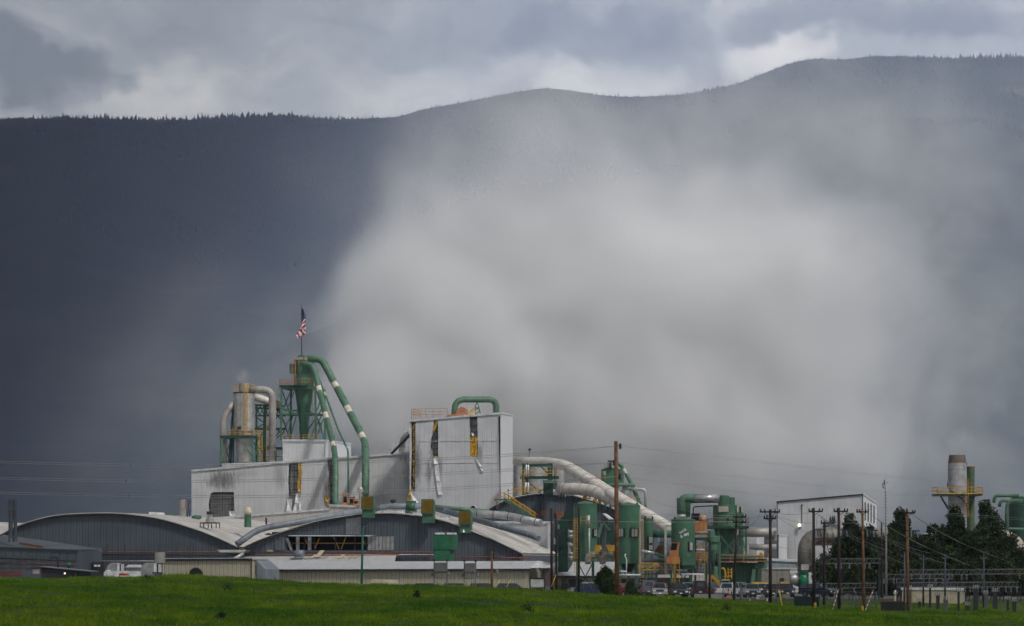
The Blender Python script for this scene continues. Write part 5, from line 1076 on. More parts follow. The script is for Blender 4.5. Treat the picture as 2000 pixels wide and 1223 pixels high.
# small yellow gear along the shed roof slope
for x, y, lb in ((1146, 972, 'yellow hoist frame under the lower pale duct, left one'), (1166, 978, 'yellow hoist frame under the lower pale duct, right one')):
    mb = MB(YEL); q = P(x, y + 2, 500); mb.bar(q - U * .7, q + U * .7, .16); mb.bar(q - U * .6, q - U * .1 + Z * 1.1, .16); mb.bar(q + U * .6, q + U * .1 + Z * 1.1, .16); mb.prism([q - U * .9, q - U * .1, q - U * .1 + Z * 1.0], V * .5); mb.solo('hoist_frame', lb, 'hoist', 'yellow hoist frames')
for k, x in enumerate((1172, 1182, 1192)):
    mb = MB(GREEN_D); q = P(x, 992 + k * 3.5, 498); mb.bar(q, q + Z * 1.2, .28); mb.use(GREEN_L); mb.bar(q + Z * 1.2 - U * .3, q + Z * 1.2 + U * .3, .2); mb.solo('valve_post', ('leftmost', 'middle', 'rightmost')[k] + ' of three green valve posts on the shed roof by the wooden pole', 'valve', 'green valve posts')

# tanks
def tank(px, r_px, top, bot, Y, label, name='green_tank', m=GREEN, cone=6, under=None, group='green storage tanks', vents=(), legs=True, knobs=True):
    c = G(px, Y); t = thing(name, label, 'tank', c, 0, group); r = M(r_px, Y); z1, z0 = zof(top, Y), zof(bot, Y)
    mb = MB(m); mb.lathe(c, [(r, z0), (r, z1)], 36); part(mb, 'shell', t)
    mb = MB(GREEN_L if m is GREEN else m); mb.lathe(c, [(r * 1.03, z1 - .12), (r * 1.03, z1), (.06, z1 + M(cone, Y))], 36); part(mb, 'roof', t)
    if knobs:
        mb = MB(DARKM)
        for a in (-2.5, -.6): q = c + Vector((math.cos(a) * r * .9, math.sin(a) * r * .9, z1)); mb.cyl(q, q + Z * .35, .12, n=8)
        part(mb, 'roof_vent', t)
    if under is not None:
        mb = MB(GREEN_D); mb.lathe(c, [(r * .3, zof(under, Y)), (r * .97, z0)], 24); part(mb, 'hopper', t)
    if legs:
        for a in (-2.4, -.75, .8, 2.4): q = c + Vector((math.cos(a) * r * .92, math.sin(a) * r * .92, 0)); mb = MB(GREEN); mb.bar(q, q + Z * z0, .26); part(mb, 'leg', t)
        mb = MB(GREEN)
        for a, b in ((-2.4, -.75), (-.75, .8)):
            p, q = (c + Vector((math.cos(k) * r * .92, math.sin(k) * r * .92, 0)) for k in (a, b)); mb.bar(p + Z * .3, q + Z * z0, .14); mb.bar(q + Z * .3, p + Z * z0, .14)
        part(mb, 'bracing', t)
    for (vx, vy, w_, h_, n) in vents:
        dx = M(vx - px, Y); dy = -math.sqrt(max(r * r - dx * dx, .01)); q = c + Vector((dx, dy, zof(vy + h_ / 2, Y))); nrm = Vector((dx, dy, 0)).normalized(); tx = Vector((-nrm.y, nrm.x, 0)); W_ = M(w_, Y)
        mb = MB(DARKM); mb.box(q, W_ + .25, .3, M(h_, Y) + .15, tx); p_ = part(mb, 'vent_panel', t)
        for i in range(n): mb = MB(mat('aluminium_louvre', (.45, .43, .40), .5, .2, streak=.4)); mb.box(q + tx * (W_ * ((i + .5) / n - .5)) + nrm * .16 + Z * .08, W_ / n - .1, .06, M(h_, Y), tx); part(mb, 'louvre_panel', p_)
    return t
def _subinv():
    pass
t1 = tank(1143, 23, 984, 1097, 428, 'green tank behind the black pole, with a yellow ladder on its left', vents=[(1161, 1042, 9, 13, 2)])
mb = MB(YEL); ladder(mb, G(1125.5, 424.5, 3), zof(1012, 425) - 3, w=.42); part(mb, 'ladder', t1); mb = MB(YEL); railing(mb, [P(1134, 1024, 424.5), P(1145, 1024, 424.5)], 1.0, .8, .08); part(mb, 'railing', t1)
mb = MB(SILV); mb.tube([P(1149, 1031, 425), P(1149, 1006, 425)], .26, 12); mb.use(WHITE).tube([P(1151, 1100, 425.4), P(1151, 1012, 425.4)], .11, 8); part(mb, 'fill_pipe', t1)
t = thing('shouldered_green_tank', 'dark green round-shouldered hopper at the left of the tank row', 'tank', G(1107, 436)); f = Face(1121, 434); pts = [(1090, 1150), (1090, 1022), (1094, 1013), (1101, 1007), (1110, 1004.5), (1121, 1004), (1121, 1016), (1110, 1016), (1108, 1150)]
mb = MB(GREEN_D); mb.prism([f.at(x, y) for x, y in [(1090, 1150), (1090, 1022), (1094, 1013), (1101, 1007), (1110, 1004.5), (1121, 1004), (1121, 1016), (1109, 1018), (1109, 1150)]], V * 3); part(mb, 'body', t)
mb = MB(DARKM)
for y in (1040, 1056, 1070, 1083): mb.bar(f.at(1090, y, .05), f.at(1109, y, .05), .08)
part(mb, 'band', t); mb = MB(DARKM); mb.tube(fillet([f.at(1095, 1036, .4), f.at(1099, 1058, .4), f.at(1094, 1078, .4)], 1), .06, 6); mb.tube(fillet([f.at(1100, 1032, .4), f.at(1103, 1055, .4), f.at(1097, 1074, .4)], 1), .06, 6); part(mb, 'hose', t)
mb = MB(SILV)
for y in (1038, 1046, 1063, 1080, 1088): mb.tube([f.at(1110, y, 0), f.at(1118, y + 3, 0)], .3, 10)
mb.tube([f.at(1113, 1090, 0), f.at(1111, 1060, 0)], .2, 8); mb.solo('pipe_cluster', 'cluster of small silver pipes between the first two green tanks', 'pipes')
t2 = tank(1227, 23.3, 987, 1101, 420, 'largest green tank, just right of the tall wooden pole, with two pairs of grey louvres', vents=[(1213, 1042, 12, 15, 2), (1237.5, 1042, 14, 15, 2)], under=1118)
mb = MB(YEL); ladder(mb, G(1253.5, 418, .4), zof(1012, 418) - .4, w=.42); part(mb, 'ladder', t2); mb = MB(SILV); mb.bar(P(1250.5, 1123, 417), P(1250.5, 995, 417), .2); part(mb, 'riser', t2)
mb = MB(WHITE); mb.tube(fillet([P(1223, 1130, 416), P(1224, 1092, 416), P(1220, 1086, 416), P(1222, 1082, 416)], .4), .09, 8); part(mb, 'spout', t2)
tank(1267, 9.5, 1013, 1082, 432, 'slim green tank half hidden right of the largest tank', vents=[(1270, 1056, 8, 12, 2), (1270, 1071, 8, 9, 2)], cone=2)
t4 = tank(1334, 23, 1015, 1104, 415, 'green tank painted with tilted white lettering', vents=[(1347.5, 1068.5, 8.5, 15, 1)], under=1112, cone=7)
def wrap_text(s, px, py, size, tilt, Y, cx_px, r_px, parent, nm):
    """lettering bent round the tank shell"""
    c = G(cx_px, Y); r = M(r_px, Y) + .02; q = text3d(s, size, mat('white_lettering', (.75, .75, .73), .6, streak=0), Matrix.Identity(4), nm, None, 0.0, 'LEFT', .012)
    ct, st = math.cos(tilt), math.sin(tilt)
    for v in q.data.vertices:
        x, y = v.co.x * ct - v.co.y * st, v.co.x * st + v.co.y * ct; dx = M(px - cx_px, Y) + x; a = max(-1.4, min(1.4, dx / r)); v.co = Vector((c.x + r * math.sin(a), c.y - r * math.cos(a), zof(py, Y) + y))
    q.data.transform(INV[parent.name]); q.parent = parent; INV[q.name] = INV[parent.name]
wrap_text('torit', 1325.5, 1041.5, .58, math.radians(30), 415, 1334, 23, t4, 'lettering'); wrap_text('& day', 1327.5, 1049.5, .56, math.radians(27), 415, 1334, 23, t4, 'lettering')
mb = MB(GREEN); f = Face(1345, 411.5)
mb.bar(f.at(1324, 1103), f.at(1324, 1087), .12); mb.bar(f.at(1324, 1087), f.at(1335, 1087), .12); mb.bar(f.at(1335, 1087), f.at(1335, 1103), .12); part(mb, 'hoop_bracket', t4)
mb = MB(GREEN); mb.box(P(1344, 1103.5, 414), M(26, 415), 3.0, M(16, 415)); part(mb, 'lower_skirt', t4)
mb = MB(GREEN_L); mb.prism([P(1331, 1104, 412), P(1357, 1104, 412), P(1357, 1110, 412.4), P(1346, 1113, 412.4), P(1335, 1110, 412.4)], V * 2); part(mb, 'hopper_lip', t4)

# gear between the tanks
t = thing('twin_elbow_pipe', 'left one of two banded silver elbows above the cream office roof', 'pipe', P(1148, 1098, 424), 0, 'banded silver elbows')
path = fillet([P(1148.5, 1102, 424), P(1148.5, 1084, 424), P(1170, 1083, 424)], M(10, 424)); mb = MB(SILV); mb.tube(path, M(6, 424), 18); part(mb, 'pipe', t)
for p, d in along(path, .6, .3): mb = MB(CHROME); mb.tube([p - d * .05, p + d * .05], M(6.3, 424), 18); part(mb, 'joint_ring', t)
dup(t, t.location + Vector((M(28.5, 424), 0, 0)), label='right one of two banded silver elbows above the cream office roof, beside the wooden pole')
for x, lb in ((1166, 'folded yellow scoop hopper behind the silver elbows, left'), (1193, 'folded yellow scoop hopper behind the silver elbows, right')):
    mb = MB(mat('worn_yellow', (.5, .28, .02), .6, rust=.4)); mb.prism([P(x - 10, 1064, 427), P(x + 4, 1065, 427), P(x + 7, 1074, 427), P(x + 4, 1078, 427), P(x - 4, 1077, 427)], V * 1.2); mb.solo('scoop_hopper', lb, 'hopper', 'yellow scoop hoppers')
t = thing('conveyor_rack', 'green braced rack with a slanting white chute between the first two tanks', 'rack', G(1182, 440)); mb = MB(GREEN_L); mb.bar(P(1168, 1050, 440), P(1176, 1022, 440), .45); mb.bar(P(1190, 1035, 440), P(1179, 1020, 440), .25); part(mb, 'brace', t)
mb = MB(WHITE); mb.prism([P(1176, 1003, 441), P(1180, 1003, 441), P(1195, 1014, 441), P(1190, 1015, 441)], V * 1.5); part(mb, 'chute', t)
mb = MB(GREEN_D); mb.box(P(1184, 1030, 442), M(26, 440), 2, M(6, 440)); mb.box(P(1192, 1062, 442), M(16, 440), 2, M(26, 440)); mb.bar(P(1172, 1100, 442), P(1172, 1022, 442), .3); mb.bar(P(1196, 1100, 442), P(1196, 1022, 442), .3); part(mb, 'frame', t)
mb = MB(YEL); railing(mb, [P(1153, 1096, 423), P(1200, 1096, 423)], 1.3, 1.0, .1); part(mb, 'railing', t)
# steel works under the tanks
t = thing('pipe_rack', 'green and yellow pipe rack below the largest and lettered tanks', 'rack', G(1280, 414)); mb = MB(GREEN)
for x in (1208, 1245, 1262, 1282, 1311): mb.bar(G(x, 414), P(x, 1108, 414), .25)
mb.bar(P(1250, 1113, 414), P(1312, 1113, 414), .3); mb.bar(P(1250, 1113, 414), P(1282, 1101, 414), .12); part(mb, 'frame', t)
mb = MB(YEL); railing(mb, [P(1247, 1111, 413.6), P(1311, 1111, 413.6)], .75, 1.0, .09); mb.bar(P(1265, 1111, 413.5), P(1281, 1101, 413.5), .12); mb.bar(P(1297, 1111, 413.5), P(1281, 1101, 413.5), .12); mb.bar(P(1247, 1113, 413.5), P(1312, 1113, 413.5), .14); part(mb, 'railing', t)
mb = MB(WHITE); mb.tube([P(1206, 1123, 413), P(1251, 1123, 413)], .11, 8); mb.tube([P(1206, 1116, 413), P(1224, 1116, 413)], .08, 8); part(mb, 'white_pipe', t)
mb = MB(RUSTY); mb.bar(P(1255, 1122, 415), P(1310, 1120, 415), .2); mb.bar(P(1205, 1130, 415), P(1300, 1131, 415), .12); part(mb, 'rusty_rail', t)
mb = MB(YEL); ladder(mb, P(1322, 1145, 409), M(55, 409), w=.7); ladder(mb, P(1316, 1150, 409), M(35, 409), w=.3, cage=False); part(mb, 'ladder', t)
mb = MB(DARKM); mb.box(G(1280, 424), M(140, 424), 2, 2.4); mb.solo('shaded_bay_block', 'dark block standing for the shaded machinery bay behind the parked cars under the tanks', 'machinery')  # solid dark box, its colour standing in for shade under the tanks
t = thing('cross_pipe', 'green and silver pipes slanting between the largest tank and the orange blower', 'pipes', P(1275, 1088, 414)); mb = MB(mat('chrome_duct', (.6, .6, .6), .3, .5)); mb.tube([P(1253, 1076, 414), P(1278, 1081, 414)], M(3.2, 414), 14); part(mb, 'silver_pipe', t); mb = MB(GREEN_L); mb.tube([P(1278, 1081, 414), P(1304, 1090, 414)], M(3.4, 414), 14); part(mb, 'green_pipe', t)
mb = MB(GREYP); mb.tube([P(1255, 1094, 414.8), P(1287, 1095, 414.8)], M(4, 414), 14); mb.use(GREEN).tube([P(1287, 1095, 414.8), P(1306, 1096, 414.8)], M(4.5, 414), 14); part(mb, 'lower_pipe', t)
mb = MB(GREEN); mb.tube([P(1275, 1043, 425), P(1312, 1043, 425)], M(7.5, 425), 18); mb.solo('green_link_pipe', 'thick short green pipe linking the slim tank to the lettered tank', 'pipe')
mb = MB(SILV); mb.bar(P(1300, 1120, 413), P(1300, 1027, 413), .3); mb.bar(P(1300, 1027, 413), P(1311, 1027, 413), .25); mb.solo('grey_post', 'grey square post left of the lettered tank', 'post')
mb = MB(GREEN_D)
for k in range(5): mb.bar(P(1290 + k * 2.2, 1110, 420), P(1290 + k * 2.2, 1038, 420), .1)
mb.bar(P(1288, 1060, 420), P(1300, 1060, 420), .15); mb.solo('pipe_bank', 'bank of thin green vertical pipes left of the grey post', 'pipes')
def blower(px0, px1, py0, py1, Y, label, m=ORG, kind=0):
    c = P((px0 + px1) / 2, py1, Y); t = thing('orange_blower', label, 'blower', c, -A, 'faded orange blowers'); w_ = M(px1 - px0, Y); h = M(py1 - py0, Y)
    mb = MB(m); mb.box(c, w_, 1.6, h * .34, U); part(mb, 'base_box', t); mb = MB(m); mb.box(c + Z * h * .34 + U * w_ * .08, w_ * .68, 1.3, h * .28, U); part(mb, 'body', t)
    b = c + Z * h * .62 + U * w_ * .1; mb = MB(m); q = [b - U * w_ * .3 - V * .6, b + U * w_ * .3 - V * .6, b + U * w_ * .42 + Z * h * .38 - V * .6, b - U * w_ * .18 + Z * h * .38 - V * .6]; mb.prism(q, V * 1.2); part(mb, 'outlet', t)
    mb = MB(BLACK); k = .86; cc = sum(q, Vector()) / 4; mb.prism([cc + (p - cc) * k - V * .02 for p in q], -V * .03); part(mb, 'mouth', t); return t
blower(1304, 1326, 1060, 1101, 412, 'faded orange blower with a black slanted mouth left of the lettered tank')
t = thing('rooftop_blower', 'faded orange drum blower with a black hood above the lettered tank shoulder', 'blower', P(1366, 1040, 424), -A, 'faded orange blowers')
mb = MB(BLACK); mb.prism([P(1350, 1003, 424), P(1365, 1003, 424), P(1365, 1017, 424), P(1351, 1017, 424)], V * 1); part(mb, 'hood', t); mb = MB(mat('salmon_drum', (.5, .27, .17), .5)); mb.cyl(P(1365, 1013, 424.6), P(1379, 1013, 424.6), M(7, 424), n=20); part(mb, 'drum', t); mb = MB(ORG); mb.box(P(1367, 1038, 424.6), M(24, 424), 1.4, M(19, 424), U); part(mb, 'base_box', t); mb = MB(YEL); ladder(mb, P(1373, 1045, 423), M(26, 424), w=.5); part(mb, 'ladder', t)
mb = MB(RUSTY); mb.prism([P(1277, 1078, 418), P(1290, 1084, 418), P(1294, 1066, 418), P(1286, 1065, 418)], V * .8); mb.solo('rusty_scoop', 'rusty brown scoop between the slim tank and the grey post', 'hopper')

# ---- double cyclone (large) with the silver cross duct
Y = 436; prof = lambda pts, Y=Y: [(M(r, Y), zof(y, Y)) for r, y in pts]
t = thing('double_cyclone', 'large green double cyclone with a silver cross duct', 'cyclone', G(1420, Y)); c = G(1417, Y)
mb = MB(GREEN); mb.lathe(c, prof([(24.5, 1031), (24.5, 987), (2, 986)]), 36); part(mb, 'body', t)
c2 = G(1433, Y + 3.5); mb = MB(GREEN); mb.lathe(c2, prof([(18, 1031), (18, 989), (2, 988)]), 30); part(mb, 'rear_body', t)
mb = MB(GREEN_L); mb.lathe(c, prof([(15, 1084), (17, 1060), (23, 1034), (24, 1031)]), 32); part(mb, 'cone', t)
mb = MB(GREEN); mb.lathe(G(1413.5, Y), prof([(11, 987), (11, 969), (9, 967.5)]), 24); part(mb, 'outlet_can', t); mb = MB(GREEN); mb.lathe(G(1427, Y + 2), prof([(8.5, 987), (8.5, 971)]), 20); part(mb, 'outlet_can', t)
mb = MB(GREEN_D); mb.box(P(1420, 1033, Y), M(78, Y), 6.5, .35); part(mb, 'platform', t); mb = MB(mat('dull_orange_rail', (.26, .12, .05), .7)); q = P(1420, 1033, Y) + Z * .35; w_ = M(39, Y); X = Vector((1, 0, 0)); Yv = Vector((0, 1, 0)); railing(mb, [q - X * w_ - Yv * 3.2, q + X * w_ - Yv * 3.2, q + X * w_ + Yv * 3.2, q - X * w_ + Yv * 3.2], 1.05, 1.6, .05, True); part(mb, 'railing', t)
for x, yy in ((1404, -2.5), (1445, -2.5), (1450, 2.5), (1457, 2.5)): mb = MB(GREEN); mb.bar(G(x, Y + yy), Vector((G(x, Y + yy).x, Y + yy, zof(1033, Y))), .3); part(mb, 'leg', t)
mb = MB(GREEN)
for a, b in (((1407, 1088), (1441, 1046)), ((1407, 1046), (1441, 1088)), ((1444, 1084), (1452, 1036)), ((1457, 1084), (1448, 1036))): mb.bar(P(*a, Y - 3), P(*b, Y - 3), .13)
part(mb, 'bracing', t)
for x, y, w_, h_ in ((1413, 995, 18, 11),): mb = MB(mat('rust_edge', (.4, .2, .12), .7)); q = P(x, y + h_ / 2, Y - M(24.7, Y)); mb.box(q, M(w_ + 2, Y), .1, M(h_ + 1, Y)); pp = part(mb, 'access_panel', t); mb = MB(mat('aluminium_louvre', (.45, .43, .40), .5)); mb.box(q - Yv * .06 + Z * .05, M(w_, Y), .08, M(h_ - .6, Y)); part(mb, 'panel_plate', pp)
for x in (1441, 1449): mb = MB(PATCH); q = P(x, 1001, Y - 1.2 if x < 1445 else Y + 2.5); mb.box(q, M(3, Y), .3, M(12, Y)); part(mb, 'access_panel', t)
t = thing('cross_duct', 'silver and green duct arching from the double cyclone down to the lettered tank', 'duct', G(1330, Y))
Yd = 434; path = fillet([P(1331, 1012, Yd), P(1331, 973, Yd), P(1356, 973, Yd)], M(26, Yd), 10); mb = MB(GREEN_L); mb.tube(path, M(8.3, Yd), 20); part(mb, 'elbow', t)
mb = MB(mat('chrome_duct2', (.5, .5, .51), .35, .6, streak=.3)); mb.tube([P(1356, 973, Yd), P(1405, 973.5, Yd)], M(8, Yd), 20); part(mb, 'straight', t)
mb = MB(SILV); mb.tube([P(1331, 1016, Yd), P(1331, 1005, Yd)], M(8.6, Yd), 20); part(mb, 'sleeve', t)
path = fillet([P(1343, 1010, Yd + 3), P(1343, 978, Yd + 3), P(1362, 977, Yd + 3), P(1405, 977, Yd + 3)], M(18, Yd), 10); mb = MB(GREEN); mb.tube(path, M(5.5, Yd), 18); part(mb, 'rear_elbow', t)
mb = MB(GREEN_D); mb.box(P(1330, 1003, Yd + 5), M(15, Yd), 2, M(30, Yd)); mb.solo('square_green_stack', 'square dark green box behind the silver cross duct elbow', 'stack')
run('thin_frame_pipe', 'thin dark pipe bracket under the silver cross duct', [P(1354, 1004, 437), P(1354, 990, 437), P(1392, 988, 437)], .09, DARKM)
mb = MB(WHITE)
for k in range(5): mb.tube([P(1383 + k * 2.6, 1032, 437), P(1383 + k * 2.6, 1019 + (k % 3) * 3, 437)], .1, 6)
mb.tube([P(1389.5, 1018, 437), P(1389.5, 998, 437)], .05, 6); mb.solo('vent_pipe_row', 'row of short white vent pipes left of the double cyclone', 'pipes')
# small cyclone
Y = 418; prof = lambda pts: [(M(r, Y), zof(y, Y)) for r, y in pts]; c = G(1393, Y)
t = thing('small_green_cyclone', 'small green cyclone with a flat drum top right of the lettered tank', 'cyclone', G(1393, Y))
mb = MB(GREEN_L); mb.lathe(c, prof([(13, 1059), (13, 1048.5), (8, 1047)]), 28); part(mb, 'drum', t); mb = MB(GREEN_L); mb.lathe(G(1389, Y), prof([(7, 1047), (7, 1036.5)]), 20); part(mb, 'inlet_can', t)
mb = MB(GREEN_L); mb.lathe(c, prof([(9.5, 1074), (9.5, 1059)]), 24); part(mb, 'neck', t); mb = MB(GREEN); mb.lathe(c, prof([(3.5, 1108), (9.5, 1074)]), 24); part(mb, 'cone', t)
mb = MB(GREEN_L); mb.lathe(G(1395, Y), prof([(6.5, 1150), (6.5, 1110), (5, 1108)]), 20); part(mb, 'lower_can', t)
mb = MB(GREYP); mb.tube([P(1357, 1041, Y), P(1384, 1041, Y)], M(3.8, Y), 14); part(mb, 'inlet_pipe', t); mb = MB(DARKM); mb.tube([P(1399, 1105, Y - 1), P(1402, 1082, Y - 1)], .2, 10); part(mb, 'hose', t)
for x in (1378, 1406): mb = MB(GREEN); mb.bar(G(x, Y), P(x, 1058, Y), .25); part(mb, 'leg', t)
t = thing('ladder_tower', 'orange caged ladder tower between the lettered tank and the small cyclone', 'ladder', G(1371, 414)); mb = MB(mat('amber_paint', (.45, .22, .03), .6)); ladder(mb, P(1371, 1133, 413), M(74, 413), w=.75); part(mb, 'ladder', t)
mb = MB(mat('amber_paint', (.45, .22, .03), .6)); railing(mb, [P(1357, 1091, 414), P(1382, 1091, 414)], .8, 1.0, .08); railing(mb, [P(1357, 1098, 414), P(1380, 1098, 414)], .7, 1.0, .08); railing(mb, [P(1357, 1049, 416), P(1379, 1049, 416)], .6, .8, .1); part(mb, 'railing', t)
mb = MB(GREEN_D)
for y in (1053, 1098): mb.bar(P(1355, y, 416), P(1380, y, 416), .4)
mb.bar(P(1358, 1150, 416), P(1358, 1053, 416), .25); mb.bar(P(1380, 1150, 416), P(1380, 1100, 416), .25); part(mb, 'frame', t)
mb = MB(WHITE); mb.tube([P(1357, 1074, 416), P(1377, 1074, 416)], .12, 8); mb.tube([P(1330, 1121.5, 412), P(1375, 1122, 412)], .1, 8); part(mb, 'white_pipe', t)
for a, b in (((1360, 1060), (1366, 1072)), ((1364, 1058), (1371, 1071))): mb = MB(WHITE); mb.bar(P(*a, 417), P(*b, 417), .3); part(mb, 'white_brace', t)
# conveyor deck and panelled green hall
t = thing('green_panel_hall', 'dark green panelled hall with a pale topped conveyor deck behind the excavator', 'hall', G(1450, 432), -A); f = Face(1474, 432)
GP = mat('green_panelling', (.018, .075, .038), .5, seam=1.15, seam_w=.08, seam_d=.7, hseam=2.6, streak=.2); mb = MB(GP); fbox(mb, f, 1406, 1474, 1099, 1160, 0, 6); part(mb, 'wall', t)
mb = MB(GREEN_D); fbox(mb, f, 1406, 1494, 1091, 1096, 1.0, 3); part(mb, 'conveyor_side', t); mb = MB(GREEN_L); mb.tube([f.at(1407, 1087, .4), f.at(1494, 1087, .4)], M(2.4, 430), 12); part(mb, 'conveyor_cover', t)
mb = MB(ORG); q0, q1 = f.at(1406, 1097.5, 1.2), f.at(1503, 1096, 1.2); mb.bar(q0, q1, .1); railing(mb, [q0, q1], 1.0, 1.9, .07); part(mb, 'railing', t)
mb = MB(GREEN); mb.bar(f.at(1476, 1108, .5), f.at(1494, 1099, .5), .25); mb.bar(f.at(1470, 1145, .8), f.at(1474, 1112, .5), .5); part(mb, 'prop', t); mb = MB(YEL); mb.prism([f.at(1483, 1091, 1), f.at(1487, 1079, 1), f.at(1490, 1080, 1), f.at(1494, 1090, 1)], V * .5); part(mb, 'drive_guard', t)
mb = MB(GREEN_L); fbox(mb, f, 1480, 1494, 1097, 1111, .3, 2); part(mb, 'end_hopper', t)
t = thing('yellow_hoist', 'yellow jib hoist and caged frame in front of the green panelled hall', 'hoist', G(1415, 426)); mb = MB(YEL); mb.tube(fillet([P(1416, 1132, 426), P(1417, 1120, 426), P(1414, 1110, 426), P(1409, 1111, 426)], .5), .14, 8); part(mb, 'jib', t)
mb = MB(YEL)
for x in (1422, 1429): mb.bar(P(x, 1130, 426), P(x, 1109, 426), .12)
for y in (1113, 1118, 1124): mb.bar(P(1422, y, 426), P(1430, y, 426), .1)
mb.bar(P(1412, 1126, 426), P(1430, 1126, 426), .1); part(mb, 'cage', t)
ductthing('silver_cross_duct', 'fat silver duct running right from the double cyclone to the pale building', [P(1452, 1040, 470), P(1516, 1040, 470)], M(9.3, 470), DULL, 1, 5); ductthing('silver_cross_duct', 'smaller silver duct below the fat one, resting on a short post', [P(1464, 1069, 470), P(1516, 1069, 470)], M(6, 470), DULL, 1, 5)
mb = MB(DULL); mb.box(P(1467, 1088, 470), .7, .7, M(16, 470)); mb.solo('duct_post', 'short grey post under the smaller silver duct', 'post')

# far cyclone group behind the lower pale duct
Y = 520; t = thing('far_green_cyclone', 'square green separator tower behind the tall wooden pole', 'cyclone', G(1192, Y)); mb = MB(GREEN); f = Face(1211, Y); fbox(mb, f, 1174, 1211, 917, 944, 0, 3.2); part(mb, 'box', t)
mb = MB(GREEN_D); c = G(1195, Y + 1.5); mb.lathe(c, [(M(5, Y), zof(975, Y)), (M(17, Y), zof(944, Y))], 16); part(mb, 'hopper', t); mb = MB(GREEN_L); mb.prism([f.at(1174, 917), f.at(1211, 917), f.at(1200, 914), f.at(1184, 914)], V * 3); part(mb, 'roof', t)
mb = MB(mat('grey_motor', (.25, .25, .25), .6)); mb.box(P(1186, 914, Y), M(13, Y), 1.5, M(9, Y)); mb.use(DARKM).box(P(1192, 914, Y - .2), M(5, Y), 1.5, M(11, Y)); mb.box(P(1196, 903, Y), M(18, Y), 1.2, .3); part(mb, 'drive_unit', t)
mb = MB(GREEN_L); mb.tube([P(1180, 946, Y - 2), P(1180, 920, Y - 2)], M(4, Y), 14); mb.use(RUSTY).tube([P(1180, 931, Y - 2), P(1180, 927, Y - 2)], M(5, Y), 14); part(mb, 'side_pipe', t); mb = MB(YEL); railing(mb, [P(1163, 944, Y - 2), P(1176, 946, Y - 2)], 1.5, .8, .08); part(mb, 'railing', t)
ductthing('far_slanting_duct', 'green duct slanting down right of the tall wooden pole', [P(1200, 903, Y), P(1211, 906, Y), P(1226, 930, Y), P(1256, 997, Y - 4)], M(3.9, Y), GREEN, 1.5, 3.5, [(1227, 921, 1)]); ductthing('far_level_duct', 'short level green duct crossing behind the tall wooden pole', [P(1180, 951, Y - 4), P(1195, 946, Y - 4), P(1240, 948, Y - 4)], M(3.2, Y), GREEN_L, 1, 3)
t = thing('far_grey_silo', 'grey galvanised silo behind the largest green tank', 'silo', G(1222, Y - 3)); c = G(1222, Y - 3); mb = MB(mat('mottled_silo', (.30, .32, .33), .5, .3, var=.4, scale=1.5)); mb.lathe(c, [(M(11.5, Y), 6), (M(11.5, Y), zof(960, Y)), (M(7, Y), zof(958, Y)), (M(7, Y), zof(949, Y))], 24); part(mb, 'shell', t); mb = MB(YEL); railing(mb, [P(1233, 982, Y - 4), P(1243, 984, Y - 4)], 1.1, .7, .07); part(mb, 'railing', t)
ductthing('gooseneck_duct', 'pale gooseneck duct bending down right of the grey silo', [P(1229, 955.5, Y - 3), P(1261, 955.5, Y - 3), P(1261, 1003, Y - 3)], M(3.1, Y), mat('pale_grey_duct', (.42, .43, .45), .5, .2), M(10, Y), 0)

# ---- big duct before the tall pale building
Y = 440; t = thing('giant_duct', 'giant weathered duct turning from a level run down to the green fan', 'duct', G(1573, Y)); path = fillet([P(1733, 1046, Y), P(1573, 1046, Y), P(1573, 1118, Y)], M(38, Y), 8)
mb = MB(mat('stained_big_duct', (.25, .235, .215), .6, .15, streak=.6, var=.3, rust=.25, scale=.5)); mb.tube(path, M(15.5, Y), 28); part(mb, 'pipe', t)
for p, d in along(path, 1.75, 1.0): mb = MB(RUSTY if random.random() < .3 else DARKM); mb.tube([p - d * .03, p + d * .03], M(15.9, Y), 28); part(mb, 'joint_ring', t)
mb = MB(mat('brown_truss', (.10, .06, .045), .8)); a, b = P(1592, 1064, Y - 2.2), P(1735, 1062, Y - 2.2); mb.bar(a, b, .3); mb.bar(a + Z * .85, b + Z * .85, .22)
for k in range(16): p, q = a + (b - a) * k / 16, a + (b - a) * (k + 1) / 16; mb.bar(p, q + Z * .85, .12)
part(mb, 'truss', t)
t = thing('green_scroll_fan', 'bright green scroll fan under the giant duct', 'fan', G(1569, 432)); mb = MB(mat('turquoise_green', (.01, .20, .10), .4)); q = P(1569, 1134, 432); mb.cyl(q - Vector((M(9, 432), 0, 0)), q + Vector((M(9, 432), 0, 0)), M(18, 432), n=28); part(mb, 'scroll', t)
mb = MB(SILV); mb.tube([P(1543, 1131, 432), P(1546, 1131, 432), P(1560, 1132, 432)], [M(11, 432), M(11, 432), M(14, 432)], 22); part(mb, 'inlet_cone', t)
for k in range(5): mb = MB(WHITE); mb.box(P(1572, 1113 - k * 2.2, 431), M(15, 431), 1.0, .09); part(mb, 'louvre', t)

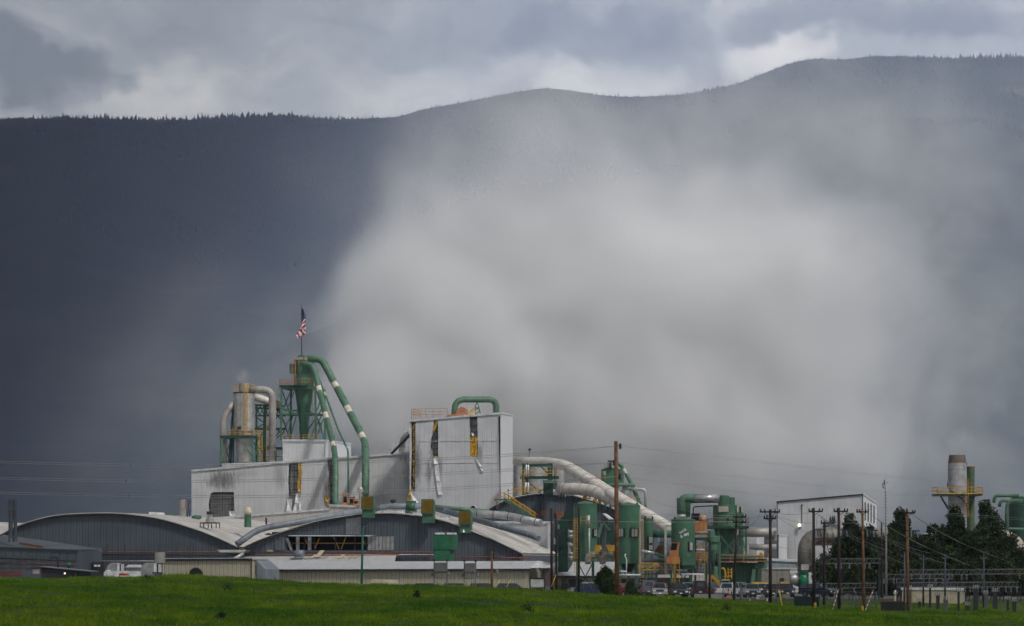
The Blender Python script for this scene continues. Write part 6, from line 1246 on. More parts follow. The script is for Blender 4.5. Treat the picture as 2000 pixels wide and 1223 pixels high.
# ---- tall stacks
Y = 520; t = thing('banded_stack', 'wide silver stack with a brown tapered cap and yellow platform', 'chimney', G(1869.5, Y)); c = G(1869.5, Y); r = M(18, Y)
mb = MB(mat('stack_sheet', (.34, .35, .36), .5, .25, streak=.5, var=.25, hseam=2.9)); mb.lathe(c, [(r, 0), (r, zof(905, Y))], 32); part(mb, 'shaft', t)
mb = MB(mat('brown_cap', (.115, .09, .075), .7)); mb.lathe(c, [(r * .99, zof(905, Y)), (r * .86, zof(889, Y)), (r * .8, zof(889, Y)), (r * .75, zof(893, Y))], 32); part(mb, 'cap', t)
mb = MB(DARKM); hel = [Vector((c.x + r * 1.05 * math.cos(a), c.y + r * 1.05 * math.sin(a), zof(905, Y) - 1.2 * a)) for a in [k * .3 for k in range(34)]]; mb.tube(hel, .12, 6); part(mb, 'spiral_strake', t)
mb = MB(GREEN_D); mb.box(P(1869.5, 969, Y), M(88, Y), 6.5, .35); part(mb, 'platform', t); q = P(1869.5, 969, Y) + Z * .35; w_ = M(44, Y); mb = MB(YEL); railing(mb, [q - X * w_ - Yv * 3.2, q + X * w_ - Yv * 3.2, q + X * w_ + Yv * 3.2, q - X * w_ + Yv * 3.2], 1.1, 1.8, .08, True); mb.bar(q - X * w_ - Yv * 3.3, q + X * w_ - Yv * 3.3, .16); part(mb, 'railing', t)
mb = MB(GREEN_D); mb.bar(P(1837, 969, Y - 1), P(1852, 994, Y - 1), .3); mb.bar(P(1903, 969, Y - 1), P(1890, 994, Y - 1), .3); part(mb, 'bracket', t)
Y2 = 523; t = thing('slim_green_stack', 'slim rust stained green stack behind the wide silver one', 'chimney', G(1896, Y2)); c = G(1896, Y2); mb = MB(mat('rusty_green_stack', (.06, .10, .04), .6, streak=.8, dirt=(.12, .08, .03), rust=.5)); mb.lathe(c, [(M(7.6, Y2), 0), (M(7.6, Y2), zof(912, Y2))], 24); part(mb, 'shaft', t); mb = MB(RUSTY); mb.lathe(c, [(M(8, Y2), zof(913.5, Y2)), (M(8, Y2), zof(911, Y2))], 24); part(mb, 'rim', t); mb = MB(YEL); ladder(mb, P(1888, 1010, 516), M(75, 516), w=.5, cage=False); part(mb, 'ladder', t)
# right edge: green vessel with curling pipes, beige dome ducts
Y = 470; t = thing('dark_green_vessel', 'very dark green vessel with curling pipes at the right frame edge', 'vessel', G(1985, Y)); mb = MB(GREEN_D); mb.lathe(G(1992, Y), [(M(22, Y), 2), (M(22, Y), zof(976, Y)), (M(14, Y), zof(970, Y))], 30); part(mb, 'shell', t)
for (a, b, y0, y1) in ((1941, 1990, 968, 982), (1952, 1995, 978, 990), (1965, 1998, 979, 1030)): mb = MB(GREEN_L if a == 1965 else GREEN); mb.tube(fillet([P(a, y1, Y - 5), P(a + 2, y0, Y - 5), P(b, y0, Y - 5)], 1.0), M(3.4, Y), 14); part(mb, 'curling_pipe', t)
mb = MB(GREEN_L); mb.tube([P(1940, 1032, Y - 6), P(2010, 1034, Y - 6)], M(2.6, Y), 12); part(mb, 'level_pipe', t)
BEI = mat('beige_cladding', (.42, .375, .31), .6, streak=.4, var=.2)
Y = 455; mb = MB(BEI); path = fillet([P(1930, 1058, Y), P(1985, 1058, Y), P(2000, 1115, Y)], M(28, Y), 6); ductthing('beige_duct', 'big beige segmented duct turning down at the right frame edge', [P(1925, 1052, Y), P(1984, 1052, Y), P(2001, 1130, Y)], M(15, Y), BEI, M(26, Y), 1.6, ring_m=mat('beige_seam', (.3, .26, .21), .6))
t = thing('beige_dome_tank', 'beige domed tank showing between the dark trees', 'tank', G(1818, Y)); c = G(1818, Y); r = M(28, Y); mb = MB(BEI); z1 = zof(1062, Y); mb.lathe(c, [(r, 0), (r, z1), (r * .85, z1 + 1.0), (r * .5, z1 + 1.55), (.05, z1 + 1.7)], 28); part(mb, 'shell', t); mb = MB(GREEN); mb.tube(fillet([P(1824, 1042, Y - 1), P(1824, 1031, Y - 1), P(1834, 1030, Y - 1)], .5), M(2.6, Y), 12); part(mb, 'gooseneck', t)
# ---- left yard gear
t = thing('twin_flues', 'pair of dark grey flues side by side on the low grey shed', 'flues', G(26, 440))
for x, r_ in ((21, 4.4), (30, 3.7)):
    mb = MB(mat('dark_flue', (.07, .085, .10), .45, .3, streak=.3)); c = P(x, 1058, 444); mb.lathe(c, [(M(r_ * 1.5, 444), zof(1059, 444)), (M(r_ * 1.2, 444), zof(1055, 444)), (M(r_, 444), zof(1052, 444)), (M(r_, 444), zof(976, 444))], 20); part(mb, 'flue', t)
mb = MB(GREEN_D); mb.box(P(25.5, 999.5, 444), M(19, 444), .9, .12); part(mb, 'strap', t)
def scroll(px0, px1, py0, py1, Y, label, stack=False):
    w_ = M(px1 - px0, Y); h = M(py1 - py0, Y); c = G((px0 + px1) / 2, Y, zof(py1, Y)); t = thing('blower_housing', label, 'blower', c, 0, 'silver blower housings behind the pasture')
    r = h * .55; x0 = c.x - w_ / 2; prof_ = [Vector((x0 + r - r * math.cos(a), Y, c.z + h - r + r * math.sin(a))) for a in [k * math.pi / 16 for k in range(9)]]
    pts = [Vector((x0, Y, c.z - 1.2)), *prof_, Vector((x0 + w_ * .62, Y, c.z + h)), Vector((x0 + w_ * .62, Y, c.z - 1.2))]; mb = MB(mat('blower_sheet', (.34, .345, .36), .45, .3, streak=.3)); mb.prism(pts, Vector((0, 1.6, 0))); part(mb, 'scroll', t)
    mb = MB(WHITE); mb.box(Vector((x0 + w_ * .72, Y + .8, c.z + h * .22)), w_ * .16, 1.5, h * .74); part(mb, 'end_box', t); mb = MB(DARKM); mb.box(Vector((x0 + w_ * .83, Y + .8, c.z + h * .2)), w_ * .07, 1.5, h * .72); mb.box(Vector((x0 + w_ * .8, Y + .7, c.z + h * .16)), w_ * .45, 1.5, .16); part(mb, 'dark_band', t); mb = MB(WHITE); mb.box(Vector((x0 + w_ * .93, Y + .8, c.z + h * .22)), w_ * .12, 1.4, h * .66); part(mb, 'outlet', t)
    if stack: mb = MB(SILV); q = Vector((x0 + w_ * .93, Y + .8, 0)); mb.lathe(q, [(M(10.3, Y), c.z + h * .98), (M(10.3, Y), zof(1079, Y))], 24); part(mb, 'stack', t)
scroll(208, 240, 1099, 1124, 408, 'silver blower housing with a curved back, left of two'); scroll(275, 314, 1099, 1124, 408, 'silver blower housing carrying a short rust-streaked stack, right of two', True)
t = thing('white_truck', 'white box truck mostly hidden behind the pasture rise', 'truck', G(235, 400)); mb = MB(WHITE); mb.box(Vector((G(243, 400).x, 400, 1.0)), M(60, 400), 2.4, zof(1115.5, 400) - 1.0); part(mb, 'box_body', t); mb = MB(WHITE); mb.prism([Vector((G(200, 400).x, 399, .8)), Vector((G(212, 400).x, 399, .8)), P(212, 1113, 399), P(208, 1113, 399), P(203, 1118, 399)], Vector((0, 2.2, 0))); part(mb, 'cab', t); mb = MB(RUBBER)
for x in (207, 262): mb = MB(RUBBER); q = Vector((G(x, 400).x, 398.9, .5)); mb.cyl(q, q + Yv * .35, .5, n=16); part(mb, 'wheel', t)
mb = MB(mat('red_cylinder_paint', (.55, .05, .02), .5)); mb.tube([P(233, 1122, 397), P(249, 1122, 397)], .16, 10); mb.use(CHROME).tube([P(249, 1122, 397), P(252, 1122, 397)], .18, 10); mb.solo('red_cylinder', 'red cylinder with a grey cap before the white truck', 'cylinder')
t = thing('dark_lean_roof', 'long black open-fronted shelter with a small turquoise cap on its roof', 'shelter', G(128, 415)); mb = MB(DARKM); mb.prism([P(80, 1107, 415), P(178, 1116, 415), P(178, 1140, 415), P(82, 1140, 415)], Yv * 6); part(mb, 'wall', t); mb = MB(GREYP); mb.prism([P(79, 1107.5, 414.5), P(179, 1117, 414.5), P(179, 1115.5, 414.5), P(80, 1106, 414.5)], Yv * 7); part(mb, 'roof', t)
mb = MB(mat('turquoise_cap', (.01, .35, .2), .5)); q = P(134.5, 1103, 416); mb.lathe(q, [(.25, q.z), (.25, q.z + .15), (.08, q.z + .25)], 12); mb.use(DARKM).cyl(q - Z * .5, q, .14, n=8); part(mb, 'cap_vent', t); mb = MB(mat('amber_lamp', (.8, .5, .3), .4, emit=(1, .7, .5, 1.2), streak=0)); mb.box(P(126.5, 1121.5, 414.7), .2, .1, .2); part(mb, 'lamp', t)
mb = MB(DARKM); mb.tube(fillet([P(113.5, 1110, 418), P(113.5, 1089, 418), P(102, 1089, 418), P(101, 1092, 418)], .3), .12, 8); mb.solo('gooseneck_vent', 'dark gooseneck vent pipe above the black shelter', 'vent')
mb = MB(mat('pink_beige_box', (.36, .30, .28), .7)); mb.box(P(71, 1121, 412), M(12, 412), 1, M(10, 412)); mb.use(DARKM).box(P(71, 1111, 412), M(15, 412), 1.2, .15); mb.solo('small_kiosk', 'small pinkish box kiosk with a dark lid beside the black shelter', 'kiosk')
for k, (y, x1) in enumerate(((1117.5, 44), (1121.5, 43), (1125.5, 42))):
    mb = MB(mat('red_beam_paint', (.16, .025, .012), .6)); mb.bar(P(-12, y, 385 - k), P(x1, y - 1, 385 - k), .17); mb.solo('red_beam', ('top', 'middle', 'bottom')[k] + ' red beam of the stack at the far left of the pasture', 'beam', 'red steel beams')
mb = MB(SILV); mb.prism([P(245, 1115, 430), P(275, 1115, 430), P(275, 1107, 430), P(248, 1107, 430)], Yv * 3); mb.use(ROOFM).prism([P(243, 1108.5, 429.5), P(277, 1108.5, 429.5), P(270, 1103, 431), P(252, 1103, 431)], Yv * 3); mb.solo('small_grey_shed', 'small pale grey shed between the two silver blowers', 'shed')
mb = MB(DARKM); mb.box(G(192, 445), .01 + M(24, 445), 1, zof(1098, 445)); mb.use(WHITE).box(P(186.5, 1107, 444.3), M(5, 445), .1, .28); mb.box(P(193, 1107, 444.3), M(5, 445), .1, .28); mb.solo('dark_double_door', 'dark double door with two small white plates on the left gable', 'door')
# ================================================================== vehicles
def gz(x, y): return float(max(field_z(np.array([x]), np.array([y]))[0], -5)) if y < 372 else 0.0
PAINTS = {}
def paint(name, c):
    return mat('car_paint_' + name, c, 0.28, 0.15, var=0.06, streak=0.08, spec=0.6)
def vehicle(kind, px, Y, pname, pcol, label, rear=False, yaw=0.0, cat=None, group='vehicles parked in the lot', z=None):
    X = (px - 1000) * Y / F; z = 0.035 if z is None else z
    rz = yaw + (math.pi if rear else 0)
    t = thing({'pickup': 'pickup_truck', 'suv': 'parked_suv', 'van': 'parked_van'}[kind], label, cat or {'pickup': 'pickup truck', 'suv': 'car', 'van': 'van'}[kind], (X, Y, z), rz, group)
    mw = Matrix.Translation((X, Y, z)) @ Matrix.Rotation(rz, 4, 'Z'); Pm = paint(pname, pcol)
    def fin(mb, name, par=None, bevel=0):
        mb.v = [mw @ v for v in mb.v]; o = mb.link(name, par or t)
        if bevel: md = o.modifiers.new('soft_edge', 'BEVEL'); md.width = bevel; md.segments = 2; md.limit_method = 'ANGLE'
        return o
    W = 1.9 if kind != 'van' else 1.95; hood = {'pickup': 1.12, 'suv': 1.0, 'van': 1.1}[kind]; L = 2.7 if kind == 'pickup' else 2.35
    if kind == 'pickup': belt, top, g0, g1, t0, t1 = 1.15, 1.82, -1.15, .75, -.55, .55
    elif kind == 'suv': belt, top, g0, g1, t0, t1 = 1.08, 1.72, -1.25, 2.25, -.45, 1.95
    else: belt, top, g0, g1, t0, t1 = 1.2, 2.1, -1.85, 2.3, -1.2, 2.25
    side = [(-L, .42), (-L - .04, .7), (-L + .03, hood - .08), (-L + .3, hood), (g0, belt), (L - .03, belt), (L, .9), (L, .42)]
    mb = MB(Pm); mb.prism([Vector((-W / 2, y, zz)) for y, zz in side], Vector((W, 0, 0))); body = fin(mb, 'body', None, .07)
    wb, wt = W * .47, W * .39
    mb = MB(Pm); vs = [Vector((a * wb, g, belt - .02)) for a, g in ((-1, g0), (1, g0), (1, g1), (-1, g1))] + [Vector((a * wt, g, top)) for a, g in ((-1, t0), (1, t0), (1, t1), (-1, t1))]
    mb.add(vs, [(0, 3, 2, 1), (4, 5, 6, 7), (0, 1, 5, 4), (1, 2, 6, 5), (2, 3, 7, 6), (3, 0, 4, 7)]); cab = fin(mb, 'cabin', None, .06)
    def pane(a, b, c, d, m=.13, nm='window'):
        q = [Vector(p) for p in (a, b, c, d)]; cc = sum(q, Vector()) / 4; n = (q[1] - q[0]).cross(q[3] - q[0]).normalized()
        if n.dot(cc - Vector((0, (g0 + g1) / 2, 1.3))) < 0: n = -n
        q = [cc + (p - cc) * (1 - m) + n * .012 for p in q]; mb = MB(GLASS); mb.add(q, [(0, 1, 2, 3)]); fin(mb, nm, cab)
    pane(vs[0], vs[1], vs[5], vs[4], .1, 'windscreen'); pane(vs[3], vs[2], vs[6], vs[7], .16 if kind != 'van' else .45, 'rear_window')
    for s_, (i, j, k, l) in ((1, (1, 2, 6, 5)), (-1, (0, 3, 7, 4))):
        n = 3 if kind == 'suv' else 2
        for e in range(n):
            a = vs[i].lerp(vs[j], e / n); b = vs[i].lerp(vs[j], (e + 1) / n); c = vs[l].lerp(vs[k], (e + 1) / n); d = vs[l].lerp(vs[k], e / n); pane(a, b, c, d, .18)
    if kind == 'pickup': mb = MB(RUBBER); mb.box((0, (g1 + L) / 2 + .03, belt - .35), W - .3, L - g1 - .3, .36); fin(mb, 'load_bed')
    for sx in (-1, 1):
        for y in (-L + .95, L - .95):
            mb = MB(RUBBER); mb.cyl(Vector((sx * (W / 2 - .24), y, .37)), Vector((sx * (W / 2 + .01), y, .37)), .38, n=18); wh = fin(mb, 'wheel'); mb = MB(CHROME); mb.cyl(Vector((sx * (W / 2), y, .37)), Vector((sx * (W / 2 + .025), y, .37)), .2, n=12); fin(mb, 'rim', wh)
        mb = MB(LIGHTC); mb.box((sx * (W / 2 - .24), -L - .035, hood - .36), .34, .08, .2); fin(mb, 'headlight')
        mb = MB(TAIL); mb.box((sx * (W / 2 - .12), L + .01, .78), .17, .05, .34); fin(mb, 'tail_light')
        mb = MB(Pm if kind == 'suv' else DARKM); mb.box((sx * (W / 2 + .09), g0 + .25, belt), .2, .09, .16); fin(mb, 'mirror')
    mb = MB(DARKM); mb.box((0, -L - .04, hood - .38), W * .48, .06, .24); fin(mb, 'grille')
    mb = MB(CHROME if kind == 'pickup' else DARKM); mb.box((0, -L - .06, .4), W * .98, .14, .24); fin(mb, 'front_bumper'); mb = MB(CHROME if kind == 'pickup' else DARKM); mb.box((0, L + .05, .42), W * .96, .14, .2); fin(mb, 'rear_bumper')
    mb = MB(WHITE); mb.box((0, L + .03 if rear else -L - .14, .62 if rear else .46), .32, .02, .14); fin(mb, 'licence_plate'); return t
SLV, DGY, BLK, WHT, RED, MRN, BLU, GRY = (.30, .31, .33), (.06, .065, .075), (.008, .008, .01), (.68, .68, .70), (.35, .02, .02), (.06, .015, .02), (.03, .05, .12), (.13, .135, .15)
vehicle('van', 1266, 396, 'slate', (.12, .125, .15), 'grey panel van seen from behind at the left end of the parked row', rear=True)
vehicle('pickup', 1287, 388, 'silver', SLV, 'silver pickup facing the pasture right beside the grey van')
vehicle('suv', 1328, 387, 'dark_grey', DGY, 'dark grey car facing the pasture in front of the black hood of another')
vehicle('pickup', 1322, 397, 'black', BLK, 'black pickup parked directly behind the dark grey car')
vehicle('pickup', 1346, 396, 'white', WHT, 'white pickup half hidden between the dark grey car and the black van')
vehicle('van', 1366, 388, 'black', BLK, 'black high backed van seen from behind mid row', rear=True)
vehicle('pickup', 1386, 395, 'grey', GRY, 'grey pickup angled just right of the black van', yaw=.5)
vehicle('pickup', 1422, 389, 'white', WHT, 'white pickup turned away with a large dark rear window', rear=True, yaw=-.35)
vehicle('pickup', 1446, 397, 'silver', SLV, 'silver pickup standing sideways behind the thin utility pole', yaw=1.1)
vehicle('suv', 1468, 386, 'silver', SLV, 'silver car facing the pasture behind the fence, left of the white one')
vehicle('suv', 1489, 394, 'white', WHT, 'white car behind the fence between the silver and maroon cars')
vehicle('suv', 1508, 386, 'maroon', MRN, 'dark maroon car facing the pasture beside the pole with the grey can')
vehicle('suv', 1535, 389, 'black', BLK, 'black car at the right end of the parked row')
vehicle('pickup', 1150, 398, 'white', WHT, 'pale pickup beside the bush left of the tall wooden pole', yaw=.6)
vehicle('suv', 1160, 391, 'dark_blue', BLU, 'dark blue car low behind the grass next to the bush', yaw=1.2)
vehicle('suv', 1214, 396, 'red', RED, 'red car partly hidden behind the tall wooden pole', yaw=.7)
vehicle('suv', 1250, 402, 'teal', (.02, .06, .06), 'dark teal car behind the small shrub', yaw=.9)
for px, lb in ((841, 'black car roof just above the grass by the left transformer frame'), (899, 'black car roof between the two transformer frames'), (950, 'black car roof left of the short brown pole'), (1004, 'dark green car roof left of the white board')):
    vehicle('suv', px, 398, 'black' if px < 1000 else 'dark_green', BLK if px < 1000 else (.01, .03, .02), lb, yaw=1.5)
vehicle('suv', 1598, 392, 'blue', (.01, .02, .05), 'blue car behind the fence near the right hand trees', yaw=.9)
# excavator / loader and yellow trailer
t = thing('backhoe_loader', 'orange backhoe with its arm folded up behind the white pickup', 'backhoe', G(1405, 404)); AM = mat('machine_orange', (.50, .24, .02), .5, rust=.3); Yb = 404
mb = MB(AM); mb.prism([P(1388, 1124, Yb), P(1391, 1123, Yb), P(1405, 1134, Yb), P(1406, 1140, Yb), P(1402, 1139, Yb), P(1389, 1128, Yb)], Vector((0, .5, 0))); part(mb, 'boom', t)
mb = MB(AM); mb.prism([P(1388, 1126, Yb), P(1390, 1127, Yb), P(1390, 1142, Yb), P(1387, 1142, Yb)], Vector((0, .5, 0))); part(mb, 'dipper', t); mb = MB(AM); mb.prism([P(1399, 1138, Yb), P(1405, 1138, Yb), P(1407, 1152, Yb), P(1396, 1152, Yb)], Vector((0, 1.2, 0))); part(mb, 'swing_post', t)
mb = MB(GLASS); mb.box(P(1417, 1145, Yb + 1), M(13, Yb), 1.4, M(11, Yb)); part(mb, 'cab', t); mb = MB(mat('cab_roof_tan', (.5, .38, .25), .6)); mb.box(P(1417, 1134, Yb + 1), M(15, Yb), 1.6, .14); part(mb, 'roof', t); mb = MB(AM); mb.box(P(1420, 1156, Yb + 1), M(30, Yb), 1.8, M(12, Yb)); part(mb, 'chassis', t)
for x in (1410, 1432): mb = MB(RUBBER); mb.cyl(G(x, Yb, .6), G(x, Yb + .4, .6), .6, n=18); part(mb, 'wheel', t)
mb = MB(DARKM); mb.bar(P(1411, 1145, Yb + .2), P(1411, 1134, Yb + .2), .12); mb.bar(P(1423, 1145, Yb + .2), P(1423, 1134, Yb + .2), .12); part(mb, 'cab_post', t)
t = thing('yellow_dump_trailer', 'long yellow dump trailer body behind the silver and white cars', 'trailer', G(1488, 402)); mb = MB(mat('trailer_yellow', (.62, .34, .01), .5)); mb.prism([P(1468, 1146, 402), P(1511, 1146, 402), P(1511, 1139, 402), P(1500, 1137.5, 402), P(1469, 1136.5, 402)], Vector((0, 2.2, 0))); part(mb, 'box_body', t); mb = MB(DARKM); mb.box(G(1490, 403, .6), M(38, 402), 1.6, .5); part(mb, 'chassis', t)
for x in (1474, 1506): mb = MB(RUBBER); mb.cyl(G(x, 401.8, .5), G(x, 402.3, .5), .5, n=16); part(mb, 'wheel', t)
mb = MB(mat('yellow_plate', (.5, .3, .03), .6)); mb.box(G(1533, 401, 1.6), M(18, 401), .4, .35); mb.box(G(1533, 401, .0), .2, .2, 1.6); mb.solo('yellow_barrier', 'thin yellow barrier beam behind the black car', 'barrier')
# cones, barrels, block walls
for px, m_, lb in ((1301, 'red', 'dull red barrel stack left of the dark grey car'),):
    mb = MB(mat('dull_red', (.28, .07, .05), .8)); mb.box(G(px, 392), M(7, 392), .9, 1.5); mb.use(mat('dull_red', (.28, .07, .05), .8)); mb.box(G(px, 392, 1.5), M(5.6, 392), .7, .25); mb.solo('red_bin', lb, 'bin')
for px, lb in ((1394, 'orange barrier foot left of the white pickup'), (1408, 'orange barrier foot under the white pickup'), (1424, 'orange barrier foot below the white pickup tailgate')):
    mb = MB(mat('safety_orange', (.7, .17, .03), .6)); c = G(px, 382, .03); mb.prism([c - X * .35, c + X * .35, c + X * .22 + Z * .32, c - X * .22 + Z * .32], Vector((0, .4, 0))); mb.solo('orange_barrier', lb, 'barrier', 'low orange barriers')
mb = MB(CONC); mb.box(G(1385, 374.5, -.4), M(58, 375), .5, .95); mb.solo('low_concrete_wall', 'low pale concrete wall edging the lot below the parked cars', 'wall')
t = thing('white_board', 'blank white board in a dark frame beside the dark poles', 'board', G(1049, 342, gz(3, 342))); mb = MB(mat('board_white', (.55, .57, .58), .6)); mb.box(P(1049.5, 1147, 342), M(26, 342), .08, M(15.5, 342)); part(mb, 'panel', t)
mb = MB(DARKM)
for x in (1035.5, 1063.5): mb.bar(P(x, 1152, 342), P(x, 1125 if x < 1050 else 1128, 342), .13)
mb.bar(P(1035, 1130, 342), P(1064, 1130, 342), .16); part(mb, 'frame', t)
mb = MB(mat('cream_cover', (.6, .56, .42), .7)); mb.prism([P(722, 1139, 395), P(776, 1139, 395), P(774, 1132.5, 395), P(728, 1132, 395)], Vector((0, 2, 0))); mb.solo('cream_canopy', 'low cream canopy top peeking over the grass left of the transformer frame', 'canopy')

# ================================================================== utility poles, wires, frames
def pole(px, top, Y, rb_, m, label, group='wooden utility poles', base=None, name='utility_pole', lean=0.0, arms=(), cat='utility pole', gear=(), rt=None):
    x = (px - 1000) * Y / F; zb = gz(x, Y) - .3; zt = zof(top, Y); t = thing(name, label, cat, (x, Y, zb), 0, group); tp = Vector((x + M(lean, Y), Y, zt)); bt = Vector((x, Y, zb))
    mb = MB(m); mb.tube([bt, bt.lerp(tp, .5), tp], [rb_, rb_ * .88, rt or rb_ * .72], 12); part(mb, 'pole_shaft', t)
    for (ay, aw, dx) in arms:
        c = P(px + lean * (1), ay, Y) + X * M(dx, Y) - Yv * rb_; mb = MB(WOODD); hw = M(aw / 2, Y); mb.bar(c - X * hw, c + X * hw + Yv * .3, .14, .18); ao = part(mb, 'crossarm', t)
        mb = MB(WOODD)
        for s_ in (-1, 1): mb.bar(c + X * s_ * hw * .6, Vector((tp.x, Y - rb_, c.z - hw * .6)), .06)
        mb.link('arm_brace', ao)
        for u in (-.92, -.5, .5, .92): mb = MB(mat('insulator_glaze', (.06, .05, .05), .25)); q = c + X * hw * u; mb.lathe(q, [(.05, q.z + .08), (.11, q.z + .14), (.06, q.z + .2), (.1, q.z + .26), (.03, q.z + .34)], 10); mb.link('insulator', ao)
    for g in gear:
        if g[0] == 'can': mb = MB(mat('transformer_grey', (.28, .30, .32), .5)); q = P(px + g[1], g[2], Y - .1); mb.lathe(q, [(M(g[3], Y), q.z - M(g[4] / 2, Y)), (M(g[3], Y), q.z + M(g[4] / 2, Y)), (M(g[3] * .5, Y), q.z + M(g[4] / 2, Y) + .12)], 16); part(mb, 'transformer_can', t); mb = MB(DARKM); mb.bar(q, Vector((x, Y, q.z)), .08); part(mb, 'bracket', t)
        if g[0] == 'ins': mb = MB(DARKM); q = P(px + g[1], g[2], Y); mb.bar(Vector((x, Y, q.z)), q, .09); mb.lathe(q, [(.1, q.z - .35), (.17, q.z - .2), (.1, q.z - .05), (.17, q.z + .1), (.06, q.z + .3)], 10); part(mb, 'insulator', t)
        if g[0] == 'bank':   # row of hanging cut-outs
            for k in range(g[3]): mb = MB(DARKM if k % 3 else mat('switch_blue_grey', (.18, .24, .30), .5)); q = P(px + g[1] + k * 4.2, g[2] + (k % 2), Y - .2); mb.bar(q + Z * .35, q - Z * .35 + X * .05, .11); part(mb, 'cut_out', t)
            mb = MB(DARKM); mb.bar(P(px - 3, g[2] - 6, Y - .1), P(px + g[1] + g[3] * 4.2, g[2] - 6, Y - .1), .14); part(mb, 'switch_bar', t)
    return t
pole(1205.5, 862, 335, .27, WOOD, 'tallest brown wooden pole standing before the largest green tank', lean=-2.5, gear=[('ins', 6, 871), ('ins', -6, 903), ('ins', 5, 930)], rt=.2)
pole(961, 1077, 352, .17, WOOD, 'short brown wooden pole before the long cream shed', lean=-.5, gear=[('ins', 3, 1084), ('can', 10, 1117, 2.5, 5)])
pole(1077.5, 993, 350, .16, WOODD, 'dark pole left of a close pair beside the white board', lean=-.5)
pole(1087, 1008, 352, .14, WOODD, 'dark pole with hanging gear at the right of the close pair', lean=-1, gear=[('ins', -3, 1006), ('ins', 4, 1040), ('can', -4, 1058, 1.8, 10), ('can', 4, 1030, 1.6, 7)])
pole(1130.5, 991, 350, .155, WOODD, 'bare black pole crossing in front of the second green tank', lean=0)
pole(1386, 1053, 360, .15, WOODD, 'short bare black pole before the grey angled pickup', lean=0)
pole(1433.5, 1004, 362, .17, WOODD, 'dark pole with looping cables before the double cyclone', lean=5, arms=[(1010, 26, 6), (1020, 26, 6)], gear=[('ins', -12, 1016)])
pole(1504.5, 995, 352, .21, WOODD, 'dark crossarm pole carrying one grey can right of the concrete block', lean=0, arms=[(1000, 40, -1), (1013, 24, -1)], gear=[('can', 10, 1047, 3.4, 18)])
pole(1590, 992, 342, .2, WOODD, 'dark crossarm pole left of three near the tree emblems', lean=-1, arms=[(999, 28, 4)], gear=[('bank', 3, 1041, 5)])
pole(1609.5, 1019, 352, .17, WOODD, 'shorter dark pole in front of the giant duct', lean=.5, arms=[(1022, 26, 6), (1091, 20, 2)])
pole(1639, 992, 340, .2, WOODD, 'dark crossarm pole right of the tree emblems', lean=-1, arms=[(999, 28, 4)], gear=[('bank', 2, 1041, 6)])
pole(1687.5, 993, 339, .17, WOOD, 'slim reddish brown pole at the corner of the tall pale building', lean=-3, arms=[(1000, 24, 0)], gear=[('bank', 6, 1042, 5)])
pole(1722, 1020, 380, .12, WOODD, 'thin dark pole in front of the tall pale building side', lean=0)
pole(1773.5, 993, 337, .19, WOOD, 'brown wooden pole among the dark right hand trees', lean=-2, arms=[(1002, 22, 5)], gear=[('bank', 6, 1043, 4)])
t = thing('radio_mast', 'thin steel radio mast rising between the pale building and the trees', 'mast', G(1731, 400)); mb = MB(SILV); mb.tube([G(1731, 400), P(1730.5, 1030, 400), P(1729.5, 960, 400), P(1729.5, 922, 400)], [.16, .12, .08, .03], 8); part(mb, 'mast_pole', t); mb = MB(DARKM)
for y in range(962, 1150, 6): mb.bar(P(1728.2, y, 399.9), P(1731.5, y, 399.9), .06)
mb.bar(P(1724, 944, 400), P(1735, 943, 400), .06); mb.bar(P(1727, 938, 400), P(1727, 948, 400), .12); mb.tube(fillet([P(1724, 944, 400), P(1724, 952, 400), P(1729, 954, 400)], .3), .05, 6); part(mb, 'antenna', t)
t = thing('green_post', 'plain green steel post standing before the torn gable gap', 'post', G(707, 405)); mb = MB(mat('teal_post', (.01, .11, .07), .5)); mb.tube([G(705.5, 405), P(709, 1027, 405)], [.17, .13], 12); part(mb, 'shaft', t); mb = MB(DARKM); mb.cyl(P(709, 1028, 405), P(709, 1026.6, 405), .16, n=12); part(mb, 'cap', t); mb = MB(CHROME); mb.bar(P(709, 1029, 405), P(716, 1028.5, 405), .04); part(mb, 'lamp_arm', t)
def catmull(pts, n=8):
    pts = [Vector(p) for p in pts]; out = []
    for i in range(len(pts) - 1):
        p0, p1, p2, p3 = pts[max(i - 1, 0)], pts[i], pts[i + 1], pts[min(i + 2, len(pts) - 1)]
        for k in range(n): u = k / n; out.append(.5 * (2 * p1 + (p2 - p0) * u + (2 * p0 - 5 * p1 + 4 * p2 - p3) * u * u + (3 * p1 - p0 - 3 * p2 + p3) * u ** 3))
    return out + [pts[-1]]
def wire(pts, label, r=.016, m=WIREM, group='overhead wires', raw=False):
    q = pts if raw else [P(*p) for p in pts]; mb = MB(m); mb.tube(catmull(q), r, 5, False); mb.solo('power_line', label, 'wire', group)
def sagwire(a, b, sag, label, r=.014, m=WIRED, group='overhead wires'):
    a, b = P(*a), P(*b); pts = [a.lerp(b, k / 8) - Z * (sag * 4 * (k / 8) * (1 - k / 8)) for k in range(9)]; mb = MB(m); mb.tube(pts, r, 5, False); mb.solo('power_line', label, 'wire', group)
rows = (('top', [(-120, 899, 305), (255, 908.5, 312), (500, 908.5, 318), (720, 902, 324), (978, 890, 330), (1210, 871, 335)], [(1210, 871, 335), (1500, 904, 340), (1740, 931, 345), (2080, 958, 352)]),
        ('middle', [(-120, 931, 305), (246, 939.5, 312), (500, 939, 318), (720, 932, 324), (978, 919, 330), (1200, 903, 335)], [(1200, 903, 335), (1500, 938, 340), (1740, 963, 345), (2080, 990, 352)]),
        ('bottom', [(-120, 960.5, 305), (252, 968, 312), (500, 970, 318), (720, 963, 324), (978, 948, 330), (1210, 930, 335)], [(1210, 930, 335), (1500, 968, 340), (1740, 995, 345), (2080, 1020, 352)]))
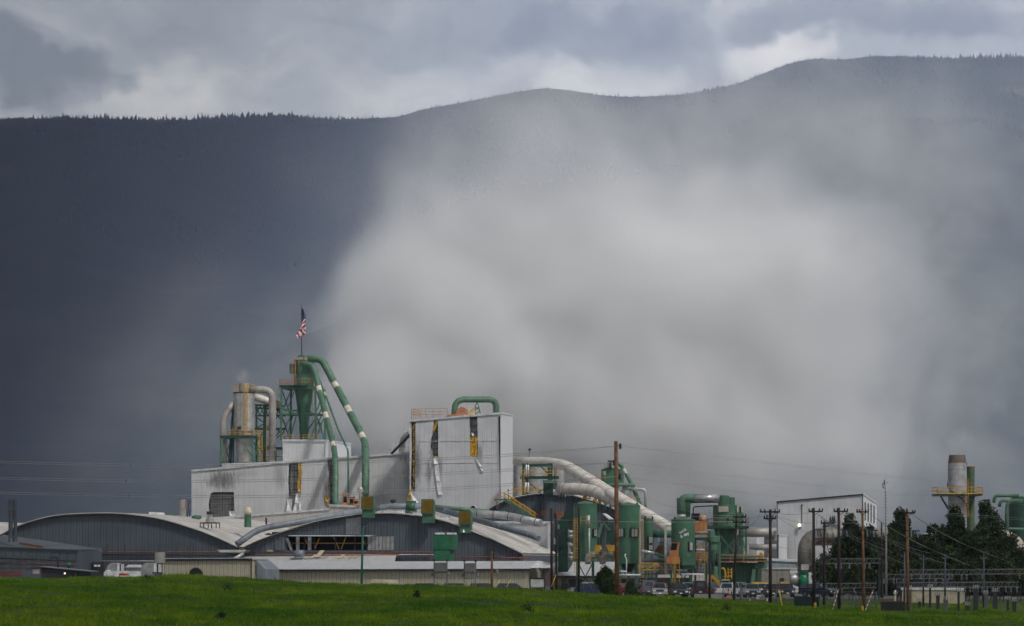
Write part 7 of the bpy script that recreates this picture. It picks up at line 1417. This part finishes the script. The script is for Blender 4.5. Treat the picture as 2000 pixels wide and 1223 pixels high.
for nm, L_, R_ in rows:
    for k, w_ in ((0, 'upper'), (1, 'lower')):
        d = -2 + 4 * k
        wire([(x, y + d * (1 if 0 < i < 5 else .8 if i == 0 else .3), yy) for i, (x, y, yy) in enumerate(L_)], f'{w_} cable of the {nm} pair strung left of the tallest wooden pole', .022)
        wire([(x, y + d * (.3 if i == 0 else .8), yy) for i, (x, y, yy) in enumerate(R_)], f'{w_} cable of the {nm} pair strung right of the tallest wooden pole', .009)
    x, y, yy = L_[1]; mb = MB(DARKM); mb.bar(P(x, y - 2.2, yy), P(x, y + 2.2, yy), .05); mb.bar(P(x - .6, y - 2, yy), P(x + .6, y - 2, yy), .09); mb.bar(P(x - .6, y + 2, yy), P(x + .6, y + 2, yy), .09); mb.solo('cable_spacer', f'dark spacer clip on the {nm} cable pair over the left shed', 'spacer', 'cable spacers')
wire([(1088, 1015.5, 352), (1200, 1019, 350), (1320, 1020, 356), (1434, 1019, 362)], 'bright thick cable crossing the green tanks from pole to pole', .035)
wire([(1203, 958, 335), (1350, 1000, 345), (1436, 1008, 362)], 'thin cable from the tallest pole towards the double cyclone')
wire([(1260, 1003, 350), (1436, 1012, 362), (1504, 1006, 352)], 'thin pale cable behind the double cyclone top')
wire([(1438, 1008, 362), (1426, 1002, 362), (1420, 1012, 362), (1425, 1024, 362), (1440, 1034, 362), (1458, 1037, 362)], 'white looping cable hanging from the pole before the double cyclone', .028)
wire([(1437, 1060, 362), (1446, 1070, 360), (1462, 1084, 357)], 'pale drop cable falling from the pole before the double cyclone', .02)
wire([(1437, 1060, 362), (1504, 1066, 353), (1600, 1082, 352)], 'long pale cable passing low before the silver cross ducts')
wire([(1484, 1004, 352), (1478, 1015, 353), (1464, 1028, 358)], 'dark cable dropping left from the pole with the grey can', .014, WIRED)
for k in range(3): sagwire((1504 + 6 * k, 1000 + 4 * k, 352), (1586 + 3 * k, 1000 + 22 * k, 343), .3, ('highest', 'middle', 'lowest')[k] + ' dark wire between the grey can pole and the emblem side pole')
for k in range(5): sagwire((1596 + k * 3, 1004 + 3 * k, 342), (1722 + k * 16, 1064 + 13 * k, 372), .35, ('first', 'second', 'third', 'fourth', 'fifth')[k] + ' wire from the top fanning down right of the pole left of the tree emblems', .015, WIREM if k % 2 else WIRED)
for k in range(5): sagwire((1645 + k * 3, 1004 + 3 * k, 340), (1800 + k * 18, 1070 + 11 * k, 372), .5, ('first', 'second', 'third', 'fourth', 'fifth')[k] + ' wire from the top fanning down right of the pole beside the emblem tree', .015, WIREM if k % 2 else WIRED)
for k in range(4): sagwire((1694 + k * 4, 1001 + 3 * k, 339), (1850 + k * 22, 1085 + 9 * k, 372), .5, ('first', 'second', 'third', 'fourth')[k] + ' wire from the top fanning down from the reddish brown pole', .014, mat('brassy_cable', (.16, .15, .07), .5, .3, streak=0))
for k in range(3): sagwire((1778 + k * 5, 1003 + 3 * k, 337), (1930 + k * 25, 1080 + 10 * k, 372), .5, ('first', 'second', 'third')[k] + ' wire from the top slanting over the right hand trees', .014, mat('brassy_cable', (.16, .15, .07), .5, .3, streak=0))
sagwire((1609, 1019, 352), (1735, 1019, 370), .2, 'level pale wire crossing in front of the giant duct', .016, WIREM)
for k in range(3): wire([(1604 + 12 * k, 1040, 344), (1606 + 10 * k, 1066, 344), (1619 + k * 2, 1087, 344)], ('left', 'middle', 'right')[k] + ' black cable of three gathering below the giant duct', .05, WIRED, 'hanging black cables')
for k in range(3): wire([(1594 + 9 * k, 1040, 342), (1596 + 9 * k, 1012, 342), (1603 + 8 * k, 1004, 342)], ('left', 'middle', 'right')[k] + ' curled jumper wire above the switches of the pole left of the emblems', .015, WIRED)
for k in range(3): wire([(1641 + 8 * k, 1030, 340), (1643 + 7 * k, 1010, 340), (1650 + 7 * k, 1006, 340), (1658 + 7 * k, 1010, 340)], ('left', 'middle', 'right')[k] + ' curled jumper wire above the switches of the pole right of the emblems', .015, WIRED)
wire([(1077, 1040, 350), (1060, 1062, 400), (1042, 1078, 440)], 'thin dark stay wire slanting left from the close pair of poles', .012, WIRED)

# transformer frames before the cream shed
def tframe(px, label, wide, top, Y=350):
    x = (px - 1000) * Y / F; zb = gz(x, Y) - .2; t = thing('transformer_frame', label, 'transformer frame', (x, Y, zb), 0, 'steel transformer frames'); GM = mat('frame_grey', (.20, .21, .225), .6, streak=.4); hw = wide / 2
    for s_ in (-1, 1): mb = MB(GM); q = P(px + s_ * hw, top, Y); mb.bar(Vector((q.x, Y, zb)), q, .14); part(mb, 'post', t); mb = MB(DARKM); mb.box(P(px + s_ * hw, top + .5, Y), .25, .25, .25); part(mb, 'cap', t); mb = MB(GM); mb.lathe(P(px + s_ * (hw + 3.5), top + 27, Y), [(.13, zof(top + 30, Y)), (.16, zof(top + 25, Y)), (.06, zof(top + 22, Y))], 10); part(mb, 'insulator', t)
    mb = MB(mat('ribbed_grey_box', (.17, .175, .185), .6, seam=.3, seam_w=.2, seam_d=.5, streak=.5)); mb.box(P(px, top + 20.5, Y - .2), M(wide - 1.5, Y), .7, M(17.5, Y)); part(mb, 'switch_box', t)
    mb = MB(DARKM)
    for k in range(6): q = P(px - hw + 3 + k * (wide - 6) / 5, top + 20.5, Y - .3); mb.bar(q, q - Z * .18, .09); q2 = q + Z * .75; mb.bar(q2, q2 + Z * .12, .06)
    part(mb, 'bushing', t); mb = MB(GM)
    mb.bar(P(px - hw, top + 33, Y), P(px + hw, top + 33, Y), .1); mb.bar(P(px - hw, top + 36, Y), P(px - hw * .35, top + 48, Y), .08); mb.bar(P(px + hw, top + 36, Y), P(px + hw * .35, top + 48, Y), .08); part(mb, 'brace', t)
tframe(860.5, 'wider grey transformer frame on steel legs below the green cabinet', 25, 1096); tframe(918, 'narrower grey transformer frame with dark top knobs right of the wide one', 22, 1097)
mb = MB(YEL); mb.tube([P(1077, 1146, 345), P(1086, 1122, 346)], .06, 6); mb.solo('guy_guard', 'yellow guy wire guard leaning at the foot of the close pair of poles', 'guy guard')
mb = MB(mat('lemon_yellow', (.75, .62, .02), .5)); mb.tube([P(1528, 1186, 346), P(1521.5, 1152, 347)], .085, 8); mb.solo('guy_guard', 'bright yellow guy wire guard leaning before the black car', 'guy guard')
for a, b, lb in (((968, 1146), (977, 1132), 'pale yellow guy guard right of the short brown pole'), ((989, 1147), (998, 1131), 'pale yellow guy guard left of the white board')): mb = MB(mat('pale_yellow', (.55, .5, .15), .6)); mb.tube([P(*a, 348), P(*b, 349)], .045, 6); mb.solo('guy_guard', lb, 'guy guard')
for a, b, lb in (((1626, 1192), (1638, 1150), 'red and white striped guy guard between the dark crossarm poles'), ((1690, 1192), (1706, 1152), 'red and white striped guy guard right of the reddish brown pole')):
    mb = MB(mat('faded_red', (.45, .12, .10), .6)); p, q = P(*a, 338), P(*b, 339); n = 10
    for k in range(n): mb.use(mat('faded_red', (.45, .12, .10), .6) if k % 2 else WHITE); mb.tube([p.lerp(q, k / n), p.lerp(q, (k + 1) / n)], .05, 6, False)
    mb.solo('guy_guard', lb, 'guy guard')
for px, py, lb in ((1592, 1188, 'yellow bollard at the foot of the pole left of the emblems'), (1684.5, 1194, 'yellow bollard at the foot of the reddish brown pole')):
    c = P(px, py, 334); mb = MB(mat('bollard_amber', (.65, .36, .03), .5)); r = M(2.6, 334); mb.lathe(c, [(r, c.z - .5), (r, c.z + .5), (r * .8, c.z + .58), (.02, c.z + .6)], 14); mb.solo('yellow_bollard', lb, 'bollard')

# chain-link fence
def fence(px0, px1, Y0, Y1, label, name='chain_link_fence', h=1.95, step=2.6):
    a = Vector(((px0 - 1000) * Y0 / F, Y0, 0)); b = Vector(((px1 - 1000) * Y1 / F, Y1, 0)); n = max(1, round((b - a).length / step)); GP_ = mat('fence_steel', (.10, .12, .145), .5, .3, streak=.2)
    t = thing(name, label, 'fence', (a + b) / 2 + Z * gz(*((a + b) / 2).xy), 0); P_ = []
    for k in range(n + 1):
        p = a.lerp(b, k / n); p.z = gz(p.x, p.y) - .1; P_.append(p); mb = MB(GP_); mb.tube([p, p + Z * (h + .15)], .05, 8); part(mb, 'post', t)
    for p, q in zip(P_[:-1], P_[1:]): mb = MB(GP_); mb.tube([p + Z * h, q + Z * h], .03, 6); part(mb, 'top_rail', t)
    mb = MB(GP_); m = 10
    for p, q in zip(P_[:-1], P_[1:]):
        for k in range(-m, m):
            for s_ in (1, -1):
                u0, u1 = k / m, (k + m * .75) / m; z0, z1 = .12, h
                if u0 < 0: z0 = .12 + (h - .12) * (-u0) / (u1 - u0); u0 = 0
                if u1 > 1: z1 = .12 + (h - .12) * (1 - k / m) / (u1 - k / m) if k >= 0 else h; u1 = 1
                if z1 <= z0: continue
                if s_ < 0: mb.bar(q.lerp(p, u0) + Z * z0, q.lerp(p, u1) + Z * z1, .012)
                else: mb.bar(p.lerp(q, u0) + Z * z0, p.lerp(q, u1) + Z * z1, .012)
    part(mb, 'wire_mesh', t); return t
fence(1412, 1552, 358, 350, 'grey chain link fence between the pasture and the parked cars'); fence(1552, 1712, 349, 344, 'chain link fence in front of the right hand poles and trees')
mb = MB(mat('dark_privacy_slats', (.012, .03, .03), .7, seam=.3)); p, q = P(1551, 1190, 347), P(1600, 1192, 346); mb.prism([p, q, q + Z * 1.5, p + Z * 1.5], Yv * .06); mb.solo('dark_slat_screen', 'dark slatted screen on the fence left of the yellow bollard', 'screen')
t = thing('fence_sign', 'small white sign with one red and one dark line wired to the fence', 'sign', P(1485.5, 1170, 353)); mb = MB(WHITE); mb.box(P(1485.5, 1170.5, 353), M(16, 353), .03, M(8, 353)); part(mb, 'plate', t)
mb = MB(mat('sign_red', (.35, .05, .04), .6)); r_ = random.Random(3); x = 1479.2
while x < 1492: w_ = r_.uniform(.8, 1.6); mb.box(P(x + w_ / 2, 1166.6, 352.9), M(w_, 353), .02, M(1.7, 353)); x += w_ + .45
part(mb, 'red_line', t); mb = MB(DARKM); x = 1482
while x < 1489: w_ = r_.uniform(.8, 1.5); mb.box(P(x + w_ / 2, 1169.2, 352.9), M(w_, 353), .02, M(1.2, 353)); x += w_ + .4
part(mb, 'dark_line', t)
for px, lb in ((1464.5, 'white marker post with a red top left of the fence sign'), (1498.5, 'white marker post with a red top right of the fence sign')):
    mb = MB(WHITE); q = P(px, 1174, 360); mb.tube([q - Z * 1.2, q + Z * .3], .07, 8); mb.use(TAIL).tube([q + Z * .3, q + Z * .5], .08, 8); mb.solo('marker_post', lb, 'marker post', 'red topped marker posts')

# ================================================================== substation
GS = mat('substation_steel', (.16, .18, .20), .5, .3, streak=.3); GL = mat('bright_bus_steel', (.13, .13, .13), .45, .3, streak=.2)
def portal(px0, px1, top, Y, label, n, dk=True):
    t = thing('substation_portal', label, 'steel portal', G((px0 + px1) / 2, Y), 0, 'substation steel portals'); h = M(9, Y)
    for k in range(n):
        x = px0 + (px1 - px0) * k / (n - 1); mb = MB(DARKM if dk else GS); q = P(x, top, Y)
        for s_ in (-1, 1): mb.bar(Vector((q.x + s_ * .22, Y, -1)), Vector((q.x + s_ * .22, Y, q.z)), .09)
        zq = -.5
        while zq < q.z - .5: mb.bar(Vector((q.x - .22, Y, zq)), Vector((q.x + .22, Y, zq + .55)), .05); zq += .55
        part(mb, 'column', t)
    mb = MB(GL); a, b = P(px0, top, Y), P(px1, top - 1, Y); mb.bar(a, b, .12); mb.bar(a - Z * h, b - Z * h, .12); m = int((px1 - px0) / 7)
    for k in range(m): p, q = a.lerp(b, k / m), a.lerp(b, (k + 1) / m); mb.bar(p - Z * h, q if k % 2 else p.lerp(q, .6), .06)
    part(mb, 'lattice_beam', t)
    for k in range(int((px1 - px0) / 9)):
        if random.random() < .4: mb = MB(mat('porcelain_dark', (.12, .125, .13), .3)); q = P(px0 + 4 + 9 * k + random.uniform(-3, 3), top + 12, Y - .3); mb.lathe(q, [(.05, q.z - .45), (.13, q.z - .3), (.06, q.z - .15), (.13, q.z), (.05, q.z + .25)], 8); part(mb, 'hanging_insulator', t)
    return t
portal(1757, 1915, 1113.5, 372, 'long lattice portal of the substation behind the brown pole', 6); portal(1905, 2040, 1112.5, 366, 'lattice portal of the substation at the right frame edge', 5); portal(1722, 1860, 1122, 384, 'lower lattice portal of the substation nearer the radio mast', 5); portal(1755, 1990, 1138, 360, 'lowest long portal in front of the cream control house', 8)
portal(1604, 1720, 1092, 372, 'thin portal between the fence and the pale building', 4); portal(1612, 1712, 1140, 366, 'low portal with insulator rows beside the reddish brown pole', 5)
for k, (px, top, lb) in enumerate(((1803.5, 1084, 'grey lightning mast left of the cream control house centre'), (1846, 1082, 'grey lightning mast right of the cream control house centre'), (1921.5, 1082, 'dark blue grey lightning mast near the right frame edge'), (1766.5, 1078, 'slender lightning mast close to the brown pole'))):
    Y = 350; x = (px - 1000) * Y / F; zb = gz(x, Y) - .3; t = thing('lightning_mast', lb, 'mast', (x, Y, zb), 0, 'substation lightning masts'); mb = MB(mat('mast_blue_grey', (.07, .09, .12), .5, .3)); mb.tube([Vector((x, Y, zb)), P(px, top, Y)], [.13, .07], 10); part(mb, 'mast_pole', t); mb = MB(GL); q = P(px, top + 9, Y); mb.bar(q - X * .3, q + X * .3, .07); mb.box(q - X * .32, .14, .14, .2); mb.box(q + X * .32, .14, .14, .2); part(mb, 'top_bar', t)
rr = random.Random(5)
for k in range(12):
    px = 1775 + k * 19 + rr.uniform(-4, 4); Y = 346 + rr.uniform(-3, 4); x = (px - 1000) * Y / F; zb = gz(x, Y); h = rr.uniform(.8, 2.7); names = ['first', 'second', 'third', 'fourth', 'fifth', 'sixth', 'seventh', 'eighth', 'ninth', 'tenth', 'eleventh', 'twelfth']
    t = thing('switchgear_cabinet', f'{names[k]} substation switchgear cabinet from the left, behind the grass crest', 'switchgear', (x, Y, zb), 0, 'substation switchgear'); mb = MB(DARKM if k % 4 else mat('cabinet_pale', (.10, .10, .10), .6)); mb.box((x, Y, zb - .2), rr.uniform(.14, .5), .5, h); part(mb, 'cabinet', t)
    for j in (-1, 0, 1): mb = MB(mat('porcelain_grey', (.30, .31, .33), .3)); q = Vector((x + j * .22, Y, zb + h - .2)); mb.lathe(q, [(.04, q.z), (.09, q.z + .12), (.05, q.z + .2), (.09, q.z + .3), (.03, q.z + .45)], 8); part(mb, 'bushing', t)
mb = MB(mat('black_tank', (.012, .012, .014), .6)); x = G(1744, 340).x; mb.box((x, 340, gz(x, 340) - .3), M(44, 340), 1.6, M(25, 340)); mb.use(RUSTY).box((x, 340, gz(x, 340) - .3 + M(25, 340)), M(45, 340), 1.65, .06); mb.solo('black_bin', 'long black bin with a rust coloured rim beside the brown pole', 'bin')
for px, lb in ((1749, 'white capped cream bushing left of the brown pole'), (1795, 'white capped cream bushing right of the brown pole')):
    mb = MB(mat('cream_column', (.5, .46, .34), .6)); q = P(px, 1160, 362); mb.tube([q - Z * 2.4, q], .14, 10); mb.use(WHITE).lathe(q, [(.26, q.z), (.22, q.z + .25), (.06, q.z + .45)], 12); mb.solo('capped_bushing', lb, 'bushing', 'white capped bushings')

# ================================================================== trees and shrubs
def leaf_mat(name, dark, mid, tip):
    m = bpy.data.materials.new(name); m.use_nodes = True; nt = m.node_tree; b = nt.nodes['Principled BSDF']; o = nt.nodes.new('ShaderNodeTexCoord').outputs['Object']
    a = _ramp(nt, _noise(nt, o, .7, 4, .6), .35, .65); d = _ramp(nt, _noise(nt, o, 5., 2, .5), .52, .72); c = _mix(nt, d, _mix(nt, a, dark, mid), tip); nt.links.new(c, b.inputs['Base Color']); b.inputs['Roughness'].default_value = .7; b.inputs['Specular IOR Level'].default_value = .15; return m
LEAF = leaf_mat('dark_poplar_leaves', (.008, .016, .005), (.018, .034, .009), (.11, .15, .03)); LEAF2 = leaf_mat('shrub_leaves', (.018, .035, .008), (.035, .06, .012), (.09, .12, .025))
def tree(px, Y, top, wpx, label, seed, bottom=0.18, n=9000, m=LEAF, name='leafy_tree', cat='tree', group='dark trees behind the substation', leaf=.17, cone=1.0, lobes=26, upright=True):
    r = np.random.default_rng(seed); x0 = (px - 1000) * Y / F; zb = gz(x0, Y) - .2; H = zof(top, Y) - zb; W = M(wpx / 2, Y); t = thing(name, label, cat, (x0, Y, zb), 0, group); rp = random.Random(seed)
    lb = []
    for k in range(lobes):
        u = bottom + (0.94 - bottom) * (k + rp.random()) / lobes; env = (math.sin(math.pi * min(1, (1 - u) * .95 + .06)) ** .7) * (1 - .45 * u * cone); a = rp.uniform(0, 6.283); rad = W * env * rp.uniform(.2, .82)
        s_ = W * env * rp.uniform(.22, .42) + .22; lb.append((x0 + math.cos(a) * rad, Y + math.sin(a) * rad, zb + u * H, s_, s_ * (rp.uniform(1.1, 1.9) if upright else .9)))
    tz = max(l[2] + l[4] for l in lb); lb.append((x0, Y, zb + H * .93, W * .16 + .1, H * .075))
    mb = MB(mat('grey_bark', (.06, .05, .04), .9)); tr = max(.09, H * .022); mb.tube([Vector((x0, Y, zb)), Vector((x0 + .1, Y, zb + H * .5)), Vector((x0, Y, zb + H * .9))], [tr, tr * .6, tr * .12], 10)
    for l in lb[::2]: zc = zb + (l[2] - zb) * .62; mb.tube([Vector((x0, Y, zc)), Vector(((x0 + l[0]) / 2, (Y + l[1]) / 2, (zc + l[2]) / 2 + .05)), Vector((l[0], l[1], l[2]))], [tr * .35, tr * .2, tr * .07], 6)
    part(mb, 'trunk', t)
    wts = np.array([l[3] ** 2 * l[4] for l in lb]) ** .8; wts /= wts.sum(); idx = r.choice(len(lb), n, p=wts); L_ = np.array(lb)[idx]
    d = r.normal(size=(n, 3)); d /= np.linalg.norm(d, axis=1)[:, None]; rad = r.random(n) ** .45 * (1 + .28 * r.normal(size=n) * .5); cen = L_[:, :3] + d * rad[:, None] * np.stack([L_[:, 3], L_[:, 3], L_[:, 4]], 1)
    a1 = r.normal(size=(n, 3)); a1 /= np.linalg.norm(a1, axis=1)[:, None]; a2 = np.cross(a1, r.normal(size=(n, 3))); a2 /= np.linalg.norm(a2, axis=1)[:, None]; s_ = leaf * (.6 + .8 * r.random(n))[:, None]
    v = np.stack([cen - a1 * s_, cen + a2 * s_ * .55, cen + a1 * s_, cen - a2 * s_ * .55], 1).reshape(-1, 3) - np.array([x0, Y, zb]); o = arr_mesh('crown', v, np.arange(4 * n).reshape(-1, 4), m, False); o.parent = t; return t
for a in ((1662, 432, 1001, 62, 'dark tree in front of the pale building, between two crossarm poles', 1), (1700, 430, 1026, 60, 'lower dark tree behind the reddish brown pole', 2), (1757, 440, 990, 66, 'tall dark tree behind the brown pole and radio mast', 3),
          (1728, 436, 1048, 66, 'low dark tree at the foot of the radio mast', 4), (1798, 432, 1046, 84, 'broad low dark tree left of the banded stack', 5), (1868, 428, 988, 72, 'tall dark tree directly before the banded stack', 6),
          (1926, 424, 974, 76, 'tallest dark tree right of the banded stack', 7), (1900, 420, 1040, 90, 'broad dark tree filling the gap below the two tall ones', 8), (1966, 420, 1046, 86, 'dark tree before the beige duct at the frame edge', 9),
          (1845, 416, 1068, 80, 'squat dark tree above the cream control house', 10), (1940, 412, 1085, 90, 'squat dark tree low at the right of the control house', 12), (1995, 408, 1075, 80, 'dark tree cut by the right frame edge', 13), (1765, 412, 1090, 80, 'squat dark tree behind the brown pole foot', 14)): tree(a[0], a[1], a[2], a[3] * 1.35, a[4], a[5], n=15000 if a[2] < 1050 else 11000, bottom=.04, leaf=.2, cone=.95, lobes=34)
for a in ((1638, 431, 1046, 46, 'dark tree just left of the emblem side pole', 41), (1826, 440, 1022, 70, 'dark tree between the beige dome and the banded stack', 42), (1715, 418, 1082, 74, 'squat dark tree between the reddish brown pole and the radio mast', 31), (1820, 405, 1098, 80, 'low dark thicket above the long portal', 32), (1880, 405, 1100, 84, 'low dark thicket right of the control house', 33), (1680, 415, 1100, 60, 'low dark thicket behind the reddish brown pole', 34), (1965, 402, 1104, 90, 'low dark thicket behind the right hand lightning mast', 35)): tree(*a, n=8000, bottom=.03, leaf=.2, cone=.4, lobes=30)
tree(1608, 430, 1082, 56, 'small tree beside the green scroll fan', 11, bottom=.05, n=6000, m=LEAF2, cone=.6); tree(1640, 425, 1092, 54, 'small dark tree behind the thin portal', 15, bottom=.04, n=5000)
tree(1184, 366, 1106, 48, 'dark rounded bush left of the tallest wooden pole', 21, bottom=.05, n=6500, m=LEAF2, name='rounded_bush', cat='bush', group='shrubs by the car park', leaf=.11, cone=.4, lobes=22, upright=False)
tree(1234, 372, 1137, 36, 'small sprawling shrub right of the tallest wooden pole', 22, bottom=.05, n=3000, m=LEAF2, name='sprawling_shrub', cat='shrub', group='shrubs by the car park', leaf=.1, cone=.3, lobes=16, upright=False)
tree(1102, 366, 1126, 22, 'thin twiggy shrub right of the close pair of poles', 23, bottom=.05, n=1200, m=leaf_mat('twiggy_grey', (.03, .025, .02), (.06, .05, .04), (.12, .11, .08)), name='twiggy_shrub', cat='shrub', group='shrubs by the car park', leaf=.09, cone=.5, lobes=10)
# distant line of trees under the mountain, closing the plain
def far_trees():
    N = 2600; rg = np.random.default_rng(5); X_ = (rg.random(N) * 2 - 1) * 620; Y_ = 1500 + 500 * rg.random(N); zb = ground_z(X_, Y_); h = 8 + 12 * rg.random(N); k = 6; v = np.zeros((N, 2 * k + 2, 3)); r_ = h * .3
    for j in range(k):
        a = j * 2 * np.pi / k; v[:, j] = np.stack([X_ + np.cos(a) * r_, Y_ + np.sin(a) * r_, zb + h * .15], 1); v[:, k + j] = np.stack([X_ + np.cos(a + .4) * r_ * .7, Y_ + np.sin(a + .4) * r_ * .7, zb + h * .7], 1)
    v[:, 2 * k] = np.stack([X_, Y_, zb + h], 1); v[:, 2 * k + 1] = np.stack([X_, Y_, zb], 1)
    f0 = [(j, (j + 1) % k, k + (j + 1) % k) for j in range(k)] + [(j, k + (j + 1) % k, k + j) for j in range(k)] + [(k + j, k + (j + 1) % k, 2 * k) for j in range(k)] + [((j + 1) % k, j, 2 * k + 1) for j in range(k)]
    o = arr_mesh('distant_treeline', v.reshape(-1, 3), (np.arange(N)[:, None, None] * (2 * k + 2) + np.array(f0)[None]).reshape(-1, 3), mm, False); tag(o, 'dark far-off belt of trees on the plain below the mountain', 'trees', kind='stuff')
far_trees()

for k, (px, py, lb) in enumerate(((445, 1154, 'dark weed clump on the pasture below the connecting wall'), (432, 1212, 'dark weed clump near the lower frame edge'), (287, 1132, 'small dark weed on the crest beside the silver blower'), (815, 1166, 'dark weed clump in the pasture below the transformer frame'), (1030, 1196, 'dark weed clump below the white board'), (1420, 1195, 'dark weed clump on the slope below the concrete wall'))):
    Yw = 320.0
    for _ in range(60):
        xw = (px - 1000) * Yw / F
        if CZ - (py - HY) * Yw / F > gz(xw, Yw): break
        Yw -= 3
    tree(px, Yw, HY + (CZ - gz(xw, Yw) - .55) * F / Yw, 26 * Yw / 300 if py < 1160 else 20, lb, 50 + k, bottom=.05, n=260, m=LEAF, name='weed_clump', cat='weed', group='weed clumps in the pasture', leaf=.07, cone=.3, lobes=6, upright=False)
